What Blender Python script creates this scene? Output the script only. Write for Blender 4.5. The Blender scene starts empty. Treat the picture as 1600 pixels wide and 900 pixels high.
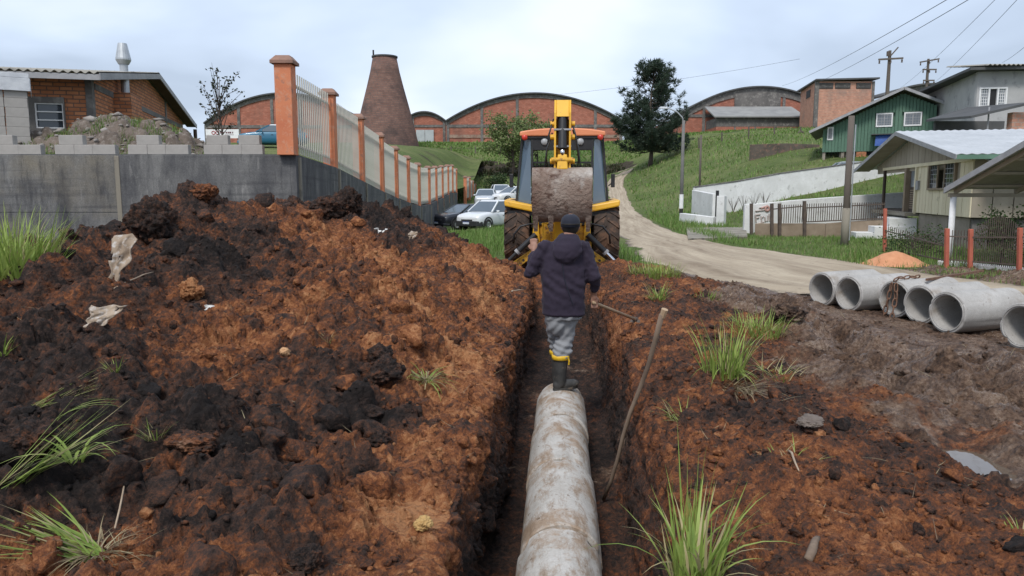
import bpy, bmesh, math, random
import numpy as np
from mathutils import Vector, Matrix
random.seed(7); RNG = np.random.default_rng(11)
R = math.radians
scene = bpy.context.scene
COL = scene.collection
# ------------------------------------------------------------------ camera
F = 1160.0; CAMH = 1.60; PITCH = math.atan(150.0 / F)
cam_d = bpy.data.cameras.new('camera'); cam = bpy.data.objects.new('camera', cam_d); COL.objects.link(cam)
cam.location = (0, 0, CAMH); cam.rotation_euler = (math.pi / 2 - PITCH, 0, 0)
cam_d.sensor_width = 36; cam_d.lens = F / 1600 * 36; cam_d.clip_start = .05; cam_d.clip_end = 3000
scene.camera = cam
# ------------------------------------------------------------------ sky, sun, exposure
world = bpy.data.worlds.new('World'); scene.world = world; world.use_nodes = True
wn, wl = world.node_tree.nodes, world.node_tree.links
wn.clear()
SUN_EL, SUN_AZ = R(52), R(200)           # high sun behind thin overcast, behind the camera to the left
w_out = wn.new('ShaderNodeOutputWorld')
sky = wn.new('ShaderNodeTexSky'); sky.sky_type = 'NISHITA'; sky.sun_disc = False
sky.sun_elevation = SUN_EL; sky.sun_rotation = SUN_AZ; sky.air_density = 1.0; sky.dust_density = 2.0
bg1 = wn.new('ShaderNodeBackground'); bg1.inputs[1].default_value = .085
wl.new(sky.outputs[0], bg1.inputs[0])
tc = wn.new('ShaderNodeTexCoord')
sep = wn.new('ShaderNodeSeparateXYZ'); wl.new(tc.outputs['Generated'], sep.inputs[0])
def wmath(op, a, b):
    n = wn.new('ShaderNodeMath'); n.operation = op
    for i, q in enumerate((a, b)):
        if isinstance(q, (int, float)): n.inputs[i].default_value = q
        elif q is not None: wl.new(q, n.inputs[i])
    return n.outputs[0]
zz = wmath('ADD', wmath('MAXIMUM', sep.outputs[2], 0.0), .16)
comb = wn.new('ShaderNodeCombineXYZ')
wl.new(wmath('DIVIDE', sep.outputs[0], zz), comb.inputs[0]); wl.new(wmath('DIVIDE', sep.outputs[1], zz), comb.inputs[1])
cn = wn.new('ShaderNodeTexNoise'); cn.inputs['Scale'].default_value = .5; cn.inputs['Detail'].default_value = 5; cn.inputs['Roughness'].default_value = .46
cn.inputs['Distortion'].default_value = .35
wl.new(comb.outputs[0], cn.inputs['Vector'])
cr = wn.new('ShaderNodeValToRGB'); wl.new(cn.outputs[0], cr.inputs[0])
cr.color_ramp.elements[0].position = .405; cr.color_ramp.elements[0].color = (.395, .465, .58, 1)
cr.color_ramp.elements[1].position = .605; cr.color_ramp.elements[1].color = (.745, .80, .87, 1)
e = cr.color_ramp.elements.new(.5); e.color = (.545, .635, .78, 1)
bg2 = wn.new('ShaderNodeBackground'); bg2.inputs[1].default_value = .82
wl.new(cr.outputs[0], bg2.inputs[0])
mx = wn.new('ShaderNodeMixShader'); mx.inputs[0].default_value = .86
wl.new(bg1.outputs[0], mx.inputs[1]); wl.new(bg2.outputs[0], mx.inputs[2]); wl.new(mx.outputs[0], w_out.inputs[0])
sun_d = bpy.data.lights.new('sun', 'SUN'); sun_d.energy = 1.5; sun_d.angle = R(14); sun_d.color = (1, .965, .92)
sun = bpy.data.objects.new('sun', sun_d); COL.objects.link(sun); sun.location = (0, -20, 40)
sdir = Vector((math.sin(SUN_AZ) * math.cos(SUN_EL), math.cos(SUN_AZ) * math.cos(SUN_EL), math.sin(SUN_EL)))
sun.rotation_euler = sdir.to_track_quat('Z', 'Y').to_euler()
vs = scene.view_settings; vs.view_transform = 'Standard'; vs.look = 'None'; vs.exposure = .80; vs.gamma = 1
# ------------------------------------------------------------------ helpers
def at(px, py, Y):
    """point of the place at distance Y ahead of the photographer, seen at photo pixel (px, py)"""
    v = (450 - py) / F; s = Y / (math.cos(PITCH) + v * math.sin(PITCH))
    return Vector(((px - 800) / F * s, Y, CAMH + (-math.sin(PITCH) + v * math.cos(PITCH)) * s))
def atz(px, py, z):
    v = (450 - py) / F; s = (z - CAMH) / (-math.sin(PITCH) + v * math.cos(PITCH))
    return Vector(((px - 800) / F * s, (math.cos(PITCH) + v * math.sin(PITCH)) * s, z))
def link(o, parent=None):
    COL.objects.link(o)
    if parent is not None: o.parent = parent
    return o
def tag(o, label=None, cat=None, group=None, kind=None):
    if label: o['label'] = label
    if cat: o['category'] = cat
    if group: o['group'] = group
    if kind: o['kind'] = kind
    return o
def thing(name, label, cat, loc=(0, 0, 0), rz=0, group=None):
    o = bpy.data.objects.new(name, None); o.empty_display_size = .2
    COL.objects.link(o); o.location = loc; o.rotation_euler = (0, 0, rz)
    return tag(o, label, cat, group)
def copy_tree(o, parent=None):
    c = o.copy(); COL.objects.link(c); c.parent = parent
    for ch in list(o.children): copy_tree(ch, c)
    return c
def np_mesh(name, V, Fq, smooth=False):
    """mesh from numpy arrays: V (n,3), Fq (m,k)"""
    V = np.ascontiguousarray(V, dtype=np.float32); Fq = np.ascontiguousarray(Fq, dtype=np.int32)
    me = bpy.data.meshes.new(name); k = Fq.shape[1]
    me.vertices.add(len(V)); me.vertices.foreach_set('co', V.ravel())
    me.loops.add(Fq.size); me.loops.foreach_set('vertex_index', Fq.ravel())
    me.polygons.add(len(Fq)); me.polygons.foreach_set('loop_start', np.arange(0, Fq.size, k, dtype=np.int32))
    me.update(calc_edges=True)
    if smooth: me.polygons.foreach_set('use_smooth', np.ones(len(Fq), dtype=bool))
    return me
def set_attr(me, name, arr):
    a = me.attributes.new(name, 'FLOAT_COLOR', 'POINT')
    a.data.foreach_set('color', np.ascontiguousarray(arr, dtype=np.float32).ravel())
class MB:
    def __init__(s): s.v = []; s.f = []
    def add(s, vs, fs):
        n = len(s.v); s.v += [tuple(p) for p in vs]; s.f += [tuple(i + n for i in f) for f in fs]; return s
    def box(s, x0, x1, y0, y1, z0, z1):
        return s.add([(x0,y0,z0),(x1,y0,z0),(x1,y1,z0),(x0,y1,z0),(x0,y0,z1),(x1,y0,z1),(x1,y1,z1),(x0,y1,z1)],
                     [(0,3,2,1),(4,5,6,7),(0,1,5,4),(1,2,6,5),(2,3,7,6),(3,0,4,7)])
    def hexa(s, p):   # 8 points ordered like box
        return s.add(p, [(0,3,2,1),(4,5,6,7),(0,1,5,4),(1,2,6,5),(2,3,7,6),(3,0,4,7)])
    def bar(s, p0, p1, w, h, up=(0, 0, 1)):
        p0, p1 = Vector(p0), Vector(p1); d = (p1 - p0).normalized(); u = Vector(up)
        if abs(d.dot(u)) > .98: u = Vector((0, 1, 0))
        r = d.cross(u).normalized() * w / 2; q = r.cross(d).normalized() * h / 2
        return s.hexa([p0 - r - q, p0 + r - q, p1 + r - q, p1 - r - q, p0 - r + q, p0 + r + q, p1 + r + q, p1 - r + q])
    def cyl(s, p0, p1, r0, r1=None, n=12, caps=True):
        return s.tube([p0, p1], [r0, r0 if r1 is None else r1], n, caps)
    def tube(s, path, rad, n=8, caps=True):
        path = [Vector(p) for p in path]
        if isinstance(rad, (int, float)): rad = [rad] * len(path)
        vs, fs = [], []; ref = None
        for i, p in enumerate(path):
            d = (path[min(i + 1, len(path) - 1)] - path[max(i - 1, 0)]).normalized()
            if ref is None or abs(d.dot(ref)) > .97: ref = Vector((0, 0, 1)) if abs(d.z) < .9 else Vector((1, 0, 0))
            a = d.cross(ref).normalized(); b = a.cross(d).normalized(); ref = b
            for k in range(n):
                t = 2 * math.pi * k / n; vs.append(p + (a * math.cos(t) + b * math.sin(t)) * rad[i])
        for i in range(len(path) - 1):
            for k in range(n):
                q = (k + 1) % n; fs.append((i*n+k, i*n+q, (i+1)*n+q, (i+1)*n+k))
        if caps: fs.append(tuple(range(n))[::-1]); fs.append(tuple(range((len(path)-1)*n, len(path)*n)))
        return s.add(vs, fs)
    def prism(s, poly, axis, a, b):
        """extrude a 2D polygon along axis 'x','y' or 'z' from a to b"""
        def P(q, t):
            return {'x': (t, q[0], q[1]), 'y': (q[0], t, q[1]), 'z': (q[0], q[1], t)}[axis]
        n = len(poly)
        return s.add([P(q, a) for q in poly] + [P(q, b) for q in poly],
                     [tuple(range(n)), tuple(range(n, 2*n))[::-1]] + [(i, i+n, (i+1) % n + n, (i+1) % n) for i in range(n)])
    def lathe(s, prof, n=16, center=(0, 0, 0), axis='z'):
        vs, fs = [], []
        for r, h in prof:
            for k in range(n):
                t = 2*math.pi*k/n; x, y = r*math.cos(t), r*math.sin(t)
                p = {'z': (x, y, h), 'x': (h, x, y), 'y': (x, h, y)}[axis]
                vs.append((p[0]+center[0], p[1]+center[1], p[2]+center[2]))
        for i in range(len(prof)-1):
            for k in range(n):
                q = (k+1) % n; fs.append((i*n+k, i*n+q, (i+1)*n+q, (i+1)*n+k))
        return s.add(vs, fs)
    def xf(s, M):
        s.v = [tuple(M @ Vector(p)) for p in s.v]; return s
    def mesh(s, name, m, smooth=False):
        me = bpy.data.meshes.new(name); me.from_pydata(s.v, [], s.f)
        bm = bmesh.new(); bm.from_mesh(me); bmesh.ops.recalc_face_normals(bm, faces=bm.faces); bm.to_mesh(me); bm.free()
        if smooth: me.polygons.foreach_set('use_smooth', [True] * len(me.polygons))
        me.materials.append(m); return me
    def build(s, name, m, parent=None, bevel=0, smooth=False, seg=2, sub=0):
        o = bpy.data.objects.new(name, s.mesh(name, m, smooth)); link(o, parent)
        if bevel:
            b = o.modifiers.new('bevel', 'BEVEL'); b.width = bevel; b.segments = seg; b.limit_method = 'ANGLE'; b.angle_limit = R(35)
        if sub:
            u = o.modifiers.new('sub', 'SUBSURF'); u.levels = sub; u.render_levels = sub
        return o
def B(*a): return MB().box(*a)
# ------------------------------------------------------------------ noise in numpy
def _hash(ix, iy, iz, seed):
    h = (ix.astype(np.uint32) * np.uint32(374761393)) ^ (iy.astype(np.uint32) * np.uint32(668265263)) ^ (iz.astype(np.uint32) * np.uint32(2147483647)) ^ np.uint32(seed * 1274126177 & 0xffffffff)
    h = (h ^ (h >> np.uint32(13))) * np.uint32(1274126177); h = h ^ (h >> np.uint32(16)); h = h * np.uint32(2246822519); return h ^ (h >> np.uint32(15))
def vnoise(x, y, z=None, seed=0):
    """smooth value noise, about -1..1"""
    if z is None: z = np.zeros_like(x)
    fx, fy, fz = np.floor(x), np.floor(y), np.floor(z)
    ix, iy, iz = fx.astype(np.int64), fy.astype(np.int64), fz.astype(np.int64)
    tx, ty, tz = x - fx, y - fy, z - fz
    sx, sy, sz = [t*t*t*(t*(t*6-15)+10) for t in (tx, ty, tz)]
    def g(a, b, c): return _hash(ix+a, iy+b, iz+c, seed).astype(np.float64) / 2147483648.0 - 1
    x00 = g(0,0,0)*(1-sx)+g(1,0,0)*sx; x10 = g(0,1,0)*(1-sx)+g(1,1,0)*sx
    x01 = g(0,0,1)*(1-sx)+g(1,0,1)*sx; x11 = g(0,1,1)*(1-sx)+g(1,1,1)*sx
    return (x00*(1-sy)+x10*sy)*(1-sz)+(x01*(1-sy)+x11*sy)*sz
def fbm(x, y, z=None, oct=4, gain=.5, seed=0):
    s = 0; a = 1; n = 0
    for o in range(oct):
        k = 2.03**o; s = s + a*vnoise(x*k, y*k, None if z is None else z*k, seed+o*7); n += a; a *= gain
    return s/n
def worley(x, y, seed=0, jit=.9):
    """2D cells: F1, F2, random value of the nearest cell"""
    ix, iy = np.floor(x).astype(np.int64), np.floor(y).astype(np.int64)
    f1 = np.full(x.shape, 9.); f2 = np.full(x.shape, 9.); rid = np.zeros(x.shape)
    zero = np.zeros_like(ix)
    for a in (-1, 0, 1):
        for b in (-1, 0, 1):
            h = _hash(ix+a, iy+b, zero, seed); h2 = _hash(ix+a, iy+b, zero+1, seed)
            px = ix+a+.5+jit*(h.astype(np.float64)/4294967296.-.5); py = iy+b+.5+jit*(h2.astype(np.float64)/4294967296.-.5)
            d = np.hypot(x-px, y-py); r = _hash(ix+a, iy+b, zero+2, seed).astype(np.float64)/4294967296.
            near = d < f1; f2 = np.where(near, f1, np.minimum(f2, d)); rid = np.where(near, r, rid); f1 = np.where(near, d, f1)
    return f1, f2, rid
def sstep(a, b, x):
    t = np.clip((np.asarray(x, float)-a)/(b-a), 0, 1); return t*t*(3-2*t)
def table(xs, ys, T, x, y):
    """smooth 2D interpolation of a table T[len(ys)][len(xs)]"""
    T = np.asarray(T, float); xs = np.asarray(xs, float); ys = np.asarray(ys, float)
    def ax(v, g):
        v = np.clip(v, g[0], g[-1]); i = np.clip(np.searchsorted(g, v)-1, 0, len(g)-2); t = (v-g[i])/(g[i+1]-g[i]); return i, t
    def cr(p0, p1, p2, p3, t):  # monotone-ish Catmull-Rom
        return p1+.5*t*(p2-p0+t*(2*p0-5*p1+4*p2-p3+t*(3*(p1-p2)+p3-p0)))
    i, t = ax(np.asarray(x, float), xs); j, u = ax(np.asarray(y, float), ys)
    rows = []
    for dj in (-1, 0, 1, 2):
        jj = np.clip(j+dj, 0, len(ys)-1)
        rows.append(cr(*[T[jj, np.clip(i+di, 0, len(xs)-1)] for di in (-1, 0, 1, 2)], t))
    return cr(*rows, u)
# ------------------------------------------------------------------ materials
class NT:
    def __init__(s, name):
        s.m = bpy.data.materials.new(name); s.m.use_nodes = True; s.t = s.m.node_tree; s.n = s.t.nodes; s.l = s.t.links
        s.p = s.n['Principled BSDF']; s.p.inputs['Roughness'].default_value = .85
        s._tc = None
    def new(s, kind, **kw):
        n = s.n.new(kind)
        for k, v in kw.items(): setattr(n, k, v)
        return n
    def set(s, sock, v):
        if hasattr(v, 'is_output') or isinstance(v, bpy.types.NodeSocket): s.l.new(v, sock)
        elif isinstance(v, (tuple, list)) and len(v) == 3 and sock.type == 'RGBA': sock.default_value = (*v, 1)
        else: sock.default_value = v
    def co(s, which='Object', scale=None):
        if s._tc is None: s._tc = s.new('ShaderNodeTexCoord')
        o = s._tc.outputs[which]
        if scale is not None:
            mp = s.new('ShaderNodeMapping'); s.l.new(o, mp.inputs[0]); mp.inputs['Scale'].default_value = scale; o = mp.outputs[0]
        return o
    def noise(s, scale, detail=4, rough=.55, vec=None, dist=0):
        n = s.new('ShaderNodeTexNoise'); n.inputs['Scale'].default_value = scale; n.inputs['Detail'].default_value = detail
        n.inputs['Roughness'].default_value = rough; n.inputs['Distortion'].default_value = dist
        s.l.new(vec if vec is not None else s.co(), n.inputs['Vector']); return n.outputs[0]
    def voro(s, scale, feature='F1', out='Distance', vec=None):
        n = s.new('ShaderNodeTexVoronoi', feature=feature); n.inputs['Scale'].default_value = scale
        s.l.new(vec if vec is not None else s.co(), n.inputs['Vector']); return n.outputs[out]
    def ramp(s, fac, a, b, c0=(0, 0, 0), c1=(1, 1, 1)):
        r = s.new('ShaderNodeValToRGB'); r.color_ramp.elements[0].position = a; r.color_ramp.elements[1].position = b
        r.color_ramp.elements[0].color = (*c0, 1); r.color_ramp.elements[1].color = (*c1, 1); s.l.new(fac, r.inputs[0]); return r.outputs[0]
    def mix(s, fac, a, b, mode='MIX'):
        n = s.new('ShaderNodeMix', data_type='RGBA', blend_type=mode); s.set(n.inputs[0], fac); s.set(n.inputs[6], a); s.set(n.inputs[7], b); return n.outputs[2]
    def math(s, op, a, b=0.0):
        n = s.new('ShaderNodeMath', operation=op); s.set(n.inputs[0], a); s.set(n.inputs[1], b); return n.outputs[0]
    def attr(s, name):
        n = s.new('ShaderNodeAttribute'); n.attribute_name = name; return n
    def bump(s, h, strength=.4, dist=.02):
        n = s.new('ShaderNodeBump'); n.inputs['Strength'].default_value = strength; n.inputs['Distance'].default_value = dist
        s.l.new(h, n.inputs['Height']); s.l.new(n.outputs[0], s.p.inputs['Normal'])
    def out(s, col=None, rough=None, metal=None, spec=None):
        if col is not None: s.set(s.p.inputs['Base Color'], col)
        if rough is not None: s.set(s.p.inputs['Roughness'], rough)
        if metal is not None: s.set(s.p.inputs['Metallic'], metal)
        if spec is not None: s.set(s.p.inputs['Specular IOR Level'], spec)
        return s.m
def surf(name, c1, c2, scale=3., rough=.85, bump=.25, bscale=60., bdist=.01, metal=0, spec=.4, c3=None, streak=False, dirt=None, dirtlo=.55, dirtscale=4.):
    """weathered surface: two-tone large noise, fine grain, optional vertical streaks and dirt patches"""
    t = NT(name); vec = t.co()
    if streak: vec = t.co('Object', (1, 1, .12))
    f = t.ramp(t.noise(scale, 5, .6, vec), .3, .7); col = t.mix(f, c1, c2)
    if c3: col = t.mix(t.ramp(t.noise(scale*3.7, 4, .65), .52, .68), col, c3)
    if dirt: col = t.mix(t.ramp(t.noise(dirtscale, 6, .65), dirtlo, dirtlo+.14), col, dirt)
    g = t.noise(bscale, 4, .6); col = t.mix(.35, col, t.mix(g, (.35, .35, .35), (.65, .65, .65)), 'OVERLAY')
    if bump: t.bump(g, bump, bdist)
    return t.out(col, rough, metal, spec)
def brick_mat(name, ca, cb, mortar, bw, bh, ms=.015, stain=(.10, .09, .085), stainlo=.55, sscale=.5):
    t = NT(name); sp = t.new('ShaderNodeSeparateXYZ'); t.l.new(t.co(), sp.inputs[0])
    cb_ = t.new('ShaderNodeCombineXYZ'); t.l.new(t.math('ADD', sp.outputs[0], sp.outputs[1]), cb_.inputs[0]); t.l.new(sp.outputs[2], cb_.inputs[1])
    b = t.new('ShaderNodeTexBrick'); t.l.new(cb_.outputs[0], b.inputs[0])
    b.inputs['Scale'].default_value = 1; b.inputs['Brick Width'].default_value = bw; b.inputs['Row Height'].default_value = bh
    b.inputs['Mortar Size'].default_value = ms; b.inputs['Mortar Smooth'].default_value = .2; b.inputs['Bias'].default_value = 0
    b.inputs['Color1'].default_value = (*ca, 1); b.inputs['Color2'].default_value = (*cb, 1); b.inputs['Mortar'].default_value = (*mortar, 1)
    col = t.mix(t.ramp(t.noise(sscale, 6, .65), stainlo, stainlo+.2), b.outputs[0], stain)
    col = t.mix(.45, col, t.ramp(t.noise(sscale*5, 4, .6), .25, .75, (.3, .3, .3), (.7, .7, .7)), 'OVERLAY')
    t.bump(t.math('SUBTRACT', t.math('MULTIPLY', t.noise(40, 3), .4), b.outputs['Fac']), .6, .012)
    return t.out(col, .9, 0, .25)
# ================================================================== THE GROUND
TH = math.atan(.0647); CT, ST = math.cos(TH), math.sin(TH)
def tw(a, c): return a*ST + c*CT, a*CT - c*ST          # trench frame (along, across) -> world x, y
def wt(x, y): return x*ST + y*CT, x*CT - y*ST
GX = [-200, -80, -40, -20, -8, -2.5, 4, 8, 12, 16, 22, 35, 60, 120, 250]
GY = [-30, 16, 25, 30, 36, 43, 50, 60, 70, 80, 93, 100, 115, 125, 160, 500]
GT = [[0]*15,
 [0, 0, 0, 0, 0, -.05, 0, 0, .05, .1, .25, .8, 1.5, 2, 2],
 [0, 0, 0, 0, -.1, -.2, 0, 0, .05, .1, .4, 1.2, 2.4, 3, 3],
 [0, 0, 0, 0, -.2, -.3, 0, 0, .0, .1, .6, 1.8, 3, 4, 4],
 [0, 0, 0, 0, -.3, -.42, .05, .1, .2, .75, 1.5, 2.9, 4.4, 5, 5],
 [0, 0, 0, 0, -.4, -.53, .15, .22, .45, 1.25, 2.2, 3.9, 5.5, 6, 6],
 [.5, .5, .5, .2, -.3, -.4, .3, .4, 1.0, 2.3, 3.7, 5.0, 6.4, 7, 7],
 [1.5, 1.5, 1.2, .6, .0, .1, .7, .85, 1.6, 3.2, 4.8, 6.2, 7.2, 8, 8],
 [3, 3, 2.5, 1.2, .7, .75, 1.4, 1.6, 2.3, 3.9, 5.8, 7.2, 8.2, 9, 9],
 [5, 5, 4, 2.5, 2.0, 2.0, 2.1, 2.3, 2.9, 4.6, 6.8, 8.2, 9.2, 10, 10],
 [7, 7, 6, 4.2, 3.6, 3.5, 3.5, 3.6, 3.8, 5.2, 8.0, 9.2, 9.9, 10, 10],
 [8, 8, 7.4, 6.2, 5.6, 5.5, 5.5, 5.5, 5.3, 6.2, 8.8, 9.8, 10.2, 10.5, 10.5],
 [9, 9, 9, 9, 9, 9, 9, 9, 9, 9.2, 9.9, 10.4, 10.6, 11, 11],
 [9.2]*15, [9.4]*15, [9.4]*15]
def G(x, y): return table(GX, GY, GT, x, y)
def g1(x, y): return float(G(np.array([x]), np.array([y]))[0])
ROADL = np.array([(9, -30), (9, 0), (8.8, 6), (7.4, 9), (4.9, 11.3), (3.2, 13.3), (3.05, 17), (3.6, 23), (4.4, 31), (5.6, 42), (6.9, 52), (9.9, 78), (11.6, 88), (13.0, 93)], float)
ROADR = np.array([(15, -30), (15, 0), (13, 6), (11, 9), (9.6, 11), (8.6, 13.2), (7.9, 17), (6.6, 23), (6.6, 31), (7.5, 42), (8.5, 52), (11.6, 78), (13.8, 87.5), (15.5, 92.5)], float)
def road_x(y):
    return np.interp(y, ROADL[:, 1], ROADL[:, 0]), np.interp(y, ROADR[:, 1], ROADR[:, 0])
def inroad(x, y, m=0):
    l, r = road_x(np.minimum(y, 86)); return sstep(l-.5-m, l+.5-m, x)*(1-sstep(r-.4+m, r+.4+m, x))*(y < 86)
# ---- materials of the ground
def multi_ramp(t, fac, stops):
    r = t.new('ShaderNodeValToRGB'); el = r.color_ramp.elements; el[0].position, el[0].color = stops[0][0], (*stops[0][1], 1); el[1].position, el[1].color = stops[-1][0], (*stops[-1][1], 1)
    for p, c in stops[1:-1]: e_ = el.new(p); e_.color = (*c, 1)
    t.l.new(fac, r.inputs[0]); return r.outputs[0]
def soil_material(name='soil'):
    """freshly dug soil: black topsoil, brown and orange subsoil, grey-brown mud, mixed crumb by crumb"""
    t = NT(name); z = t.attr('zone'); sp = t.new('ShaderNodeSeparateColor'); t.l.new(z.outputs['Color'], sp.inputs[0])
    dark, mud = sp.outputs[0], sp.outputs[1]
    n1 = t.noise(1.7, 5, .6); n2 = t.noise(8, 6, .68); n3 = t.noise(34, 5, .7); n4 = t.noise(130, 4, .7); v1 = t.new('ShaderNodeSeparateColor'); t.l.new(t.voro(26, out='Color'), v1.inputs[0])
    c_ = lambda n, k: t.math('MULTIPLY', t.math('SUBTRACT', n, .5), k)
    grain = t.math('ADD', t.math('ADD', c_(n2, 1.0), c_(n3, 1.0)), t.math('ADD', c_(n4, .75), c_(v1.outputs[0], .22)))
    tone = t.math('ADD', t.math('SUBTRACT', .735, t.math('MULTIPLY', dark, .60)), grain)
    col = multi_ramp(t, tone, [(.0, (.014, .010, .009)), (.22, (.040, .025, .020)), (.42, (.090, .042, .026)), (.58, (.172, .060, .025)), (.76, (.285, .108, .041)), (1.0, (.43, .205, .092))])
    mtone = t.math('ADD', t.math('ADD', .53, c_(n1, 1.25)), grain)
    mdc = multi_ramp(t, mtone, [(.05, (.020, .014, .011)), (.32, (.066, .037, .023)), (.55, (.135, .080, .050)), (.78, (.215, .145, .100)), (1, (.32, .245, .185))])
    mf = t.math('ADD', mud, t.math('ADD', c_(n2, .9), c_(n1, .7)))
    col = t.mix(t.ramp(mf, .36, .64), col, mdc)
    wet = t.math('MULTIPLY', t.ramp(mf, .45, .7), t.ramp(n1, .40, .54))
    rough = t.math('SUBTRACT', .92, t.math('MULTIPLY', wet, .70))
    h = t.math('ADD', t.math('MULTIPLY', n3, 1.0), t.math('MULTIPLY', n4, .45)); h = t.math('SUBTRACT', h, t.math('MULTIPLY', t.voro(30), .7))
    t.bump(h, 1.0, .028)
    return t.out(col, rough, 0, t.math('ADD', .3, t.math('MULTIPLY', wet, .25)))
M_SOIL = soil_material()
def grass_ground():
    t = NT('turf'); z = t.attr('zone'); sp = t.new('ShaderNodeSeparateColor'); t.l.new(z.outputs['Color'], sp.inputs[0])
    n1 = t.noise(.22, 6, .65); n2 = t.noise(2.5, 6, .7); n3 = t.noise(14, 4, .7)
    c = t.mix(t.ramp(n2, .3, .7), (.066, .094, .030), (.145, .188, .062))
    c = t.mix(t.ramp(n1, .45, .7), c, (.185, .200, .082))
    c = t.mix(t.math('MULTIPLY', t.ramp(n3, .55, .75), .45), c, (.17, .16, .07))
    e_ = t.mix(t.ramp(n2, .3, .7), (.028, .024, .018), (.085, .068, .05))
    e_ = t.mix(t.math('MULTIPLY', t.ramp(n3, .5, .7), .5), e_, (.05, .062, .022))
    f = t.math('ADD', sp.outputs[0], t.math('MULTIPLY', t.math('SUBTRACT', n2, .5), .9))
    c = t.mix(t.ramp(f, .42, .6), c, e_)
    t.bump(t.math('ADD', n2, n3), .9, .12)
    return t.out(c, .95, 0, .15)
M_TURF = grass_ground()
def road_material():
    t = NT('packed_dirt'); z = t.attr('zone'); sp = t.new('ShaderNodeSeparateColor'); t.l.new(z.outputs['Color'], sp.inputs[0])
    uu = t.new('ShaderNodeCombineXYZ'); t.l.new(sp.outputs[1], uu.inputs[0]); t.l.new(sp.outputs[2], uu.inputs[1])
    mp = t.new('ShaderNodeMapping'); t.l.new(uu.outputs[0], mp.inputs[0]); mp.inputs['Scale'].default_value = (9, 14, 1)
    st = t.noise(1.0, 5, .6, mp.outputs[0], .3); n1 = t.noise(.6, 5, .6); n2 = t.noise(5, 6, .7); n3 = t.noise(50, 3, .7)
    c = t.mix(t.ramp(st, .35, .66), (.25, .195, .138), (.47, .395, .295))
    c = t.mix(t.ramp(n1, .5, .7), c, (.37, .305, .225))
    c = t.mix(t.math('MULTIPLY', t.ramp(n2, .55, .72), .6), c, (.16, .13, .10))
    f = t.math('ADD', sp.outputs[0], t.math('MULTIPLY', t.math('SUBTRACT', n2, .5), .9))
    c = t.mix(t.ramp(f, .45, .62), c, (.105, .085, .068))
    c = t.mix(.35, c, t.ramp(n3, .3, .7, (.35, .35, .35), (.65, .65, .65)), 'OVERLAY')
    t.bump(t.math('ADD', n3, t.math('MULTIPLY', n2, 1.5)), .5, .03)
    return t.out(c, .9, 0, .25)
M_ROAD = road_material()
# ---- far ground sheet
def arange_parts(*ps):
    out = []
    for a, b, s in ps: out.append(np.arange(a, b, s))
    return np.concatenate(out + [np.array([ps[-1][1]])])
xs = np.concatenate([-np.geomspace(12.5, 600, 26)[::-1], np.arange(-12, 40, .5), np.geomspace(40, 600, 24)])
ys = arange_parts((-60, -4, 4), (-4, 60, .5), (60, 130, .8), (130, 200, 6), (200, 900, 50))
XX, YY = np.meshgrid(xs, ys); ZZ = G(XX, YY)
far = sstep(20, 60, YY); ZZ = ZZ + fbm(XX*.35, YY*.35, oct=4, seed=3)*(.03+.13*far)*(1-inroad(XX, YY))
bankm = sstep(93.5, 95, YY+fbm(XX*.3, YY*.3, seed=5)*1.5)*(1-sstep(98.5, 100, YY+fbm(XX*.3, YY*.3, seed=6)*1.5))*(1-sstep(13, 17, XX))
ZZ = ZZ + bankm*fbm(XX*.9, YY*.9, seed=8)*.5
nx, ny = len(xs), len(ys)
I = np.arange(nx*ny).reshape(ny, nx)
Q = np.stack([I[:-1, :-1], I[:-1, 1:], I[1:, 1:], I[1:, :-1]], -1)
cx = (xs[:-1]+xs[1:])[None, :]/2+0*ys[:-1, None]; cy = (ys[:-1]+ys[1:])[:, None]/2+0*cx
ca, cc = wt(cx, cy); keep = ~((ca > -2.2) & (ca < 16.0) & (cc > -8.4) & (cc < 9.0))
me = np_mesh('ground', np.stack([XX, YY, ZZ], -1).reshape(-1, 3), Q[keep], True); me.materials.append(M_TURF)
zone = np.zeros((ny, nx, 4)); zone[..., 3] = 1; zone[..., 0] = np.clip(bankm*1.0 + .9*(1-sstep(14, 17.5, YY))*(XX > -30) * (XX < 9) + .42*sstep(.05, .35, fbm(XX*.16, YY*.16, oct=4, seed=9))*sstep(20, 30, YY), 0, 1)
set_attr(me, 'zone', zone.reshape(-1, 4))
tag(link(bpy.data.objects.new('ground', me)), kind='structure')
# ---- road
yr = arange_parts((-30, 8, 1.0), (8, 40, .25), (40, 86, .6)); 
tt = np.linspace(0, 1, 33)
L_i = np.stack([np.interp(np.linspace(0, 1, 400), np.linspace(0, 1, len(ROADL)), ROADL[:, k]) for k in (0, 1)], -1)
s_ctrl = np.concatenate([np.arange(len(ROADL)-1)[:, None]+np.linspace(0, 1, 30)[None, :-1]], 1).ravel(); s_ctrl = np.append(s_ctrl, len(ROADL)-1)
def crv(P, s):
    i = np.clip(s.astype(int), 0, len(P)-2); t = (s-i)[:, None]; g = lambda k: P[np.clip(i+k, 0, len(P)-1)]
    p0, p1, p2, p3 = g(-1), g(0), g(1), g(2); return p1+.5*t*(p2-p0+t*(2*p0-5*p1+4*p2-p3+t*(3*(p1-p2)+p3-p0)))
EL, ER = crv(ROADL, s_ctrl), crv(ROADR, s_ctrl)
lw = fbm(EL[:, 1]*.8, EL[:, 0]*0, oct=4, seed=21)*.35; rw_ = fbm(ER[:, 1]*.9, ER[:, 0]*0+5, oct=4, seed=22)*.22
fadew = np.clip(1.2-EL[:, 1]/80, .3, 1); EL[:, 0] += lw*fadew; ER[:, 0] += rw_*fadew
PX = EL[:, None, 0]*(1-tt)+ER[:, None, 0]*tt; PY = EL[:, None, 1]*(1-tt)+ER[:, None, 1]*tt
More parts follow.
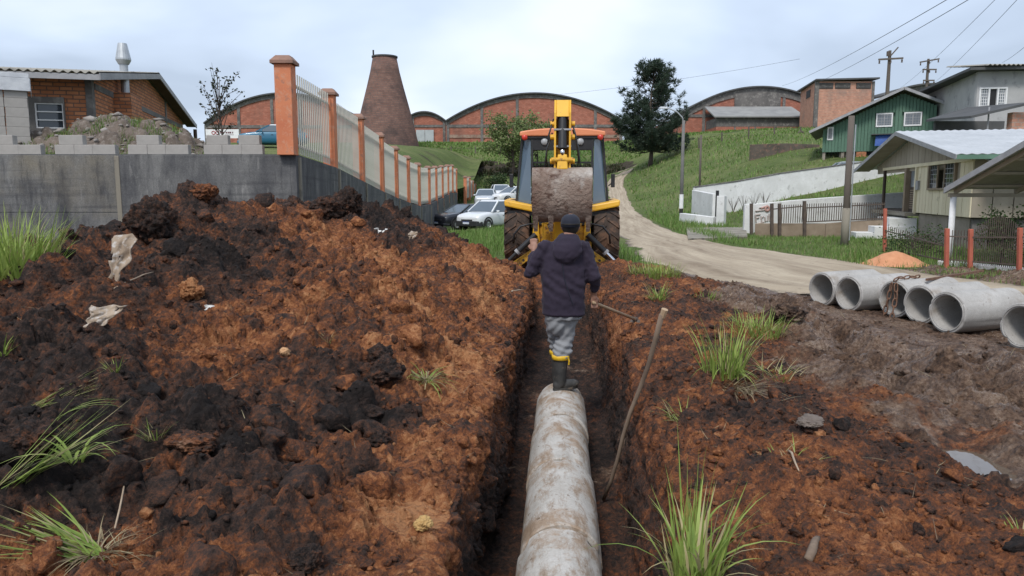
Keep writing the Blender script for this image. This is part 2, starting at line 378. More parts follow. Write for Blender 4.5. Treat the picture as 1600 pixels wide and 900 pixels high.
PZ = G(PX, PY)+.045+fbm(PX*.8, PY*.25, seed=31)*.022-.05*np.exp(-((tt[None, :]-.3)/.07)**2)*.5-.05*np.exp(-((tt[None, :]-.68)/.07)**2)*.5
edge = np.maximum(1-sstep(0, .16, tt), sstep(.88, 1, tt)); PZ = PZ-edge[None, :]*.05
n0, n1_ = PX.shape; I = np.arange(n0*n1_).reshape(n0, n1_); Q = np.stack([I[:-1, :-1], I[:-1, 1:], I[1:, 1:], I[1:, :-1]], -1).reshape(-1, 4)
me = np_mesh('road', np.stack([PX, PY, PZ], -1).reshape(-1, 3), Q, True); me.materials.append(M_ROAD)
zone = np.zeros((n0, n1_, 4)); zone[..., 0] = edge[None, :]*.62; zone[..., 1] = tt[None, :]; zone[..., 2] = np.cumsum(np.r_[0, np.hypot(*np.diff(EL, axis=0).T)])[:, None]/90.; zone[..., 3] = 1
set_attr(me, 'zone', zone.reshape(-1, 4)); tag(link(bpy.data.objects.new('road', me)), kind='structure')
# ---- excavated foreground: spoil heap, trench, mud
HC = [-9.5, -8, -7, -6, -5, -4, -3, -2, -1.2, -.45, 0]
HA = [-3, 1, 3, 5, 7, 9, 11, 12.5, 14, 15.5, 17.5]
HT = [[.05]*8+[.02, 0, 0],
 [.2, .2, .2, .2, .2, .2, .15, .1, .05, 0, 0],
 [.5, .5, .5, .5, .5, .46, .38, .26, .13, .0, 0],
 [.6, .65, .75, .85, .9, .86, .72, .47, .24, .02, 0],
 [.5, .6, .74, .9, 1.08, 1.12, .9, .58, .30, .0, 0],
 [.4, .5, .66, .86, 1.18, 1.42, 1.12, .68, .34, .0, 0],
 [.4, .5, .6, .78, 1.10, 1.38, 1.28, .88, .40, .0, 0],
 [.4, .45, .5, .65, .92, 1.24, 1.30, .98, .46, .0, 0],
 [.4, .4, .4, .45, .5, .6, .62, .60, .38, 0, 0],
 [.1, .1, .1, .1, .1, .1, .1, .1, .05, 0, 0], [0]*11]
RC = [0, .6, 1.1, 1.8, 2.6, 3.5, 5, 9.7]
RA = [-3, 2, 4, 6, 9, 12, 14, 17.5]
RT = [[0, 0, .05, .05, 0, 0, 0, 0], [0, .02, .08, .06, .0, -.02, -.02, 0], [0, .02, .10, .08, -.02, -.06, -.04, 0],
 [0, .04, .16, .13, .03, -.03, -.02, 0], [0, .05, .18, .17, .07, .02, 0, 0], [0, .05, .2, .16, .1, .02, 0, 0], [0, .1, .25, .15, .03, 0, 0, 0], [0]*8]
a_s = arange_parts((-2.6, 2.4, .06), (2.4, 5.2, .0155), (5.2, 8, .022), (8, 12, .032), (12, 17.0, .055))
wl_ = arange_parts((0, 5.5, .019), (5.5, 9.0, .032))[::-1]; wr_ = arange_parts((0, 4.5, .019), (4.5, 9.3, .035))
NW, NFL = 46, 40
nl, nr = len(wl_), len(wr_)
NU = nl+NW+NFL+NW+nr
A = a_s[:, None]*np.ones(NU)[None, :]
lipL = -.53+.06*fbm(a_s*1.1, a_s*0, oct=4, seed=41); lipR = .68+.09*fbm(a_s*.9, a_s*0+3, oct=4, seed=42)
botL = -.47+.03*fbm(a_s*1.3, a_s*0, oct=3, seed=43); botR = .53+.03*fbm(a_s*1.3, a_s*0+3, oct=3, seed=44)
tend = sstep(12.6, 13.6, a_s)                     # the trench runs out under the digger
FLOOR = -.86
C = np.zeros((len(a_s), NU)); Z = np.zeros_like(C); S = np.zeros_like(C)
C[:, :nl] = lipL[:, None]-wl_[None, :]; S[:, :nl] = -wl_[None, :]
tW = np.linspace(0, 1, NW); tF = np.linspace(0, 1, NFL+2)[1:-1]
i1 = nl; i2 = i1+NW; i3 = i2+NFL; i4 = i3+NW
C[:, i1:i2] = lipL[:, None]*(1-tW)+botL[:, None]*tW; S[:, i1:i2] = tW*.86
C[:, i2:i3] = botL[:, None]*(1-tF)+botR[:, None]*tF; S[:, i2:i3] = .86+tF*.9
C[:, i3:i4] = botR[:, None]*(1-tW)+lipR[:, None]*tW; S[:, i3:i4] = 1.76+tW*.86
C[:, i4:] = lipR[:, None]+wr_[None, :]; S[:, i4:] = 2.62+wr_[None, :]
hl = table(HC, HA, HT, C, A); hr = table(RC, RA, RT, C, A)
ground_z = np.where(C < 0, hl, hr)
floor_z = FLOOR+(0-FLOOR)*tend
zl = hl[:, i1-1:i1]; zr = hr[:, i4:i4+1]
Z[:, :nl] = hl[:, :nl]; Z[:, i4:] = hr[:, i4:]
Z[:, i1:i2] = zl*(1-tW)+floor_z[:, None]*tW; Z[:, i2:i3] = floor_z[:, None]; Z[:, i3:i4] = floor_z[:, None]*(1-tW)+zr*tW
for _ in range(5):                                 # round the lips and the foot of the walls
    for Arr in (C, Z):
        seg = Arr[:, i1-9:i4+9]; k = np.array([1, 2, 3, 2, 1])/9.
        sm = sum(k[j]*seg[:, j:seg.shape[1]-4+j] for j in range(5)); Arr[:, i1-7:i4+7] = sm
X0, Y0 = tw(A, C); Z = Z+G(X0, Y0)
P = np.stack([X0, Y0, Z], -1)
du = np.gradient(P, axis=1); da = np.gradient(P, axis=0); N = np.cross(du, da); N /= np.linalg.norm(N, axis=-1, keepdims=True)+1e-9
road_m = inroad(X0, Y0, .15)
border = sstep(-2.6, -2.0, A)*(1-sstep(15.6, 16.8, A))*sstep(-9.3, -8.4, C)*(1-sstep(8.9, 9.7, C))
heapm = sstep(-.03, .05, hl)*(C < -.3)*sstep(.0, .25, -.3-C); trench = ((np.arange(NU) >= i1-2) & (np.arange(NU) < i4+2))[None, :]*np.ones_like(A)*(1-tend[:, None])
wall = trench*((np.arange(NU) < i2+3) | (np.arange(NU) >= i3-3))[None, :]
rightm = (C > .3)*(1-trench)
bermm = rightm*(1-sstep(1.7, 3.3, C+1.1*fbm(X0*.8, Y0*.8, oct=5, gain=.6, seed=51)+.06*(A-6)))
mudm = np.clip(rightm-bermm, 0, 1)
def clods(sc, seed, lo, hi, thr):
    wx = S/sc+.42*fbm(S/sc*1.9, A/sc*1.9, oct=2, seed=seed+3); wy = A/sc+.42*fbm(S/sc*1.9+9, A/sc*1.9, oct=2, seed=seed+4)
    f1, f2, r = worley(wx, wy, seed); rad = lo+(hi-lo)*((r*7.31) % 1)
    return np.sqrt(np.maximum(0, 1-(f1/rad)**2))*rad*sc*(r > thr), r
c1, r1 = clods(.62, 61, .35, .62, .35); c2, r2 = clods(.27, 62, .3, .62, .3); c3, r3 = clods(.12, 63, .3, .6, .25); c4, r4 = clods(.055, 64, .3, .6, .2); c5, r5 = clods(.030, 74, .3, .6, .2)
lump = fbm(S*1.3, A*1.3, oct=5, gain=.55, seed=65); fine = fbm(S*9, A*9, oct=4, gain=.62, seed=66)
rid = 1-np.abs(fbm(S*2.2+.6*A, A*1.1, oct=4, seed=67))*2
bil = np.abs(fbm(S*3.1, A*3.1, oct=4, gain=.6, seed=75)); Dh = .17*lump+.30*c1+.48*c2+.72*c3+.85*c4+.8*c5+.032*fine-.09*bil-.05
Dw = .035*lump+.20*c2*.5+.35*c3+.5*c4+.02*fine+.018*fbm(S*2, A*7, oct=3, seed=68)+.02*fbm(S*11, A*1.6, oct=3, seed=69)
Db = .10*lump+.12*c1+.26*c2+.46*c3+.6*c4+.6*c5+.022*fine-.07*bil
Dm = .13*fbm(S*1.6, A*1.2, oct=5, gain=.58, seed=70)+.10*(rid-.6)-.22*np.abs(fbm(S*1.1+.8*A, A*1.9-.4*S, oct=4, gain=.55, seed=76))+.018*fbm(S*7, A*5, oct=3, seed=77)+.04+.45*c2*sstep(0, .3, vnoise(S*.8, A*.8, seed=71))+.6*c3*sstep(-.3, .2, vnoise(S*.9, A*.9, seed=72))+.5*c4+.5*c5+.018*fine
def rut(c0, k, w, dep): 
    e_ = (C-(c0+k*(A-5)+.10*fbm(A*.8, A*0+c0, oct=3, seed=int(c0*10)))); return dep*(-np.exp(-(e_/w)**2)*(1+.25*np.sin(A*38+e_*30))+.55*np.exp(-((np.abs(e_)-1.9*w)/(.8*w))**2))
gate = sstep(-.5, .2, fbm(S*.6, A*.6, oct=2, seed=78))
Dm = Dm*1.25+gate*(rut(2.55, .16, .13, .10)+rut(3.45, .20, .14, .11)+rut(4.5, .12, .13, .09)+rut(3.0, -.22, .12, .07))
D = Dh*heapm+Dw*trench+Db*bermm*(1-trench)+Dm*mudm+.03*fine*(1-heapm)*(C < 0)*(1-trench)
padm = sstep(3.7, 4.3, X0)*sstep(6.9, 7.6, Y0)*(1-sstep(11.6, 12.3, Y0)); D = D*(1-.72*padm)-.03*padm
lipm = np.exp(-((np.arange(NU)[None, :]-i1+6)/16.)**2)+np.exp(-((np.arange(NU)[None, :]-i4-6)/16.)**2)
D = D*(1-.55*np.exp(-((C+.62)/.24)**2)*(C < 0))+lipm*(.03*lump+.25*c3)
# the tall wet slab of topsoil that stands on the heap, and a puddle hollow in the mud
def bumpat(px, py, d, ra, rc, h):
    p = at(px, py, d); a0, c0 = wt(p.x, p.y); return h*np.exp(-(((A-a0)/ra)**2+((C-c0)/rc)**2)**2)
EXTRA = bumpat(262, 320, 8.9, .55, .38, .22)+bumpat(318, 292, 9.3, .4, .28, .22)+bumpat(560, 315, 12.0, .5, .5, .12)
pud = atz(1532, 718, -.05); pa, pc = wt(pud.x, pud.y)
ang = np.arctan2(C-pc, A-pa); pr = np.hypot((A-pa)/.74, (C-pc)/.38)*(1+.25*vnoise(ang*1.2, ang*0+2, seed=81)); pr = pr*1.35
hollow = np.exp(-(pr**2.2))
D = D*(1-.8*np.exp(-(pr/1.0)**4))*border*(1-.9*road_m)
P = P+N*D[..., None]; P[..., 2] += EXTRA-.15*hollow*(C > .5)-(1-border)*.09-road_m*.02
zone = np.zeros((*A.shape, 4)); zone[..., 3] = 1
dk = .355+.60*fbm(S*.75+3, A*.75, oct=5, gain=.62, seed=91)+.45*(r1-.5)*(c1 > .02)+.55*(r2-.5)*(c2 > .01)+.55*(r3-.5)*(c3 > .004)+.3*(r4-.5)+.35*fbm(S*4, A*4, oct=3, seed=92)
dk += .07*sstep(-1.9, -3.4, C)*sstep(9.5, 8, A)
dk += .30*sstep(9.0, 11.2, A)*sstep(-.9, -2.0, C)*sstep(.4, 1.2, hl)+.20*sstep(-3.6, -5.2, C)-.45*np.exp(-((C+1.0)/.75)**2)-.15*np.exp(-((C+2.2)/.8)**2)*sstep(11, 9, A)
def dpatch(px, py, z, r, w):
    global dk
    p = atz(px, py, z); a0, c0 = wt(p.x, p.y); dk += w*np.exp(-((np.hypot(A-a0, C-c0)/r)**2))
for q in [(400, 590, .62, .5, .6), (600, 580, .45, .24, .9), (590, 690, .25, .13, .9), (330, 760, .3, .45, .5), (480, 880, .1, .3, .6), (60, 590, .75, .5, .5), (300, 350, 1.3, .6, .5), (120, 480, .95, .6, .4), (60, 720, .4, .3, .5), (600, 430, .8, 1.0, -.15), (300, 680, .4, .4, -.35), (430, 420, 1.0, .7, -.15), (650, 760, .1, .6, -.35), (330, 440, 1.0, .5, -.25), (720, 470, .4, .5, .3), (520, 530, .6, .5, .35), (450, 480, .8, .4, .3)]: dpatch(*q)
zone[..., 0] = dk*(C < 0)
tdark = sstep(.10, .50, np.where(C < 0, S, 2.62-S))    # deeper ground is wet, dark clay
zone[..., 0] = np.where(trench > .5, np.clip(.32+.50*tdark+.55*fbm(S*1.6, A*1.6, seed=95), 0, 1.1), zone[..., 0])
rb = .30+.55*fbm(S*.9, A*.9, oct=5, gain=.62, seed=96)+.5*(r2-.5)*(c2 > .01)+.5*(r3-.5)*(c3 > .004)+.3*fbm(S*4, A*4, oct=3, seed=97)
zone[..., 0] = np.where(rightm > .5, rb, zone[..., 0])
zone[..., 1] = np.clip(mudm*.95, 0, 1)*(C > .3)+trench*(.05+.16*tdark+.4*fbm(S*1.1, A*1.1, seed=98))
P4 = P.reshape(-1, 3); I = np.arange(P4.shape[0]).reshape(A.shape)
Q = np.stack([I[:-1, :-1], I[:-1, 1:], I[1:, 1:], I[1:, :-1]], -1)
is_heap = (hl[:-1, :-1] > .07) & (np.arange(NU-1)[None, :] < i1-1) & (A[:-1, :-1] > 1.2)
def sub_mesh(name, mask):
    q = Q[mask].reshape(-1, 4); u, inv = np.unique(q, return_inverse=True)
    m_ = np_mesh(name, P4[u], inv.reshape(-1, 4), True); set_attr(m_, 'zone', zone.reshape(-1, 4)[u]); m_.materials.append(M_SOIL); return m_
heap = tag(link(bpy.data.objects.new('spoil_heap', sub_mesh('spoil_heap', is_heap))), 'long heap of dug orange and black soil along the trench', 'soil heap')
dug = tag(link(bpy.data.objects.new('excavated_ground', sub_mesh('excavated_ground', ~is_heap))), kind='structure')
def soil_at(a, c):
    """height of the finished soil surface at a trench-frame point outside the trench"""
    ia = int(np.clip(np.searchsorted(a_s, a), 0, len(a_s)-1)); iu = int(np.argmin(np.abs(C[ia]-c)+(10*trench[ia]))); return P[ia, iu]
def soil_xy(x, y): return float(soil_at(*wt(x, y))[2])
def on_soil(px, py, it=14):
    """where the line of sight through a photo pixel meets the soil"""
    d = at(px, py, 1.0)-Vector((0, 0, CAMH)); last = None
    for s in np.arange(2.2, 16, .04):
        q = Vector((0, 0, CAMH))+d*float(s)
        if abs(wt(q.x, q.y)[1]) < 9 and q.z <= soil_xy(q.x, q.y): return Vector((q.x, q.y, soil_xy(q.x, q.y)))
    return atz(px, py, 0)
# ---- loose crumbs and clods
def ico(sub):
    bm = bmesh.new(); bmesh.ops.create_icosphere(bm, subdivisions=sub, radius=1)
    v = np.array([p.co[:] for p in bm.verts]); f = np.array([[q.index for q in p.verts] for p in bm.faces]); bm.free(); return v, f
def crumbs(name, idx, size, sub, zones, parent, mat=None):
    bv, bf = ico(sub); n = len(idx); nv = len(bv)
    sh = 1+.30*RNG.standard_normal((n, nv, 1)).clip(-1.3, 1.3)
    th = RNG.uniform(0, 6.28, n); c, s = np.cos(th)[:, None], np.sin(th)[:, None]
    V = bv[None]*sh*RNG.uniform(.5, 1.35, (n, 1, 3)); V = np.stack([V[..., 0]*c-V[..., 1]*s, V[..., 0]*s+V[..., 1]*c, V[..., 2]*.8], -1)*size[:, None, None]
    V = V+P4[idx][:, None, :]+np.array([0, 0, 1])*(size*.25)[:, None, None]
    Fc = (bf[None]+np.arange(n)[:, None, None]*nv).reshape(-1, 3)
    m_ = np_mesh(name, V.reshape(-1, 3), Fc, False); m_.materials.append(mat or M_SOIL)
    zz_ = np.repeat(zones, nv, 0); set_attr(m_, 'zone', zz_); o = link(bpy.data.objects.new(name, m_), parent); o['kind'] = 'stuff'; return o
iheap = np.flatnonzero(((heapm > .6) & (A > 2.3) & (A < 14)).ravel()); iright = np.flatnonzero(((rightm > .5) & (A > 2.3) & (A < 13) & (road_m < .2) & (pr > 1.5)).ravel())
wts = (.5+bermm.ravel()[iright]); wts /= wts.sum()
zr_ = zone.reshape(-1, 4)
for nm, ids, par, cnt, p_ in (('soil_crumbs', iheap, heap, 1.0, None), ('mud_crumbs', iright, dug, .6, wts)):
    k = RNG.choice(ids, int(14000*cnt), p=p_); sz = .005+.014*RNG.random(len(k))**2; z_ = zr_[k].copy(); z_[:, 0] += RNG.normal(0, .22, len(k)); crumbs(nm, k, sz, 1, z_, par)
    k = RNG.choice(ids, int(900*cnt), p=p_); sz = .016+.030*RNG.random(len(k))**3; z_ = zr_[k].copy(); z_[:, 0] += RNG.normal(0, .2, len(k)); crumbs(nm, k, sz, 2, z_, par)
# ---- bigger broken clods, a few shapes repeated at many sizes and turns
def clod_shapes(k, sub=3):
    bv_, bf_ = ico(sub); out = []
    for s_ in range(k):
        n_ = fbm(bv_[:, 0]*1.4+s_*7, bv_[:, 1]*1.4, bv_[:, 2]*1.4, oct=3, seed=500+s_); b_ = np.abs(fbm(bv_[:, 0]*2.8, bv_[:, 1]*2.8+s_*5, bv_[:, 2]*2.8, oct=3, gain=.6, seed=520+s_)); v_ = bv_*(1.05+.55*n_-.40*b_)[:, None]
        for q in range(4):                       # a few flat broken faces
            nn_ = RNG.standard_normal(3); nn_ /= np.linalg.norm(nn_); dd = v_ @ nn_; lim = .48; v_ = v_-np.maximum(0, dd-lim)[:, None]*nn_*.9
        out.append(v_)
    return out, bf_
CSH, CF = clod_shapes(7)
def big_clods(name, ids, n, parent, lo, hi, dz):
    k = RNG.choice(ids, n); Vs, Zs = [], []
    for i in k:
        v = CSH[RNG.integers(0, len(CSH))]*RNG.uniform(.7, 1.25, 3); s_ = lo+(hi-lo)*RNG.random()**2.2; th = RNG.uniform(0, 6.28); c_, q_ = math.cos(th), math.sin(th); ph = RNG.uniform(-.7, .7)
        v = np.stack([v[:, 0]*c_-v[:, 1]*q_, v[:, 0]*q_+v[:, 1]*c_, v[:, 2]], -1); v = np.stack([v[:, 0], v[:, 1]*math.cos(ph)-v[:, 2]*math.sin(ph), v[:, 1]*math.sin(ph)+v[:, 2]*math.cos(ph)], -1)
        Vs.append(v*s_+P4[i]+np.array([0, 0, s_*.22])); z_ = zr_[i].copy(); z_[0] = max(.12, z_[0]+RNG.normal(dz, .3)); Zs.append(np.tile(z_, (len(v), 1)))
    nv = len(CSH[0]); me_ = np_mesh(name, np.concatenate(Vs), (CF[None]+np.arange(n)[:, None, None]*nv).reshape(-1, 3)); me_.materials.append(M_SOIL); set_attr(me_, 'zone', np.concatenate(Zs)); o = link(bpy.data.objects.new(name, me_), parent); o['kind'] = 'stuff'
big_clods('soil_clods', iheap, 330, heap, .03, .13, .08); big_clods('soil_clods', iright, 110, dug, .02, .075, .05)
# ---- puddle
pm = NT('puddle_water'); pm.p.inputs['Roughness'].default_value = .04; pm.p.inputs['Specular IOR Level'].default_value = 1.0
pm.bump(pm.noise(14, 2), .03, .01)
M_PUD = pm.out((.11, .083, .06))
pb = []; 
for k in range(40):
    t_ = 6.2832*k/40; r_ = 1.0+.12*math.sin(3*t_+1)+.08*math.sin(5*t_); x_, y_ = tw(pa+.56*r_*math.cos(t_), pc+.33*r_*math.sin(t_)); pb.append((x_, y_))
pz = float(np.quantile(P[..., 2][(pr < .75) & (C > .5)], .62))
mbp = MB().add([(x_, y_, pz) for x_, y_ in pb], [tuple(range(40))]); tag(mbp.build('puddle', M_PUD), kind='structure')
# ================================================================== MATERIALS FOR BUILT THINGS
def wall_concrete(name, tan):
    t = NT(name); s1 = t.noise(2.2, 6, .68, t.co('Object', (1, 1, .30))); s2 = t.noise(6, 6, .7, t.co('Object', (1, 1, .16))); n1 = t.noise(.9, 5, .6); n2 = t.noise(60, 4, .7); hz_ = t.noise(3.2, 3, .5, t.co('Object', (.12, .12, 3)))
    c = t.mix(t.ramp(s1, .33, .68), (.060, .061, .066), (.215, .212, .205)); c = t.mix(t.ramp(n1, .42, .66), c, tan); c = t.mix(t.math('MULTIPLY', t.ramp(s2, .58, .72), .55), c, (.36, .35, .33)); c = t.mix(t.math('MULTIPLY', t.ramp(s2, .30, .46, (1, 1, 1), (0, 0, 0)), .7), c, (.030, .031, .036))
    c = t.mix(t.math('MULTIPLY', t.ramp(hz_, .55, .7), .45), c, (.055, .055, .06)); c = t.mix(.6, c, t.ramp(n2, .28, .74, (.28, .28, .28), (.72, .72, .72)), 'OVERLAY'); t.bump(t.math('ADD', n2, t.noise(9, 4)), .5, .012); return t.out(c, .93, 0, .2)
M_CONC_OLD = wall_concrete('weathered_concrete', (.10, .10, .105))
M_CONC_WALL = wall_concrete('weathered_tan_concrete', (.20, .18, .145))
M_CONC_TAN = surf('stained_concrete', (.17, .15, .115), (.29, .265, .22), 1.2, .9, .35, 45, .01, streak=True, dirt=(.07, .065, .06), dirtlo=.55, dirtscale=2)
M_BLOCK = surf('concrete_block', (.30, .285, .265), (.42, .395, .37), 3, .92, .45, 90, .006)
M_ORANGE = surf('orange_paint', (.50, .155, .075), (.62, .23, .11), 2.5, .75, .25, 50, .006, dirt=(.30, .15, .11), dirtlo=.56, dirtscale=5, c3=(.55, .26, .16))
M_ORANGE_CAP = surf('orange_cap', (.19, .12, .095), (.30, .17, .125), 4, .85, .3, 60, .006)
M_RAIL = surf('cream_painted_steel', (.42, .405, .35), (.54, .52, .46), 4, .6, .15, 60, .004, dirt=(.22, .18, .13), dirtlo=.60, dirtscale=9)
M_BRICK_H = brick_mat('house_brick', (.36, .135, .062), (.50, .215, .105), (.165, .10, .075), .27, .094, .014, (.14, .085, .065), .58, .8)
M_BRICK_F = brick_mat('factory_brick', (.34, .115, .075), (.44, .17, .115), (.20, .12, .095), .5, .20, .02, (.20, .105, .08), .52, .22)
M_BRICK_K = brick_mat('kiln_brick', (.150, .082, .066), (.205, .115, .09), (.12, .09, .08), .6, .24, .03, (.065, .05, .048), .5, .3)
M_BRICK_T = brick_mat('tower_brick', (.44, .20, .135), (.54, .27, .185), (.38, .29, .24), .3, .2, .02, (.27, .20, .17), .52, .35)
M_FCONC = surf('sooty_concrete', (.085, .08, .078), (.17, .158, .148), .6, .9, .2, 20, .02, c3=(.25, .235, .215))
M_ROOFGREY = surf('fibre_cement', (.24, .23, .20), (.36, .34, .30), 1.5, .9, .2, 40, .005, dirt=(.13, .125, .11), dirtlo=.56, dirtscale=2)
M_DARKROOF = surf('dark_roof', (.055, .058, .062), (.10, .10, .10), .8, .8, .1, 20)
M_ZINC = surf('zinc', (.36, .38, .40), (.50, .52, .54), 4, .45, .05, 40, .002, metal=.5)
M_FASCIA = surf('grey_fascia', (.25, .25, .26), (.36, .36, .37), 4, .7, .1, 60)
M_DARKWOOD = surf('dark_wood', (.045, .032, .026), (.09, .065, .05), 3, .8, .2, 60, streak=True)
M_WHITE = surf('white_paint', (.66, .66, .66), (.80, .80, .80), 4, .7, .05, 60)
M_BLACK = surf('black_paint', (.012, .012, .013), (.025, .025, .026), 4, .5, .05, 60)
def glass_mat(name, c, rough=.06):
    t = NT(name); return t.out(t.mix(t.noise(1.5, 3), tuple(k*.7 for k in c), c), rough, 0, .7)
M_GLASS = glass_mat('window_glass', (.030, .042, .055))
M_GLASS_L = glass_mat('curtained_glass', (.20, .23, .26), .15)
# ================================================================== RETAINING WALL, BLOCKS, FENCE
WY = 14.0
wtop = at(230, 241, WY).z; wx1 = at(462, 241, WY).x
rw = thing('retaining_wall', 'streaked grey concrete retaining wall behind the soil heap, carrying the orange fence', 'wall', (0, 0, 0))
B(-16, wx1, WY, WY+.25, -.3, wtop).build('wall_face', M_CONC_OLD, rw)
# cast lifts standing a few millimetres proud of the core
random.seed(3)
pan_x = [-16, -13.2, -10.4, -7.35, -4.12]
for i in range(4):
    zc = [-.2, .55, 1.22, wtop-.012]
    for j in range(3):
        dy = [.008, .012, .010, .015][(i*2+j) % 4]
        B(pan_x[i]+.006, pan_x[i+1]-.006, WY-dy, WY-.001, zc[j]+.006, zc[j+1]-.006).build('cast_panel', M_CONC_WALL if i < 3 else M_CONC_OLD, rw, bevel=.004)
for x in (-10.4, -7.35): B(x-.045, x+.045, WY-.022, WY-.002, .3, wtop-.03).build('joint_strip', M_CONC_TAN, rw, bevel=.01)
fence_px = [(450, 88, 241, 14.0), (517, 139, 262, 17.6), (562, 178, 284, 21.2), (594, 207, 300, 24.8), (617, 228, 310, 28.4), (636, 243, 317, 32.0), (653, 254, 322, 35.7),
            (669, 259, 319, 40), (680, 259, 313, 44.5), (690, 258, 309, 49), (699, 257, 304, 54), (706, 257, 301, 58.5), (712, 263, 301, 63), (727, 275, 311, 68), (733, 276, 309, 71), (738, 282, 310, 74), (742, 287, 311, 77)]
fpts = []
for px, ty, by, d in fence_px:
    b = at(px, by, d); t_ = at(px, ty, d); fpts.append((Vector((b.x, d, b.z)), t_.z))
# wall body under the fence, one stretch per bay
for i in range(len(fpts)-1):
    (p, _), (q, _) = fpts[i], fpts[i+1]
    if 12 <= i: continue
    n = Vector((q.y-p.y, -(q.x-p.x), 0)).normalized()*.14
    z0 = -1.2; e_ = .001*(i % 2)
    y0 = p+(q-p).normalized()*(.13 if i == 0 else 0)
    MB().hexa([(y0.x-n.x, y0.y, z0), (y0.x+n.x-e_, y0.y, z0), (q.x+n.x-e_, q.y, z0), (q.x-n.x, q.y, z0), (y0.x-n.x, y0.y, p.z), (y0.x+n.x-e_, y0.y, p.z), (q.x+n.x-e_, q.y, q.z), (q.x-n.x, q.y, q.z)]).build('wall_stretch', M_CONC_OLD, rw)
    k = n.normalized()*.02
    MB().bar((p.x+n.x+k.x*.5, p.y+.2, z0), (p.x+n.x+k.x*.5, p.y+.2, p.z-.05), .12, .05, (1, 0, 0)).build('joint_strip', M_CONC_TAN, rw)
fence = thing('steel_fence', 'orange posts with cream steel bar panels stepping along the retaining wall', 'fence', (fpts[0][0].x, fpts[0][0].y, fpts[0][0].z))
fo = fence.location.copy()
for i, (p, zt) in enumerate(fpts):
    w = .155 if i == 0 else .14
    zb = p.z-.02 if i < 8 else min(p.z, 9)-.6
    x, y = p.x-fo.x, p.y-fo.y
    po = B(x-w, x+w, y-w, y+w, zb-fo.z, zt-.15-fo.z).build('post', M_ORANGE, fence, bevel=.012)
    MB().box(x-w-.055, x+w+.055, y-w-.055, y+w+.055, zt-.15-fo.z, zt-.095-fo.z).hexa([(x-w-.05, y-w-.05, zt-.094-fo.z), (x+w+.05, y-w-.05, zt-.094-fo.z), (x+w+.05, y+w+.05, zt-.094-fo.z), (x-w-.05, y+w+.05, zt-.094-fo.z), (x-w+.03, y-w+.03, zt-fo.z), (x+w-.03, y-w+.03, zt-fo.z), (x+w-.03, y+w-.03, zt-fo.z), (x-w+.03, y+w-.03, zt-fo.z)]).build('cap', M_ORANGE_CAP, po)
bar_mesh = {}
for i in range(len(fpts)-1):
    if i == 12: continue
    (p, zt), (q, zq) = fpts[i], fpts[i+1]
    L = (Vector((q.x, q.y, 0))-Vector((p.x, p.y, 0))).length; dirv = Vector((q.x-p.x, q.y-p.y, 0))/L
    zb0, zb1 = p.z+.06, q.z+.06; a0, a1 = .17, L-.17
    top0 = zt-.22; top1 = zq-.12
    panel = MB(); slope = (zb1-zb0)/L
    def on(s, z): v = Vector((p.x, p.y, 0))+dirv*s; return (v.x-fo.x, v.y-fo.y, z-fo.z)
    panel.bar(on(a0, zb0+slope*a0+.16), on(a1, zb0+slope*a1+.16), .035, .05)
    panel.bar(on(a0, top0-.22+(top1-top0)*a0/L), on(a1, top0-.22+(top1-top0)*a1/L), .035, .05)
    po = panel.build('rail_panel', M_RAIL, fence)
    n = 20
    for k in range(n):
        s = a0+(a1-a0)*(k+.5)/n; zb = zb0+slope*s; zt_ = top0+(top1-top0)*s/L
        v = on(s, 0); me_key = 'u'
        if me_key not in bar_mesh: bar_mesh[me_key] = B(-.026, .026, -.008, .008, 0, 1).mesh('bar', M_RAIL)
        o = bpy.data.objects.new('bar', bar_mesh[me_key]); o.location = (v[0]+.03, v[1], zb-fo.z); o.scale = (1, 1, zt_-zb)
        o.rotation_euler = (0, 0, math.atan2(dirv.y, dirv.x)); link(o, po)
# ---- loose concrete blocks along the wall top
blk = {}
def block_mesh(L):
    if L not in blk:
        m_ = MB().box(-L/2, L/2, 0, .14, 0, .175); blk[L] = m_.mesh('concrete_block', M_BLOCK)
    return blk[L]
def put_block(x, y, z, L, rz, label, group):
    o = bpy.data.objects.new('concrete_block', block_mesh(L)); link(o); o.location = (x, y, z); o.rotation_euler = (0, 0, rz)
    b_ = o.modifiers.new('bevel', 'BEVEL'); b_.width = .006; b_.segments = 2
    return tag(o, label, 'block', group)
rows = [(229, [(0, 30), (30, 65)], 'on the wall at its grassy end'), (229, [(87, 117), (117, 146), (146, 181)], 'on the wall below the house window'),
        (229, [(201, 231), (231, 260), (260, 295)], 'on the wall below the rubble mound'), (229, [(319, 348), (348, 378), (378, 411)], 'on the wall beside the orange corner post')]
for yy, spans, where in rows:
    for kb_, (x0, x1) in enumerate(spans):
        c_ = at((x0+x1)/2, 241, WY+.05); L = round((x1-x0)/83.*.985, 2)
        put_block(c_.x, WY+.03, wtop+.001, L, random.uniform(-.02, .02), 'bottom-row concrete block '+where+(', ' + ['end away from the fence', 'middle', 'end towards the fence'][kb_ if len(spans) == 3 else 2*kb_]), 'blocks laid on the retaining wall')
for (x0, x1), where in [((-14, 21), 'by the open end of the wall'), ((93, 130), 'below the house window'), ((214, 249), 'below the rubble mound'), ((323, 357), 'under the small leafy tree'), ((373, 406), 'next to the orange corner post')]:
    c_ = at((x0+x1)/2, 226, WY+.05); L = round((x1-x0)/83.*.985, 2)
    put_block(c_.x, WY+.035, wtop+.177, L, random.uniform(-.03, .03), 'grey concrete block laid on top of others '+where, 'upper blocks on the retaining wall')
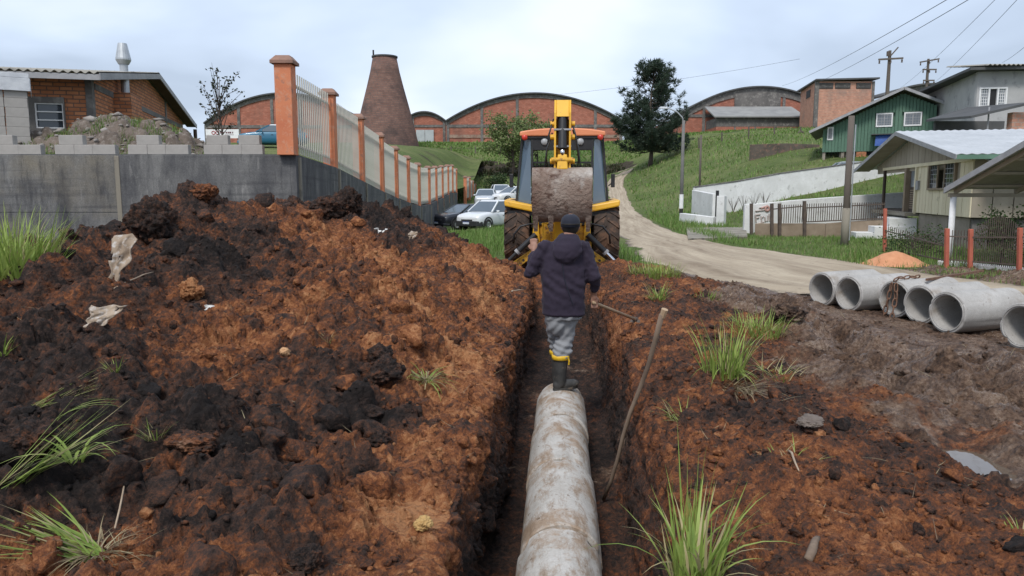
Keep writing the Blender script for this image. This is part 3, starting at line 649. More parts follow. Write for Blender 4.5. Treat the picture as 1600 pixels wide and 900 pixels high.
# ---- yard above the wall
YX = [-60, -20, -12, -8, -4.9]; YYr = [14.2, 20, 28, 36, 50, 70, 100]
YT = [[2.2, 2.2, 2.2, 2.22, wtop-.1], [2.3, 2.3, 2.3, 2.2, 1.95], [2.8, 2.8, 2.7, 2.3, 1.5], [3.4, 3.4, 3.2, 2.4, 1.1], [4.6, 4.6, 4.5, 3.4, 1.5], [6, 6, 6, 5, 2.3], [7.6, 7.6, 7.4, 7, 6]]
def Yd(x, y): return float(table(YX, YYr, YT, np.array([x]), np.array([y]))[0])
yx = np.linspace(-60, 0, 120); yy_ = arange_parts((14.2, 30, .3), (30, 100, 1)); 
yxx, yyy = np.meshgrid(yx, yy_); fx = np.interp(yyy, [p.y for p, _ in fpts], [p.x for p, _ in fpts]); yxx = -60+(yxx+60)/60*(fx+60)
yz = table(YX, YYr, YT, yxx, yyy)+fbm(yxx*.8, yyy*.8, seed=104)*.06*sstep(14.2, 15, yyy)
mnd = [at(175, 200, 16.6), at(245, 205, 17.0), at(60, 215, 15.8)]
I = np.arange(yxx.size).reshape(yxx.shape); Q_ = np.stack([I[:-1, :-1], I[:-1, 1:], I[1:, 1:], I[1:, :-1]], -1).reshape(-1, 4)
me = np_mesh('yard', np.stack([yxx, yyy, yz], -1).reshape(-1, 3), Q_, True); me.materials.append(M_TURF)
zn = np.zeros((yxx.size, 4)); zn[:, 0] = (.25+.5*fbm(yxx*.5, yyy*.5, seed=105)).ravel(); set_attr(me, 'zone', zn); tag(link(bpy.data.objects.new('yard', me)), kind='structure')
# ---- rubble mound
M_RUBBLE = surf('rubble', (.075, .058, .047), (.17, .135, .11), 4, .95, .6, 40, .02, c3=(.22, .19, .165))
mx_, my_ = np.meshgrid(np.linspace(-3.4, 2.3, 130), np.linspace(-1.7, 1.7, 70))
mz_ = 1.0*np.exp(-((mx_)/1.35)**2-(my_/1.0)**2)+.48*np.exp(-((mx_+2)/.9)**2-(my_/.9)**2)+.36*np.exp(-((mx_-1.4)/.6)**2-(my_/.8)**2)-.10
f1, f2, rr = worley(mx_*4, my_*4, 5); mz_ += (.22*np.sqrt(np.maximum(0, 1-(f1/.6)**2))*rr+.05*fbm(mx_*3, my_*3, seed=107))*sstep(0, .2, mz_)
mc = at(186, 228, 16.0); mo = (mc.x, 16.0, Yd(mc.x, 16.1))
I = np.arange(mx_.size).reshape(mx_.shape); Q_ = np.stack([I[:-1, :-1], I[:-1, 1:], I[1:, 1:], I[1:, :-1]], -1).reshape(-1, 4)
me = np_mesh('rubble_mound', np.stack([mx_, my_, mz_], -1).reshape(-1, 3), Q_, False); me.materials.append(M_RUBBLE)
rub = tag(link(bpy.data.objects.new('rubble_mound', me)), 'low mound of rubble and weeds in front of the brick house', 'rubble'); rub.location = mo
bv, bf = ico(1); st = []; nst = 380
kx = RNG.integers(0, mx_.shape[1], nst); ky = RNG.integers(5, mx_.shape[0]-5, nst); ok = mz_[ky, kx] > .05; kx, ky = kx[ok], ky[ok]
sz = .02+.07*RNG.random(len(kx))**2.5
Vs = bv[None]*(1+.34*RNG.standard_normal((len(kx), len(bv), 1)).clip(-1, 1))*RNG.uniform(.3, 1.6, (len(kx), 1, 3))*np.array([1.2, 1.2, .7])*sz[:, None, None]+np.stack([mx_[ky, kx], my_[ky, kx], mz_[ky, kx]+.02], -1)[:, None, :]
me = np_mesh('rubble_stones', Vs.reshape(-1, 3), (bf[None]+np.arange(len(kx))[:, None, None]*len(bv)).reshape(-1, 3)); me.materials.append(surf('pale_stone', (.15, .13, .115), (.34, .31, .285), 2, .9, .2, 50))
o = link(bpy.data.objects.new('rubble_stones', me), rub); o['kind'] = 'stuff'
# half-buried concrete ring on the mound
rg = MB(); 
for k in range(13): pass
rg.tube([(.42*math.cos(t), 0, .42*math.sin(t)) for t in np.linspace(-.2, 3.34, 16)], .05, 8)
ro = rg.build('pipe_ring', M_CONC_OLD, None, smooth=True); ro.location = (at(168, 180, 16.5).x, 16.3, mo[2]+.48); tag(ro, 'broken concrete pipe ring half buried in the rubble mound', 'pipe ring')
# ---- pallet stack of blocks at the left edge
ps = at(49, 195, 15.4); psz = Yd(ps.x, 15.4)
L_, H_ = .40, .19; ang = R(32)
def rot(x, y): return ps.x+x*math.cos(ang)-y*math.sin(ang), 15.4+x*math.sin(ang)+y*math.cos(ang)
pal = thing('wood_pallet', 'wooden pallet under the stack of concrete blocks', 'pallet', (ps.x, 15.4, psz), ang)
for x in (-.85, -.42, 0): B(x-.03, x+.03, .0, 1.2, 0, .10).build('runner', M_DARKWOOD, pal)
for k in range(6): B(-.9, .05, k*.2+.02, k*.2+.16, .101, .125).build('deck_board', M_DARKWOOD, pal)
bl_m = B(-.195, .195, 0, .135, 0, .186).mesh('concrete_block', M_BLOCK)
for lz in range(8):
    for ix in range(2):
        for iy in range(8):
            if ix == 0 and iy > 1: continue
            x, y = rot(-.64+ix*.41+random.uniform(-.006, .006), .04+iy*.142)
            o = bpy.data.objects.new('concrete_block', bl_m); link(o); o.location = (x, y, psz+.126+lz*.1905); o.rotation_euler = (0, 0, ang)
            tag(o, 'grey concrete block in the %s layer of the pallet stack' % ['lowest', 'second', 'third', 'fourth', 'fifth', 'sixth', 'seventh', 'plastic-covered top'][lz], 'block', 'blocks stacked on the pallet')
cov = MB(); x0, x1, y0, y1, z0, z1 = -.88, .02, .0, 1.22, .126+.95, .126+8*.1905+.012
cov.box(x0, x1, y0, y1, z1, z1+.09)
for sx, (xa, xb, ya, yb) in enumerate([(x0-.012, x1+.012, y0-.02, y0-.008), (x1+.008, x1+.02, y0-.008, y1)]): cov.box(xa, xb, ya, yb, z1-.26, z1-.005)
tag(cov.build('plastic_cover', surf('plastic_sheet', (.45, .47, .50), (.62, .64, .66), 5, .35, .3, 14, .02), None, bevel=.01), 'grey plastic cover over the top of the block stack', 'cover')
cv = bpy.data.objects['plastic_cover']; cv.location = (ps.x, 15.4, psz); cv.rotation_euler = (0, 0, ang)
# ================================================================== BRICK HOUSE ON THE LEFT
hc = at(150, 240, 18.0); hz = Yd(hc.x, 18)-.15
bh = thing('brick_house', 'single-storey brick house with grey corrugated roof and metal flue, above the wall', 'house', (hc.x, 18, hz), R(14.2))
EZ = at(155, 121, 18).z-hz; RZ = EZ+.88; HW = 12.0; HLn = 11.0
wm = MB()
wx0 = -1.22; wx1b = -.62; wz0 = EZ-1.20; wz1 = EZ-.62
wm.box(-HLn, wx0, 0, .2, 0, EZ).box(wx1b, 0, 0, .2, 0, EZ).box(wx0, wx1b, 0, .2, 0, wz0).box(wx0, wx1b, 0, .2, wz1, EZ)
wm.prism([(.2, 0), (HW, 0), (HW, EZ), (HW/2, RZ-.05), (.2, EZ+.03)], 'x', -.2, 0)
wm.box(-HLn, -.2, HW-.2, HW, 0, EZ)
wm.build('wall', M_BRICK_H, bh)
for (x, y, h) in [(-.001, -.02, EZ), (.012, 8.6, EZ+.5), (-3.6, -.02, EZ)]:
    B(x-.13, x+.012, y, y+.22, 0, h-.02).build('column', M_FCONC, bh)
B(-.14, .018, .25, HW-.2, EZ-.25, EZ-.1).build('beam', M_FCONC, bh)
wf = MB(); a0, a1 = wx0, wx1b
wf.box(a0-.14, a0, -.05, .1, wz0-.1, wz1+.14).box(a1, a1+.03, -.05, .1, wz0-.1, wz1+.14).box(a0, a1, -.05, .1, wz1, wz1+.14).box(a0, a1, -.05, .1, wz0-.1, wz0)
win = wf.build('window', M_FCONC, bh)
fr = MB()
for z in (wz0, wz0+.18, wz0+.37, wz1-.025): fr.box(a0, a1, -.02, .02, z, z+.025)
fr.box(a0, a0+.03, -.021, .019, wz0, wz1).box(a1-.03, a1, -.021, .019, wz0, wz1); fr.build('frame', M_WHITE, win)
B(a0+.01, a1-.01, .03, .04, wz0, wz1).build('pane', M_GLASS, win)
bt = MB().hexa([(0.001, 1.7, 0), (.5, 1.7, 0), (.5, 3.3, 0), (.001, 3.3, 0), (0.001, 1.9, EZ-.1), (.42, 1.9, EZ-.1), (.42, 3.0, EZ-.1), (.001, 3.0, EZ-.1)]); bt.build('chimney_breast', M_BRICK_H, bh)
def corrug(x0, x1, ya, za, yb, zb, wave, amp, thick=.012):
    xs_ = np.arange(x0, x1+.001, wave/6); v = []; f = []
    for k, x in enumerate(xs_):
        d_ = amp*math.cos(2*math.pi*x/wave)
        v += [(x, ya, za+d_), (x, yb, zb+d_), (x, ya, za+d_-thick), (x, yb, zb+d_-thick)]
    for k in range(len(xs_)-1):
        i = 4*k; f += [(i, i+4, i+5, i+1), (i+2, i+3, i+7, i+6), (i, i+2, i+6, i+4)]
    return v, f
slope = (RZ-EZ)/(HW/2)
rf = MB(); rf.add(*corrug(-HLn-.3, .40, -.75, EZ-.75*slope+.13, HW/2+.02, RZ+.13, .177, .028)); rf.add(*corrug(-HLn-.3, .40, HW+.75, EZ-.75*slope+.13, HW/2-.02, RZ+.13, .177, .028))
roof = rf.build('roof', M_ROOFGREY, bh, smooth=True)
fs = MB(); fs.bar((-HLn-.3, -.72, EZ-.72*slope+.02), (.40, -.72, EZ-.72*slope+.02), .03, .13); fs.bar((.39, -.75, EZ-.75*slope+.04), (.39, HW/2, RZ+.03), .03, .15, (0, 0, 1)); fs.bar((.39, HW/2, RZ+.03), (.39, HW+.75, EZ-.75*slope+.04), .03, .15)
fs.build('fascia', M_FASCIA, roof)
sf = MB()
for s_ in (0, 1):
    y0, z0, y1, z1 = (-.7, EZ-.7*slope, HW/2, RZ) if s_ == 0 else (HW+.7, EZ-.7*slope, HW/2, RZ)
    sf.hexa([(0.03, y0, z0), (.37, y0, z0), (.37, y1, z1), (.03, y1, z1), (.03, y0, z0+.03), (.37, y0, z0+.03), (.37, y1, z1+.03), (.03, y1, z1+.03)])
sf.build('soffit', M_DARKWOOD, roof)
fl = MB(); fy = 2.35; fz = at(186, 107, 20.3).z-hz-.30; ft = at(186, 67, 20.3).z-hz
fl.cyl((.2, fy, EZ-.1), (.2, fy, ft-.55), .105, n=16)
fl.lathe([(.105, ft-.55), (.13, ft-.55), (.19, ft-.44), (.19, ft-.40), (.11, ft-.01), (.0, ft)], 18, (.2, fy, 0)); fl.build('flue', M_ZINC, bh)
MB().cyl((.36, HW+.5, 0), (.36, HW+.5, EZ-.2), .07, n=8).build('porch_post', M_DARKWOOD, bh)
rl = MB(); 
for z in (.55, .9): rl.bar((.4, HW+.5, z), (1.5, HW+1.5, z-.1), .04, .04)
rl.bar((1.5, HW+1.5, 0), (1.5, HW+1.5, .85), .05, .05); rl.build('porch_rail', M_DARKWOOD, bh)
# ================================================================== OLD BRICKWORKS ON THE HILL
def arch_hall(name, label, px0, px1, py0, apexpx, apexpy, base_py, d, depth, pil, bands, mat_wall=M_BRICK_F, rim_h=.62):
    A0, A1 = at(px0, py0, d), at(px1, py0, d); ap = at(apexpx, apexpy, d); zb = at(px0, base_py, d).z-1.0
    W = A1.x-A0.x; cx_ = (A0.x+A1.x)/2; t = thing(name, label, 'warehouse', (cx_, d, zb)); hs = A0.z-zb; ha = ap.z-zb
    def zc(x): u = min(1, abs(x)/(W/2)); return hs+(ha-hs)*(1-u**2.0)
    xs_ = np.linspace(-W/2, W/2, 41)
    top = [(x, zc(x)) for x in xs_]
    MB().prism([(-W/2, 0), (W/2, 0)]+[(x, z-.1) for x, z in top[::-1]], 'y', 0, .5).build('brick_wall', mat_wall, t)
    B(-W/2, -W/2+.4, .5, depth, 0, hs-.2).build('side_wall', mat_wall, t); B(W/2-.4, W/2, .5, depth, 0, hs-.2).build('side_wall', mat_wall, t)
    rm = MB(); rf_ = MB()
    for k in range(40):
        (xa, za), (xb, zb_) = top[k], top[k+1]
        rm.hexa([(xa, -.16, za-rim_h), (xb, -.16, zb_-rim_h), (xb, -.01, zb_-rim_h), (xa, -.01, za-rim_h), (xa, -.16, za), (xb, -.16, zb_), (xb, -.01, zb_), (xa, -.01, za)])
        rf_.hexa([(xa, -.6, za+.01), (xb, -.6, zb_+.01), (xb, depth, zb_+.01), (xa, depth, za+.01), (xa, -.6, za+.22), (xb, -.6, zb_+.22), (xb, depth, zb_+.22), (xa, depth, za+.22)])
    rm.build('arch_rim', M_FCONC, t); rf_.build('roof', M_DARKROOF, t)
    for px in pil:
        x = at(px, 200, d).x-cx_
        if abs(x) < W/2: B(x-.22, x+.22, -.13, -.012, 0, max(.3, zc(x)-.3)).build('pilaster', M_FCONC, t)
    for (py, h, mt) in bands:
        z = at(800, py, d).z-zb; B(-W/2+.2, W/2-.2, -.10, -.013, z-h/2, z+h/2).build('tie_beam', mt, t)
    return t, cx_, zb
M_PALEBAND = surf('flaking_render', (.20, .13, .10), (.36, .27, .21), .8, .9, .2, 20, c3=(.24, .10, .075))
arch_hall('arched_warehouse', 'broad brick warehouse with low arched roof behind the backhoe', 697, 973, 190, 835, 147, 228, 122, 45, [700, 753, 808, 872, 930, 970], [(197, .45, M_FCONC), (213, .5, M_PALEBAND)])
arch_hall('arched_warehouse', 'arched brick warehouse behind the small leafy tree and corner post', 320, 572, 194, 446, 147, 228, 118, 45, [322, 374, 426, 470, 520], [(198, .45, M_FCONC)])
sm, scx, szb = arch_hall('arched_shed', 'small arched brick shed between the kiln and the broad warehouse', 630, 697, 190, 662, 176, 228, 123.5, 30, [645, 694], [(197, .4, M_FCONC)], rim_h=.5)
dr = MB(); x0, x1 = at(650, 210, 123.4).x-scx, at(678, 210, 123.4).x-scx; z0, z1 = 0.6, at(650, 203, 123.4).z-szb
M_GATE = surf('pale_steel_door', (.33, .36, .37), (.45, .48, .49), 1, .7, .1, 20)
for k in range(2):
    xa = x0+(x1-x0)*k/2; B(xa+.03, xa+(x1-x0)/2-.03, -.25, -.17, z0, z1).build('door', M_GATE, sm)
rh, rcx, rzb = arch_hall('arched_warehouse', 'grey-rimmed arched warehouse behind the long low annex', 1060, 1312, 180, 1186, 137, 210, 118, 40, [1099, 1148, 1223], [(181, .45, M_FCONC)], rim_h=1.1)
x0, x1 = at(1148, 160, 118).x-rcx, at(1219, 160, 118).x-rcx
B(x0, x1, -.24, -.14, 5.2, at(1186, 146, 118).z-rzb).build('render_panel', M_FCONC, rh)
# annex in front
d = 112; p0, p1 = at(1119, 210, d), at(1250, 210, d); an = thing('annex', 'long low annex with grey roof and brick base under the grey-rimmed arch', 'shed', ((p0.x+p1.x)/2, d, p0.z-1.0)); W = p1.x-p0.x
zt = at(1119, 184, d).z-p0.z+1; zm = at(1119, 198, d).z-p0.z+1; zr_d = at(1119, 168, d+5).z-p0.z+1
B(-W/2, W/2, 0, 6, 0, zm).build('base_wall', M_BRICK_F, an); B(-W/2-.02, W/2+.02, -.02, 6, zm+.01, zt).build('upper_wall', M_FCONC, an)
MB().hexa([(-W/2-.5, -.6, zt), (W/2+.5, -.6, zt), (W/2+.5, 5.4, zr_d), (-W/2-.5, 5.4, zr_d), (-W/2-.5, -.6, zt+.2), (W/2+.5, -.6, zt+.2), (W/2+.5, 5.4, zr_d+.2), (-W/2-.5, 5.4, zr_d+.2)]).build('roof', surf('annex_roof', (.20, .20, .20), (.30, .30, .29), .5, .9, .1, 20), an)
for px in (1148, 1180, 1212): x = at(px, 200, d).x-(p0.x+p1.x)/2; B(x-.12, x+.12, -.05, -.001, 0, zm).build('pier', M_FCONC, an)
# kiln
d = 104; kb = at(604, 228, d); kt = at(600, 90, d); sc = d/F*1.0
kz0 = kb.z-1.5; H = kt.z-kz0
prof = []
for t_, r_ in [(0, 53), (.12, 49.5), (.3, 43.5), (.5, 36), (.7, 28), (.86, 22), (1, 18)]: prof.append((r_*sc, t_*H))
kiln = thing('brick_kiln', 'tall tapering dark brick kiln chimney', 'kiln', (kb.x, d, kz0))
MB().lathe(prof+[(18*sc-.5, H), (18*sc-.5, H-3)], 32).build('shaft', M_BRICK_K, kiln, smooth=True)
MB().lathe([(18*sc+.05, H-.02), (18*sc+.14, H-.02), (18*sc+.14, H+.16), (18*sc-.4, H+.18)], 32).build('rim', M_DARKROOF, kiln)
MB().cyl((-17*sc, 0, H+.1), (-17*sc, 0, H+1.0), .12, n=6).build('lightning_rod', M_BLACK, kiln)
# brick tower block
d = 100; c0 = at(1272, 210, d); tb = thing('brick_tower', 'square brick tower block with vent openings under its flat roof', 'building', (c0.x, d, c0.z-2))
zt = at(1272, 127, d).z-c0.z+2; wr = at(1366, 127, d).x-c0.x
tang = R(0)
MB().box(0, wr, 0, .3, 0, zt).hexa([(-.001, .0, 0), (.3, .3, 0), (1.7, 9, 0), (1.4, 9, 0), (-.001, 0, zt), (.3, .3, zt), (1.7, 9, zt), (1.4, 9, zt)]).box(wr-.3, wr, .3, 9, 0, zt).build('wall', M_BRICK_T, tb)
B(-.15, .35, -.06, .25, 0, zt).build('corner_column', M_FCONC, tb); B(wr-.25, wr+.1, -.06, .25, 0, zt).build('corner_column', M_FCONC, tb)
MB().hexa([(-.3, -.5, zt+.05), (wr+.5, -.5, zt+.25), (wr+.5, 9.3, zt+.25), (.9, 9.3, zt-.2), (-.3, -.5, zt+.25), (wr+.5, -.5, zt+.45), (wr+.5, 9.3, zt+.45), (.9, 9.3, zt+.0)]).build('roof', M_DARKROOF, tb)
for (pa_, pb_) in [(1279, 1302), (1305, 1329), (1338, 1361)]:
    xa, xb = at(pa_, 130, d).x-c0.x, at(pb_, 130, d).x-c0.x; zl_, zh = zt-at(0, 129, d).z+at(0, 138, d).z, zt-.15
    zl_ = zt-.95
    op = B(xa, xb, -.05, -.002, zl_, zt-.2).build('vent', M_BLACK, tb)
    for k in range(4): z = zl_+.06+k*.17; B(xa+.02, xb-.02, -.09, -.051, z, z+.07).build('slat', M_FCONC, op)
for (t0, t1, z0, z1) in [(.35, .6, zt-1.6, zt-.6), (.3, .65, 1.0, 2.8)]:
    MB().hexa([(1.4*t0-.06, 9*t0, z0), (1.4*t0-.02, 9*t0, z0), (1.4*t1-.02, 9*t1, z0), (1.4*t1-.06, 9*t1, z0), (1.4*t0-.06, 9*t0, z1), (1.4*t0-.02, 9*t0, z1), (1.4*t1-.02, 9*t1, z1), (1.4*t1-.06, 9*t1, z1)]).build('side_opening', M_BLACK, tb)
# banner on posts
d = 62; b0, b1 = at(322, 216, d), at(373, 202, d); gz = Yd(b0.x, d)
bn = thing('banner', 'white banner with small red lettering on posts behind the loose blocks', 'banner', ((b0.x+b1.x)/2, d, gz)); W = b1.x-b0.x; zl_, zh = b0.z-gz, b1.z-gz
B(-W/2, W/2, -.03, 0, zl_, zh).build('panel', M_WHITE, bn)
for x in (-W/2+.1, W/2-.1): B(x-.05, x+.05, .01, .1, 0, zh).build('post', M_DARKWOOD, bn)
M_REDINK = surf('red_ink', (.30, .05, .06), (.38, .07, .08), 5, .7, 0); M_DARKINK = surf('dark_ink', (.10, .04, .05), (.16, .06, .07), 5, .7, 0)
mk = MB()
for x in (-.72, -.40): mk.tube([(x+.13*math.cos(t), -.035, zh-.28+.13*math.sin(t)) for t in np.linspace(0, 6.283, 14)], .035, 5, False)
mk.build('lettering', M_REDINK, bn)
mk = MB()
for x, w in [(-.1, .14), (.1, .1), (.34, .12), (.5, .1), (.66, .16), (.86, .08)]: mk.box(x-w/2, x+w/2, -.04, -.031, zh-.34, zh-.20)
mk.box(.2, .95, -.04, -.031, zh-.46, zh-.43); mk.build('lettering', M_DARKINK, bn)
# ================================================================== RIGHT SIDE: WALLS, POLES, HOUSES
M_WHITEWALL = surf('whitewashed_blockwork', (.58, .58, .57), (.74, .74, .735), 1.3, .9, .5, 18, .02, dirt=(.36, .36, .345), dirtlo=.60, dirtscale=3, c3=(.62, .62, .60))
M_DIRTYWALL = surf('mud_splashed_wall', (.20, .15, .105), (.30, .24, .18), 2, .9, .3, 30, .02)
M_BEIGE = surf('beige_boards', (.58, .51, .36), (.70, .63, .46), 2, .8, .15, 60, .004, streak=True, dirt=(.29, .245, .17), dirtlo=.6, dirtscale=3)
M_TAUPE = surf('taupe_boards', (.26, .225, .175), (.34, .30, .24), 2, .8, .15, 60, .004, streak=True)
M_GREEN = surf('green_boards', (.080, .155, .110), (.115, .205, .150), 1.5, .8, .15, 50, .004, streak=True, dirt=(.07, .115, .085), dirtlo=.58, dirtscale=2)
M_WHITEROOF = surf('white_metal_roof', (.37, .385, .40), (.48, .495, .51), 1.2, .5, .05, 30, .004, dirt=(.45, .45, .45), dirtlo=.62, dirtscale=2.5)
M_GREYWALL = surf('bare_render', (.32, .32, .325), (.44, .435, .43), .7, .9, .3, 25, .01, dirt=(.18, .18, .185), dirtlo=.56, dirtscale=1)
M_POLE = surf('old_pole', (.085, .07, .06), (.15, .125, .105), 2, .85, .3, 40, .006, streak=True)
M_CPOLE = surf('concrete_pole', (.11, .108, .104), (.18, .175, .168), 2, .85, .2, 40, .004)
M_TRIM = surf('brown_trim', (.20, .15, .10), (.28, .22, .155), 3, .75, .1, 60)
M_REDPOST = surf('red_post', (.36, .095, .06), (.48, .14, .09), 3, .7, .15, 50)
M_STEEL = surf('rusty_steel', (.06, .048, .042), (.12, .09, .072), 6, .7, .2, 80, .002)
M_SAND = surf('orange_sand', (.47, .21, .105), (.58, .28, .15), 6, .95, .5, 90, .01)
M_FOUND = surf('foundation', (.19, .165, .135), (.30, .265, .225), 2, .9, .3, 30)
def strip_wall(name, label, pts, thick, mat, cat='wall', cap=None):
    """free-standing wall through (x, y, ztop, zbottom) points"""
    t = thing(name, label, cat, (pts[0][0], pts[0][1], pts[0][3]))
    ox, oy, oz = pts[0][0], pts[0][1], pts[0][3]; first = True
    for p, q in zip(pts[:-1], pts[1:]):
        n = Vector((-(q[1]-p[1]), q[0]-p[0], 0)).normalized()*thick/2
        m_ = MB().hexa([(p[0]-ox-n.x, p[1]-oy-n.y, p[3]-oz), (q[0]-ox-n.x, q[1]-oy-n.y, q[3]-oz), (q[0]-ox+n.x, q[1]-oy+n.y, q[3]-oz), (p[0]-ox+n.x, p[1]-oy+n.y, p[3]-oz),
                        (p[0]-ox-n.x, p[1]-oy-n.y, p[2]-oz), (q[0]-ox-n.x, q[1]-oy-n.y, q[2]-oz), (q[0]-ox+n.x, q[1]-oy+n.y, q[2]-oz), (p[0]-ox+n.x, p[1]-oy+n.y, p[2]-oz)])
        m_.build('wall_stretch', mat, t, bevel=.02)
        if cap:
            MB().hexa([(p[0]-ox-n.x*1.3, p[1]-oy-n.y*1.3, p[2]-oz+.002), (q[0]-ox-n.x*1.3, q[1]-oy-n.y*1.3, q[2]-oz+.002), (q[0]-ox+n.x*1.3, q[1]-oy+n.y*1.3, q[2]-oz+.002), (p[0]-ox+n.x*1.3, p[1]-oy+n.y*1.3, p[2]-oz+.002),
                       (p[0]-ox-n.x*1.3, p[1]-oy-n.y*1.3, p[2]-oz+.05), (q[0]-ox-n.x*1.3, q[1]-oy-n.y*1.3, q[2]-oz+.05), (q[0]-ox+n.x*1.3, q[1]-oy+n.y*1.3, q[2]-oz+.05), (p[0]-ox+n.x*1.3, p[1]-oy+n.y*1.3, p[2]-oz+.05)]).build('coping', cap, t)
    return t
def wp(px, pt, pb, d, sink=.5): a_ = at(px, pt, d); b_ = at(px, pb, d); return (a_.x, d, a_.z, b_.z-sink)
strip_wall('white_wall', 'long whitewashed block wall climbing the hillside behind the beige house', [wp(1084, 293, 341, 42), wp(1150, 284, 323, 42.6), wp(1215, 272, 313, 43.2), wp(1280, 263, 303, 43.8), wp(1345, 254, 292, 44.4), wp(1425, 247, 282, 45.2)], .22, M_WHITEWALL, cap=M_FCONC)
strip_wall('white_wall', 'short whitewashed return wall with a dark gate post by the path', [wp(1084, 297, 341, 41.7), wp(1117, 303, 352, 37)], .2, M_WHITEWALL)
strip_wall('low_wall', 'knee-high flaking white wall beside the concrete path', [wp(1066, 333, 352, 36.2), wp(1092, 336, 358, 34.6), wp(1117, 339, 357, 34.0)], .3, M_WHITEWALL)
strip_wall('white_pillar', 'white gate pillar between the black gate post and the grass', [wp(1122, 306, 357, 34), wp(1134, 306, 357, 33.8)], .35, M_WHITEWALL, 'pillar')
tag(B(-.06, .06, -.06, .06, -.5, 1.7).build('gate_post', M_BLACK), 'thin black gate post beside the white pillar', 'post'); q = at(1119, 356, 34.2); bpy.data.objects['gate_post'].location = (q.x, 34.2, q.z)
lw_ = strip_wall('white_wall', 'white wall with faded painted lettering behind the picket fence', [wp(1165, 320, 368, 30), wp(1235, 313, 360, 30.2), wp(1300, 308, 352, 30.4), wp(1418, 300, 348, 30.8)], .22, M_WHITEWALL)
strip_wall('white_pillar', 'white end pillar of the lettered wall', [wp(1163, 319, 370, 29.75), wp(1178, 318, 370, 29.7)], .35, M_WHITEWALL, 'pillar')
# faded lettering: brush strokes standing a hair proud of the wall
M_FADED = surf('faded_brown_paint', (.36, .30, .27), (.48, .42, .39), 8, .9, 0); M_FRED = surf('faded_red_paint', (.40, .22, .19), (.50, .32, .28), 8, .9, 0)
def wall_pt(px, py): 
    q = at(px, py, 29.86); return (q.x, 29.86+(px-1165)*.0029, q.z)
lo = lw_.location
def stroke(pts, w, mat):
    m_ = MB().tube([Vector(wall_pt(*p))-lo for p in pts], w, 5); return m_.build('lettering', mat, lw_)
for s_ in ([(1181, 336), (1182, 347)], [(1181, 336), (1189, 335)], [(1182, 341), (1187, 340)], [(1190, 338), (1191, 347)], [(1190, 341), (1194, 338)], [(1196, 339), (1197, 346), (1201, 345), (1201, 337)], [(1203, 334), (1204, 345)], [(1184, 350), (1195, 347)], [(1181, 330), (1198, 328)], [(1187, 325), (1191, 324)]): stroke(s_, .028, M_FADED)
stroke([(1200+3.2*math.cos(t), 326+3.6*math.sin(t)) for t in np.linspace(0, 6.28, 10)], .05, M_FRED); stroke([(1190, 326), (1196, 323)], .035, M_FRED)
# dirty plinth and picket fence
strip_wall('plinth', 'mud-splashed low plinth under the picket fence', [wp(1180, 349, 374, 27.4), wp(1290, 349, 371, 26.6), wp(1385, 342, 369, 26)], .2, M_DIRTYWALL)
pk = thing('picket_fence', 'dark steel picket fence in front of the lettered white wall', 'fence', (at(1180, 372, 27.2).x, 27.2, g1(at(1180, 372, 27.2).x, 27.2)))
pko = pk.location.copy()
def pkp(px, py):
    d_ = 27.2-(px-1180)/205*1.3; q = at(px, py, d_); return Vector((q.x, d_, q.z))-pko
for px in (1174, 1206, 1218, 1257): MB().bar(pkp(px, 377), pkp(px, 318 if px != 1257 else 314), .10, .10).build('post', M_STEEL, pk)
for (pa_, pb_) in [((1206, 327), (1257, 322)), ((1257, 325), (1383, 319)), ((1257, 347), (1383, 341))]:
    MB().bar(pkp(*pa_), pkp(*pb_), .04, .04).build('rail', M_STEEL, pk)
pkm = B(-.011, .011, -.011, .011, 0, 1).mesh('picket', M_STEEL)
for k in range(46):
    px = 1221+k*3.55
    if abs(px-1257) < 2: continue
    b_ = pkp(px, 349-(px-1220)*.04); t_ = pkp(px, (320 if px < 1257 else 319)-(px-1220)*.02)
    o = bpy.data.objects.new('picket', pkm); link(o, pk); o.location = b_; o.scale = (1, 1, (t_-b_).z)
# concrete path
pp = [atz(1072, 357, .05), atz(1165, 357, .05), atz(1168, 372, .03), atz(1075, 376, .03)]
tag(MB().add([(1*p.x, p.y, g1(p.x, p.y)+.09) for p in pp]+[(p.x, p.y, -.5) for p in pp], [(0, 1, 2, 3), (0, 3, 7, 4), (3, 2, 6, 7), (2, 1, 5, 6), (1, 0, 4, 5)]).build('path', M_CONC_TAN, bevel=.01), kind='structure')
# ---- poles
def post(name, label, px, pt, pb, d, r0, r1, mat, cat='pole', sink=.3, group=None):
    b_ = at(px, pb, d); t_ = at(px, pt, d); t = thing(name, label, cat, (b_.x, d, b_.z), 0, group)
    MB().cyl((0, 0, -sink), (0, 0, t_.z-b_.z), r0, r1, 10).build('shaft', mat, t, smooth=True); return t, b_, t_.z-b_.z
t, b_, h = post('service_pole', 'thick dark wooden service pole standing on the verge by the picket fence', 1319, 181, 386, 22, .10, .085, M_POLE)
MB().cyl((0, 0, 0), (0, 0, 1.15), .115, .112, 10).build('sleeve', M_CONC_TAN, t, smooth=True)
MB().tube([(.12, -.03, .2), (.12, -.03, h-.25)], .018, 6).build('conduit', M_ZINC, t)
t, b_, h = post('street_lamp', 'street lamp with curved arm beside the pine at the roadside', 1064, 188, 336, 40, .105, .075, M_CPOLE, 'street lamp')
MB().cyl((0, 0, .35), (0, 0, 1.1), .112, .110, 12).build('painted_band', M_WHITE, t)
arm = [(0, 0, h-.15), (-.08, 0, h+.15), (-.35, 0, h+.42), (-.75, 0, h+.60), (-.95, 0, h+.64)]
MB().tube(arm, .035, 8).build('arm', M_ZINC, t, smooth=True)
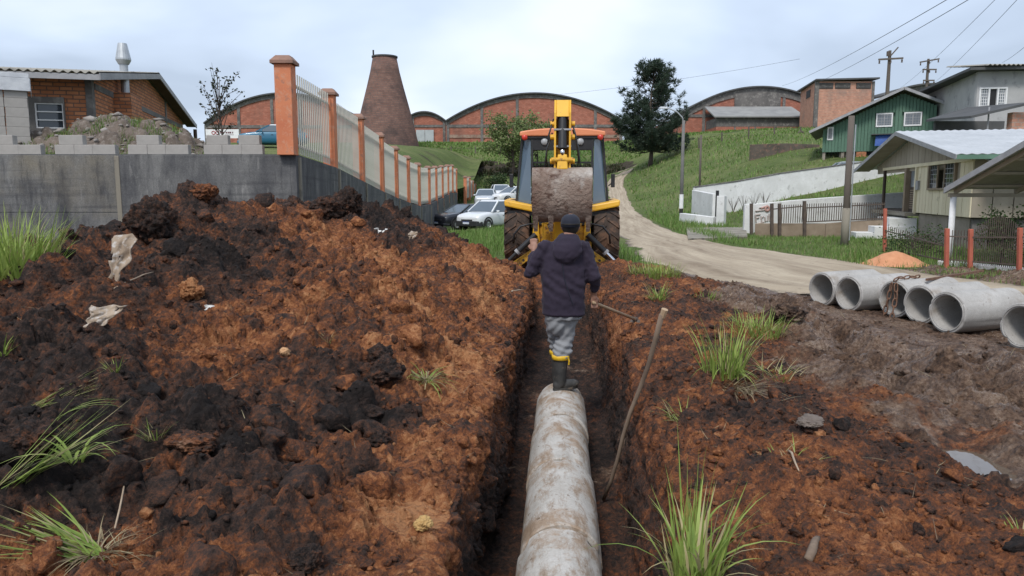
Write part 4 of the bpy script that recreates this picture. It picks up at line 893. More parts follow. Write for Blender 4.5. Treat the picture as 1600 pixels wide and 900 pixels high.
MB().hexa([(-1.3, -.09, h+.60), (-.9, -.09, h+.60), (-.9, .09, h+.60), (-1.3, .09, h+.60), (-1.26, -.06, h+.70), (-.9, -.06, h+.70), (-.9, .06, h+.70), (-1.26, .06, h+.70)]).build('lamp_head', M_ZINC, t)
post('wall_post', 'slim dark post rising from the corner of the white wall', 1093, 211, 294, 42.3, .06, .055, M_POLE, 'post', 0.6)
# ---- wire fences on the hill
def wire_fence(name, label, pts, d_of, mat=M_POLE):
    P0 = pts[0]; b0 = at(P0[0], P0[2], d_of(P0[0])); t = thing(name, label, 'fence', (b0.x, d_of(P0[0]), b0.z)); o_ = t.location.copy(); tops = []
    for px, pt, pb in pts:
        d_ = d_of(px); b_ = at(px, pb, d_); tt_ = at(px, pt, d_); MB().cyl(b_-o_-Vector((0, 0, .8)), tt_-o_, .09, .08, 6).build('post', mat, t); tops.append((b_-o_, tt_-o_))
    for fr_ in (.25, .55, .9):
        m_ = MB()
        m_.tube([b_+(tt_-b_)*fr_ for b_, tt_ in tops], .016, 4); m_.build('wire', M_STEEL, t)
wire_fence('wire_fence', 'post and wire fence across the green bank below the kiln', [(642, 229, 258), (669, 230, 258), (705, 229, 257), (743, 229, 258), (782, 229, 258), (822, 229, 258)], lambda px: 106)
wire_fence('wire_fence', 'post and wire fence climbing the green hillside below the annex', [(1092, 215, 250), (1128, 206, 244), (1170, 198, 228), (1210, 196, 228), (1251, 198, 230)], lambda px: 82)
t = thing('bracing_posts', 'wooden corner post with two diagonal braces on the hillside', 'post', at(1251, 230, 80)); 
o_ = at(1251, 230, 80)
for pa_, pb_ in [((1232, 226), (1250, 205)), ((1272, 228), (1253, 205)), ((1251, 232), (1251, 203))]: MB().cyl(at(*pa_, 80)-o_-Vector((0, 0, .4)), at(*pb_, 80)-o_, .11, .1, 6).build('pole', M_POLE, t)
strip_wall('scrap_wall', 'low dark wall of scrap boards on the green hillside', [wp(1172, 226, 241, 60), wp(1225, 224, 241, 60), wp(1280, 226, 243, 60)], .2, surf('scrap', (.06, .05, .042), (.14, .115, .095), 1.2, .9, .4, 20, .03, c3=(.2, .12, .09)))
# ---- utility poles and wires
def utility(label, px, pt, pb, d, arms, slant=None):
    b_ = at(px, pb, d); t_ = at(px, pt, d); t = thing('utility_pole', label, 'utility pole', (b_.x, d, b_.z)); h = t_.z-b_.z; s_ = d/F
    MB().cyl((0, 0, -1), (0, 0, h), .20, .14, 10).build('shaft', M_POLE, t)
    for (x0, x1, py, tilt) in arms:
        z = at(px, py, d).z-b_.z; xa, xb = (x0-px)*s_, (x1-px)*s_
        ar = MB().bar((xa, -.2, z-tilt*s_/2), (xb, -.2, z+tilt*s_/2), .14, .16).build('crossarm', M_POLE, t)
        for f_ in (.04, .5, .96):
            x = xa+(xb-xa)*f_; zz_ = z+tilt*s_*(f_-.5)
            MB().lathe([(.0, 0), (.10, 0), (.06, .12), (.10, .16), (.05, .3), (0, .3)], 8, (x, -.2, zz_-.40)).build('insulator', M_STEEL, ar)
    return t
t = utility('utility pole with one wide crossarm above the green house roof', 1386, 79, 152, 75, [(1368, 1405, 92.5, 2)])
zt = at(1386, 80, 75).z-at(1386, 152, 75).z; MB().bar((0, -.15, zt-.5), (11*75/F, -.15, zt+.35), .10, .10).build('bracket', M_POLE, t)
MB().cyl((-.28, -.2, zt-.5), (-.28, -.2, zt-.05), .14, .14, 8).build('insulator', M_STEEL, t)
utility('utility pole with three short crossarms beside the grey house', 1447, 92, 146, 95, [(1433, 1462, 95, 5), (1438, 1459, 109, 0), (1440, 1457, 126, 0)])
M_WIRE = surf('cable', (.05, .05, .055), (.07, .07, .075), 1, .6, 0)
def wire(label, p0, p1, sag, r=.014):
    pts = []
    for k in range(25):
        u = k/24; q = p0.lerp(p1, u); q.z -= sag*4*u*(1-u); pts.append(q)
    tag(MB().tube(pts, r, 5).build('overhead_wire', M_WIRE), label, 'wire', 'overhead wires')
wire('overhead wire passing high above the brick tower', at(1222, 134, 118), at(1530, -30, 24), .4)
wire('overhead wire passing over the crossarm utility pole', at(1250, 139, 118), at(1570, -34, 24), .4)
wire('thin overhead wire above the grey house roof', at(1445, 140, 100), at(1600, -12, 24), .3, .009)
wire('faint overhead wire beside the short-armed pole', at(1400, 142, 100), at(1580, -26, 24), .3, .009)
wire('overhead wire over the right end of the grey house', at(1566, 98, 60), at(1640, 40, 24), .1, .010)
wire('thin overhead wire crossing above the pine tree', at(830, 152, 140), at(1250, 92, 110), .5, .018)
# ================================================================== BEIGE BOARD HOUSE
R0 = at(1513, 340, 20.0); zf = R0.z; hg = g1(R0.x, 20)-.1; RZ_ = R(-13.6)
wh = thing('board_house', 'beige board house on piers with white metal roof and porch', 'house', (R0.x, 20, hg), RZ_)
FZ = zf-hg; EZ2 = at(1513, 240, 20).z-hg; AP = EZ2+.95; GW = 11.0; ymid = 5.6
sl = (AP-EZ2)/ymid
def roofz(y): return EZ2+sl*(y if y < ymid else 2*ymid-y)
# frame wall cores
core = MB().prism([(.1, EZ2-.3), (GW-.2, EZ2-.3), (GW-.2, roofz(GW-.2)-.05), (ymid, AP-.07), (.1, roofz(.1)-.05)], 'x', .06, .12); core.box(.06, .12, .1, 1.32, FZ, EZ2-.3).box(.06, .12, 3.78, 5.0, FZ, EZ2-.3).box(.06, .12, 1.32, 3.78, FZ, FZ+.80).box(.06, .12, 1.32, 3.78, FZ+1.50, EZ2-.3)
core.build('wall', M_TAUPE, wh)
def board(xa, xb, ya, yb, z0, z1, mat): B(xa, xb, ya, yb, z0, z1).build('board', mat, wh, bevel=.004, seg=1)
nb = 15
for k in range(nb):
    ya = 0+5.0*k/nb; yb = 5.0*(k+1)/nb-.022; mid = (ya+yb)/2
    if 1.30 < yb and ya < 3.80: 
        board(.02+.004*(k % 2), .055, ya, yb, FZ, FZ+.74, M_BEIGE); board(.02+.004*(k % 2), .055, ya, yb, FZ+1.56, EZ2-.12, M_BEIGE)
    else: board(.02+.004*(k % 2), .055, ya, yb, FZ, EZ2-.12, M_BEIGE)
ng = 30
for k in range(ng):
    ya = .1+(GW-.3)*k/ng; yb = .1+(GW-.3)*(k+1)/ng-.02
    zt_ = min(roofz(ya), roofz(yb))-.06; zlo = EZ2-.08
    if zt_ > zlo+.03: board(.02+.004*(k % 2), .055, ya, yb, zlo, zt_, M_TAUPE)
B(-.03, .06, -.02, 9.6, EZ2-.19, EZ2-.085).build('beam', M_BEIGE, wh, bevel=.005)
B(-.05, .02, 4.98, 5.10, FZ-.05, EZ2-.19).build('corner_board', M_BEIGE, wh)
# window
wz0, wz1 = FZ+.80, FZ+1.50
wd = MB(); wd.box(-.02, .10, 1.30, 1.38, wz0-.06, wz1+.06).box(-.02, .10, 3.72, 3.80, wz0-.06, wz1+.06).box(-.02, .10, 1.38, 3.72, wz1, wz1+.06).box(-.05, .10, 1.38, 3.72, wz0-.06, wz0)
wdo = wd.build('window', M_TRIM, wh)
for (ya, yb) in [(1.38, 2.35), (3.0, 3.72)]:
    B(.05, .06, ya, yb, wz0, wz1).build('pane', M_GLASS, wdo)
    gr = MB()
    for k in range(1, 5): z = wz0+(wz1-wz0)*k/5; gr.box(.035, .045, ya, yb, z-.008, z+.008)
    for k in range(0, 5): y = ya+(yb-ya)*k/4; gr.box(.030, .0345, max(ya, y-.008), min(yb, y+.008), wz0, wz1)
    gr.build('grille', M_FASCIA, wdo)
B(.30, .31, 2.35, 3.0, wz0, wz1).build('open_gap', M_BLACK, wdo); B(.02, .06, 2.32, 2.38, wz0, wz1).build('sash', M_TRIM, wdo); B(.02, .06, 2.97, 3.03, wz0, wz1).build('sash', M_TRIM, wdo)
B(.08, .12, 2.42, 2.6, wz0, wz0+.2).build('jar', M_WHITE, wdo)
# porch with door
B(1.3, 1.4, 5.1, 9.6, FZ, EZ2).build('porch_wall', M_TAUPE, wh); B(.06, 1.3, 4.93, 5.0, FZ, EZ2-.3).build('porch_wall', M_TAUPE, wh)
dd = MB().box(.10, .16, 5.15, 6.15, FZ+.02, FZ+1.72); do = dd.build('door', M_DARKWOOD, wh)
B(.08, .099, 5.3, 6.0, FZ+.85, FZ+1.62).build('pane', M_GLASS_L, do)
lv = MB()
for k in range(9): lv.box(.075, .099, 5.28, 6.02, FZ+.12+k*.075, FZ+.155+k*.075)
lv.build('louvre', M_TRIM, do)
B(-.04, .12, 6.2, 6.42, FZ, EZ2-.19).build('door_jamb', M_TRIM, wh); B(-.05, .05, 4.7, 4.95, FZ+.75, FZ+1.05).build('meter_box', M_FASCIA, wh)
MB().cyl((.02, 9.4, -.2), (.02, 9.4, EZ2-.19), .06, .06, 8).build('porch_post', M_DARKWOOD, wh)
B(-.3, 1.4, 5.0, 9.8, FZ-.12, FZ).build('porch_floor', M_CONC_TAN, wh)
# side wall along the plot, boards
for k in range(16):
    xa = .06+k*.5; B(xa, xa+.475, -.002+.004*(k % 2), .055, FZ+.0, EZ2-.05).build('board', M_TAUPE, wh, bevel=.004, seg=1)
B(.07, 8, .06, .1, FZ, EZ2).build('wall', M_TAUPE, wh)
# foundation piers and skirting
for (y0, y1) in [(.25, 1.9), (2.05, 4.95)]: B(.12, .3, y0, y1, -.3, FZ-.03).build('foundation', M_FOUND, wh)
for x in (.15, 1.2, 3.0, 5.0): B(x, x+.4, .15, .55, -.3, FZ-.03).build('pier', M_FCONC, wh, bevel=.02)
B(.1, 8, .1, GW-.2, FZ-.03, FZ+.03).build('floor', M_DARKWOOD, wh)
B(-1.2, .1, 5.0, 6.8, -.3, FZ*.5).build('step', M_WHITEWALL, wh, bevel=.01); B(-.75, .1, 5.05, 6.7, FZ*.5, FZ*.80).build('step', M_WHITEWALL, wh, bevel=.01); B(-1.75, -1.2, 5.1, 6.9, -.3, FZ*.28).build('step', M_WHITEWALL, wh, bevel=.01)
# roof: seamed metal sheets
rt = MB(); 
for sd in (0, 1):
    y0, y1 = (-.65, ymid) if sd == 0 else (2*ymid+.9, ymid)
    z0 = EZ2+sl*(-.65 if sd == 0 else -.9); 
    rt.add(*corrug(-.6, 8.6, y0, z0+.08, y1, AP+.08, .24, .012, .01))
rfo = rt.build('roof', M_WHITEROOF, wh, smooth=False)
fz_ = MB(); fz_.bar((-.6, -.65, EZ2-.65*sl+.0), (-.6, ymid, AP+.0), .03, .13); fz_.bar((-.6, ymid, AP+.0), (-.6, 2*ymid+.9, EZ2-.9*sl), .03, .13); fz_.build('barge_board', M_FASCIA, rfo)
MB().bar((-.6, -.63, EZ2-.63*sl+.0), (8.6, -.63, EZ2-.63*sl), .03, .12).build('fascia', M_GREEN, rfo)
sf = MB()
for (y0, y1, z0, z1) in [(-.6, ymid, EZ2-.6*sl-.02, AP-.02), (2*ymid+.85, ymid, EZ2-.85*sl-.02, AP-.02)]:
    sf.hexa([(-.58, y0, z0), (.0, y0, z0), (.0, y1, z1), (-.58, y1, z1), (-.58, y0, z0+.025), (0, y0, z0+.025), (0, y1, z1+.025), (-.58, y1, z1+.025)])
sf.build('soffit', M_TAUPE, rfo)
aw = MB().hexa([(.2, -1.0, EZ2-.30), (4.3, -1.0, EZ2-.34), (4.3, 0, EZ2-.16), (.2, 0, EZ2-.12), (.2, -1.0, EZ2-.27), (4.3, -1.0, EZ2-.31), (4.3, 0, EZ2-.13), (.2, 0, EZ2-.09)]); aw.build('awning', M_WHITEROOF, wh)
# ---- carport in front: single-pitch roof, low at the back, high towards the road
c0 = at(1486, 296, 17.2); gz_ = g1(c0.x, 17.2)-.05; ps_ = .335
cp = thing('carport', 'open carport with sheet roof on a white post beside the beige house', 'carport', (c0.x, 17.2, gz_), R(-1))
ez = c0.z-gz_
def cpz(y): return ez-ps_*y
def slab(x0, x1, y0, y1, t0, t1): return MB().hexa([(x0, y0, cpz(y0)+t0), (x1, y0, cpz(y0)+t0), (x1, y1, cpz(y1)+t0), (x0, y1, cpz(y1)+t0), (x0, y0, cpz(y0)+t1), (x1, y0, cpz(y0)+t1), (x1, y1, cpz(y1)+t1), (x0, y1, cpz(y1)+t1)])
rfc = slab(-.02, 4.2, -4.6, .15, .06, .09).build('roof', M_ROOFGREY, cp)
slab(-.07, -.022, -4.6, .18, -.03, .10).build('barge_board', M_FASCIA, rfc)
for k in range(6): y = -.15-k*.8; MB().bar((-.0, y, cpz(y)+.025), (4.1, y, cpz(y)+.025), .05, .06).build('purlin', M_TAUPE, rfc)
for x in (.12, 1.5, 2.9): MB().bar((x, .05, cpz(.05)-.045), (x, -4.5, cpz(-4.5)-.045), .05, .09).build('rafter', M_TAUPE, cp)
MB().bar((-.02, .05, ez-.13), (4.1, .05, ez-.13), .06, .09).build('tie_beam', M_TAUPE, cp)
MB().cyl((.1, .05, -.2), (.1, .05, ez-.17), .065, .065, 12).build('post', M_WHITE, cp, smooth=True)
for x in (2.6, 4.0): MB().cyl((x, .05, -.2), (x, .05, ez-.17), .06, .06, 10).build('post', M_FASCIA, cp)
MB().cyl((3.9, -4.4, -.2), (3.9, -4.4, cpz(-4.4)-.1), .06, .06, 10).build('post', M_FASCIA, cp)
# ---- plot fence with red posts
pf = thing('plot_fence', 'low wire-bar fence with red posts and a spiked gate before the carport', 'fence', at(1480, 412, 15.6)); pfo = pf.location.copy()
fp = [(1383, 326, 392, 19.5), (1480, 357, 412, 15.6), (1517, 358, 415, 15.3), (1594, 356, 422, 14.5), (1680, 356, 430, 13.8)]
pts = [(at(a_, b_, d_)-pfo, at(a_, c_, d_)-pfo) for a_, b_, c_, d_ in fp]
for k, (t_, b_) in enumerate(pts): MB().bar(b_-Vector((0, 0, .3)), t_, .075, .075).build('post', M_REDPOST, pf, bevel=.006)
barm = B(-.006, .006, -.006, .006, 0, 1).mesh('bar', M_STEEL)
for i, n in ((0, 26), (1, 8), (2, 24), (3, 18)):
    (t0, b0), (t1, b1) = pts[i], pts[i+1]; hfrac = .62 if i == 0 else 1.0
    for fr_ in (.12, .78):
        MB().bar(b0.lerp(t0, fr_*hfrac), b1.lerp(t1, fr_*hfrac), .025, .025).build('rail', M_STEEL, pf)
    for k in range(1, n):
        u = k/n; b_ = b0.lerp(b1, u); t_ = t0.lerp(t1, u); arch = .28*math.sin(math.pi*u) if i == 2 else 0
        o = bpy.data.objects.new('bar', barm); link(o, pf); o.location = b_+Vector((0, 0, .03)); o.scale = (1, 1, ((t_-b_).z)*hfrac*.92+arch)
kb0, kb1 = atz(1470, 415, -.02), atz(1640, 432, -.02)
strip_wall('plot_kerb', 'white concrete kerb at the foot of the red-post fence', [(kb0.x, kb0.y, .10, -.2), (kb1.x, kb1.y, .10, -.2)], .25, M_WHITEWALL, 'kerb')
# ---- sand pile
sx_, sy_ = np.meshgrid(np.linspace(-.75, .75, 50), np.linspace(-.6, .6, 40))
rr_ = np.hypot(sx_/.56, sy_/.45); sz_ = .36*np.exp(-(rr_**2.1))*(1+.12*fbm(sx_*4, sy_*4, seed=121))+.012*fbm(sx_*14, sy_*14, seed=122)-.05
q = atz(1398, 413, 0); I = np.arange(sx_.size).reshape(sx_.shape); Q_ = np.stack([I[:-1, :-1], I[:-1, 1:], I[1:, 1:], I[1:, :-1]], -1).reshape(-1, 4)
me = np_mesh('sand_pile', np.stack([sx_, sy_, sz_], -1).reshape(-1, 3), Q_, True); me.materials.append(M_SAND); o = tag(link(bpy.data.objects.new('sand_pile', me)), 'small pile of orange sand on the verge', 'sand pile'); o.location = (q.x, q.y, g1(q.x, q.y)-.02)
# ================================================================== GREEN HOUSE
d = 50; g0 = at(1372, 240, d); gz_ = g1(g0.x, d)-.6
gh = thing('green_house', 'green board house on stilts above the white hillside wall', 'house', (g0.x, d, gz_)); gx = lambda px: at(px, 200, d).x-g0.x; gzz = lambda py: at(1372, py, d).z-gz_
xl, xr, xa = gx(1284), gx(1460), gx(1408); zb_ = gzz(236); za = gzz(146); k_ = (gzz(172)-gzz(143))/(gx(1478)-gx(1408))
def grz(x): return za+(x-xa)*k_ if x > xa else za+(x-xa)*((gzz(143)-gzz(204))/(gx(1408)-gx(1265)))
n = 34
for k in range(n):
    x0 = xl+(xr-xl)*k/n; x1 = xl+(xr-xl)*(k+1)/n-.03; zt_ = min(grz(x0), grz(x1))-.02
    segs = [(zb_ if x0 < gx(1378) or True else 0, zt_)]
    for (wa, wb) in ((1368, 1394), (1411, 1438)):
        if x1 > gx(wa)+.02 and x0 < gx(wb)-.02: segs = [(zb_, gzz(198.5)), (gzz(176.5), zt_)]
    for (z0, z1) in segs:
        if z1 > z0: B(x0, x1, -.02-.01*(k % 2), .03, z0, z1).build('board', M_GREEN, gh)
MB().prism([(xl, zb_), (xr, zb_), (xr, grz(xr)-.1), (xa, za-.1), (xl, grz(xl)-.1)], 'y', .15, .25).build('wall', M_GREEN, gh)
B(xl, xl+.1, .25, 7, zb_, grz(xl)-.1).build('side_wall', M_GREEN, gh); B(xr-.1, xr, .25, 7, zb_, grz(xr)-.1).build('side_wall', M_GREEN, gh)
for (wa, wb, t0, t1) in ((1368, 1394, 177, 198.5), (1411, 1438, 177, 198.5), (1291, 1301, 196, 217)):
    x0, x1, z0, z1 = gx(wa), gx(wb), gzz(t1), gzz(t0); f_ = MB().box(x0, x0+.09, -.07, .05, z0, z1).box(x1-.09, x1, -.07, .05, z0, z1).box(x0+.09, x1-.09, -.07, .05, z0, z0+.09).box(x0+.09, x1-.09, -.07, .05, z1-.09, z1)
    wo = f_.build('window', M_WHITE, gh); B(x0+.09, x1-.09, -.03, -.02, z0+.09, z1-.09).build('pane', M_GLASS_L, wo)
    g_ = MB().box((x0+x1)/2-.03, (x0+x1)/2+.03, -.06, -.035, z0+.09, z1-.09)
    for k in range(1, 5): z = z0+(z1-z0)*k/5; g_.box(x0+.09, x1-.09, -.055, -.035, z-.012, z+.012)
    for k in range(1, 6): x = x0+(x1-x0)*k/6; g_.box(x-.012, x+.012, -.054, -.036, z0+.09, z1-.09)
    g_.build('grille', M_FASCIA, wo)
rg_ = MB()
for (pa_, pb_) in (((1262, 205), (1408, 142)), ((1408, 142), (1482, 173.5))):
    x0, z0, x1, z1 = gx(pa_[0]), gzz(pa_[1]), gx(pb_[0]), gzz(pb_[1])
    rg_.hexa([(x0, -.8, z0), (x1, -.8, z1), (x1, 7.5, z1), (x0, 7.5, z0), (x0, -.8, z0+.10), (x1, -.8, z1+.10), (x1, 7.5, z1+.10), (x0, 7.5, z0+.10)])
ro_ = rg_.build('roof', M_ROOFGREY, gh); gh.rotation_euler = (0, 0, R(-25)); gh.scale = (.90, 1, 1)
bb = MB()
for (pa_, pb_) in (((1262, 205), (1408, 142)), ((1408, 142), (1482, 173.5))): bb.bar((gx(pa_[0]), -.82, gzz(pa_[1])+.02), (gx(pb_[0]), -.82, gzz(pb_[1])+.02), .03, .17)
bb.build('barge_board', M_FASCIA, ro_)
for px in (1287, 1318, 1350, 1400, 1440): B(gx(px)-.1, gx(px)+.1, .05, .3, -.6, zb_).build('stilt', M_FOUND, gh)
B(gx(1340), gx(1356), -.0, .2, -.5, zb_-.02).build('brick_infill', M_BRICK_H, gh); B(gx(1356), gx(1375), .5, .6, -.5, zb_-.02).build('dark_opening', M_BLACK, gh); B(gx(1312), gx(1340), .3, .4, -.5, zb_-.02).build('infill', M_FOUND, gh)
tp = MB().hexa([(gx(1368), -.9, gzz(229)), (gx(1398), -.9, gzz(229)), (gx(1398), -.85, gzz(229)), (gx(1368), -.85, gzz(229)), (gx(1369), -.75, gzz(213)), (gx(1398), -.75, gzz(211)), (gx(1398), -.7, gzz(211)), (gx(1369), -.7, gzz(213))]).build('blue_tarp', surf('blue_plastic', (.012, .06, .26), (.02, .09, .36), 2, .4, .2, 8, .03)); tp.location = gh.location; tp.rotation_euler = (0, 0, R(-25)); tp.scale = (.90, 1, 1); tag(tp, 'blue tarpaulin hung under the eave of the green house', 'tarpaulin')
B(gx(1362), gx(1402), -1.0, .0, gzz(212), gzz(210.6)).build('lean_to_roof', M_DARKROOF, gh)
# ================================================================== GREY HOUSE
c_ = at(1522, 200, 42); gz_ = g1(c_.x, 42)-.5; gy = thing('grey_house', 'unpainted grey rendered two-storey house behind the beige house', 'house', (c_.x, 42, gz_)); zt = at(1522, 118, 42).z-gz_
f0 = at(1450, 150, 51.5); ex, ey = f0.x-c_.x, 51.5-42
z2 = at(1522, 112, 42).z-gz_
MB().hexa([(0, 0, 0), (.2, .2, 0), (ex+.2, ey, 0), (ex, ey, 0), (0, 0, z2), (.2, .2, z2), (ex+.2, ey, z2), (ex, ey, z2)]).build('side_wall', M_GREYWALL, gy)
wxa, wxb = at(1538, 150, 41.5).x-c_.x, at(1579, 150, 41.5).x-c_.x; wza, wzb = at(1540, 170, 42).z-gz_, at(1540, 137, 42).z-gz_
fa = MB()
def fr_hex(x0, x1, z0, z1, y0=0., y1=.2): 
    s_ = -.12; return [(x0, y0+s_*x0, z0), (x1, y0+s_*x1, z0), (x1, y1+s_*x1, z0), (x0, y1+s_*x0, z0), (x0, y0+s_*x0, z1), (x1, y0+s_*x1, z1), (x1, y1+s_*x1, z1), (x0, y1+s_*x0, z1)]
for q in ((0.001, wxa, 0, z2), (wxb, 8, 0, z2), (wxa, wxb, 0, wza), (wxa, wxb, wzb, z2)): fa.hexa(fr_hex(*q))
fa.build('front_wall', M_GREYWALL, gy)
ww = MB()
w_ = wxb-wxa
for (x0, x1, z0, z1) in [(wxa, wxa+.08, wza, wzb), (wxb-.08, wxb, wza, wzb), (wxa+.08, wxb-.08, wza, wza+.08), (wxa+.08, wxb-.08, wzb-.08, wzb), (wxa+w_*.32, wxa+w_*.38, wza+.08, wzb-.08), (wxa+w_*.64, wxa+w_*.70, wza+.08, wzb-.08)]: ww.hexa(fr_hex(x0, x1, z0, z1, -.05, .1))
wo = ww.build('window', M_WHITE, gy)
for (f0_, f1_, mt) in [(.02, .32, M_GLASS_L), (.38, .64, M_BLACK), (.70, .98, M_GLASS_L)]:
    MB().hexa(fr_hex(wxa+w_*f0_+.06, wxa+w_*f1_-.0, wza+.08, wzb-.08, .05, .06)).build('pane', mt, wo)
    if mt is M_GLASS_L:
        g_ = MB()
        for k in range(1, 7): z = wza+(wzb-wza)*k/7; g_.hexa(fr_hex(wxa+w_*f0_+.06, wxa+w_*f1_, z-.012, z+.012, .02, .04))
        for k in range(1, 4): x = wxa+w_*(f0_+(f1_-f0_)*k/4)+.03; g_.hexa(fr_hex(x-.012, x+.012, wza+.08, wzb-.08, .018, .042))
        g_.build('grille', M_WHITE, wo)
dx_, dy_ = ex/math.hypot(ex, ey), ey/math.hypot(ex, ey); n_ = (-dy_, dx_)
r_ = MB().hexa([(-.8, -.6, z2), (8.5, -1.7, z2+.05), (8.5, 9, z2+.3), (ex-.9, ey+.5, z2-.05), (-.8, -.6, z2+.14), (8.5, -1.7, z2+.2), (8.5, 9, z2+.5), (ex-.9, ey+.5, z2+.1)]).build('roof', M_DARKROOF, gy)
cr_ = MB(); v, f = corrug(-.1, 8, -1.0, z2+.22, 3.0, z2+.75, .25, .04); cr_.add(v, f).build('roof_sheet', M_ROOFGREY, gy)
ow = at(1463, 165, 49.6); MB().hexa([(ow.x-c_.x-.15, 49.6-42, ow.z-gz_-.6), (ow.x-c_.x-.05, 49.6-42, ow.z-gz_-.6), (ow.x-c_.x-.35, 50.8-42, ow.z-gz_-.6), (ow.x-c_.x-.45, 50.8-42, ow.z-gz_-.6), (ow.x-c_.x-.15, 49.6-42, ow.z-gz_+.6), (ow.x-c_.x-.05, 49.6-42, ow.z-gz_+.6), (ow.x-c_.x-.35, 50.8-42, ow.z-gz_+.6), (ow.x-c_.x-.45, 50.8-42, ow.z-gz_+.6)]).build('side_window', M_BLACK, gy)
# porch of the grey house: dark awning on a thin post, brick pier
p0, p1 = at(1518, 175, 37), at(1612, 153, 36); z0 = g1(p0.x, 37)
pc_ = thing('porch', 'dark sheet awning on a thin post against the grey house', 'porch', (p0.x, 37, z0-.3))
MB().hexa([(0, 0, p0.z-z0), (p1.x-p0.x, -1, p1.z-z0), (p1.x-p0.x, 4, p1.z-z0+.3), (0, 4, p0.z-z0+.2), (0, 0, p0.z-z0+.12), (p1.x-p0.x, -1, p1.z-z0+.12), (p1.x-p0.x, 4, p1.z-z0+.42), (0, 4, p0.z-z0+.32)]).build('awning', M_DARKROOF, pc_)
xq = at(1550, 190, 36.8).x-p0.x; MB().cyl((xq, .1, 0), (xq, .1, p0.z-z0+.55), .04, n=8).build('post', M_FASCIA, pc_)
B(.3, 4, 3.6, 3.8, 0, p0.z-z0+.2).build('back_wall', M_DARKROOF, pc_); xq = at(1588, 190, 36.3).x-p0.x; B(xq, xq+2, -.4, 0, 0, p1.z-z0-.3).build('brick_pier', M_BRICK_T, pc_)
# distant grey arched roof
arch_hall('arched_roof_shed', 'distant grey arched roof rising behind the green house', 1378, 1530, 152, 1456, 133, 170, 98, 12, [], [], M_FCONC, rim_h=.8)
# parked vehicle roof seen over the wall under the green house
# ================================================================== CONCRETE PIPES
def pipe_mat(name, c1, c2, mud, lo):
    t = NT(name); n1 = t.noise(3.2, 6, .68); n2 = t.noise(13, 5, .7); n3 = t.noise(70, 4, .65)
    oi = t.new('ShaderNodeObjectInfo'); 
    col = t.mix(t.ramp(n1, .35, .65), c1, c2)
    geo = t.new('ShaderNodeNewGeometry'); sp = t.new('ShaderNodeSeparateXYZ'); t.l.new(geo.outputs['Normal'], sp.inputs[0])
    f = t.math('ADD', t.noise(4.1, 6, .7, None, .4), t.math('MULTIPLY', t.math('SUBTRACT', t.noise(.9, 2), .5), .5))
    f2 = t.noise(9, 6, .75, t.co('Object', (1, .35, 1)), .3); col = t.mix(t.math('MULTIPLY', t.ramp(f, lo, lo+.16), .85), col, mud); col = t.mix(t.math('MULTIPLY', t.ramp(f2, lo+.02, lo+.14), .75), col, tuple(k*.8 for k in mud)); col = t.mix(t.ramp(t.noise(42, 3, .7), .66, .72), col, (.10, .06, .04)); col = t.mix(t.ramp(n2, .63, .70), col, tuple(k*.5 for k in mud))
    col = t.mix(.45, col, t.ramp(n3, .3, .72, (.34, .34, .34), (.66, .66, .66)), 'OVERLAY')
    t.bump(t.math('ADD', n3, n2), .35, .008)
    return t.out(col, .85, 0, .3)
M_PIPE_T = pipe_mat('trench_pipe_concrete', (.36, .335, .30), (.50, .48, .45), (.28, .19, .12), .47)
M_PIPE = pipe_mat('new_pipe_concrete', (.32, .305, .285), (.42, .405, .385), (.27, .235, .20), .58)
def pipe_mesh(L, ro, ri, mat, socket=True, name='concrete_pipe'):
    prof = [(ri, 0), (ri+.012, .0), (ri+.014, -.012), (ro-.03, -.012), (ro-.028, .0), (ro-.008, 0), (ro, .01), (ro+.001, L*.5), (ro, L-.012), (ro-.01, L), (ri, L), (ri, L*.5), (ri, 0)]
    m_ = MB().lathe(prof, 56, axis='y'); rg_ = random.Random(int(L*1000)); dents = [(rg_.uniform(0, 6.28), rg_.uniform(.05, .16), rg_.uniform(.004, .016), rg_.random() < .5) for _ in range(16)]; out_ = []
    for (x, y, z) in m_.v:
        r_ = math.hypot(x, z); an = math.atan2(z, x) % 6.283; near0 = y < .012
        if (near0 or y > L-.013) and r_ > ri+.005:
            for (a0, w_, dp, e0) in dents:
                if e0 == near0: k_ = math.exp(-((min(abs(an-a0), 6.283-abs(an-a0)))/w_)**2); r2 = r_-dp*k_*(1 if r_ > ro-.02 else .3); x, z = x*r2/r_, z*r2/r_; r_ = r2; y = y+(dp*k_*.9 if near0 else -dp*k_*.9)
        out_.append((x, y, z))
    m_.v = out_; me = m_.mesh(name, mat, True)
    for p in me.polygons: p.use_smooth = True
    return me
def shade_auto(o, a=35):
    b_ = o.modifiers.new('edge', 'EDGE_SPLIT'); b_.split_angle = R(a)
PT = -.32; PR = .245
ends = [7.42, 6.32, 5.22, 4.12, 3.02, 1.92, .82, -.28]
plab = ['last laid concrete pipe under the worker boot', 'second laid concrete pipe, next to the worker end of the line', 'muddy concrete pipe in the middle of the trench line', 'mud-streaked concrete pipe beside the foot of the leaning pole', 'concrete pipe beside the big green grass tuft on the trench edge', 'concrete pipe under the photographer end of the trench line', 'buried-end concrete pipe at the start of the trench line']
pm_t = pipe_mesh(1.075, PR, .2, M_PIPE_T)
for k in range(len(ends)-1):
    x, y = tw(ends[k+1], .015+.006*(-1)**k); o = link(bpy.data.objects.new('concrete_pipe', pm_t)); o.location = (x, y, PT-PR+.004*(-1)**k); o.rotation_euler = (0, R(37*k), 0)
    o.rotation_mode = 'XYZ'; o.rotation_euler = (Matrix.Rotation(-TH, 4, 'Z') @ Matrix.Rotation(R(53*k+8), 4, 'Y')).to_euler(); shade_auto(o)
    tag(o, plab[k], 'pipe', 'pipes laid in the trench')
pm_s = pipe_mesh(1.02, .245, .2, M_PIPE)
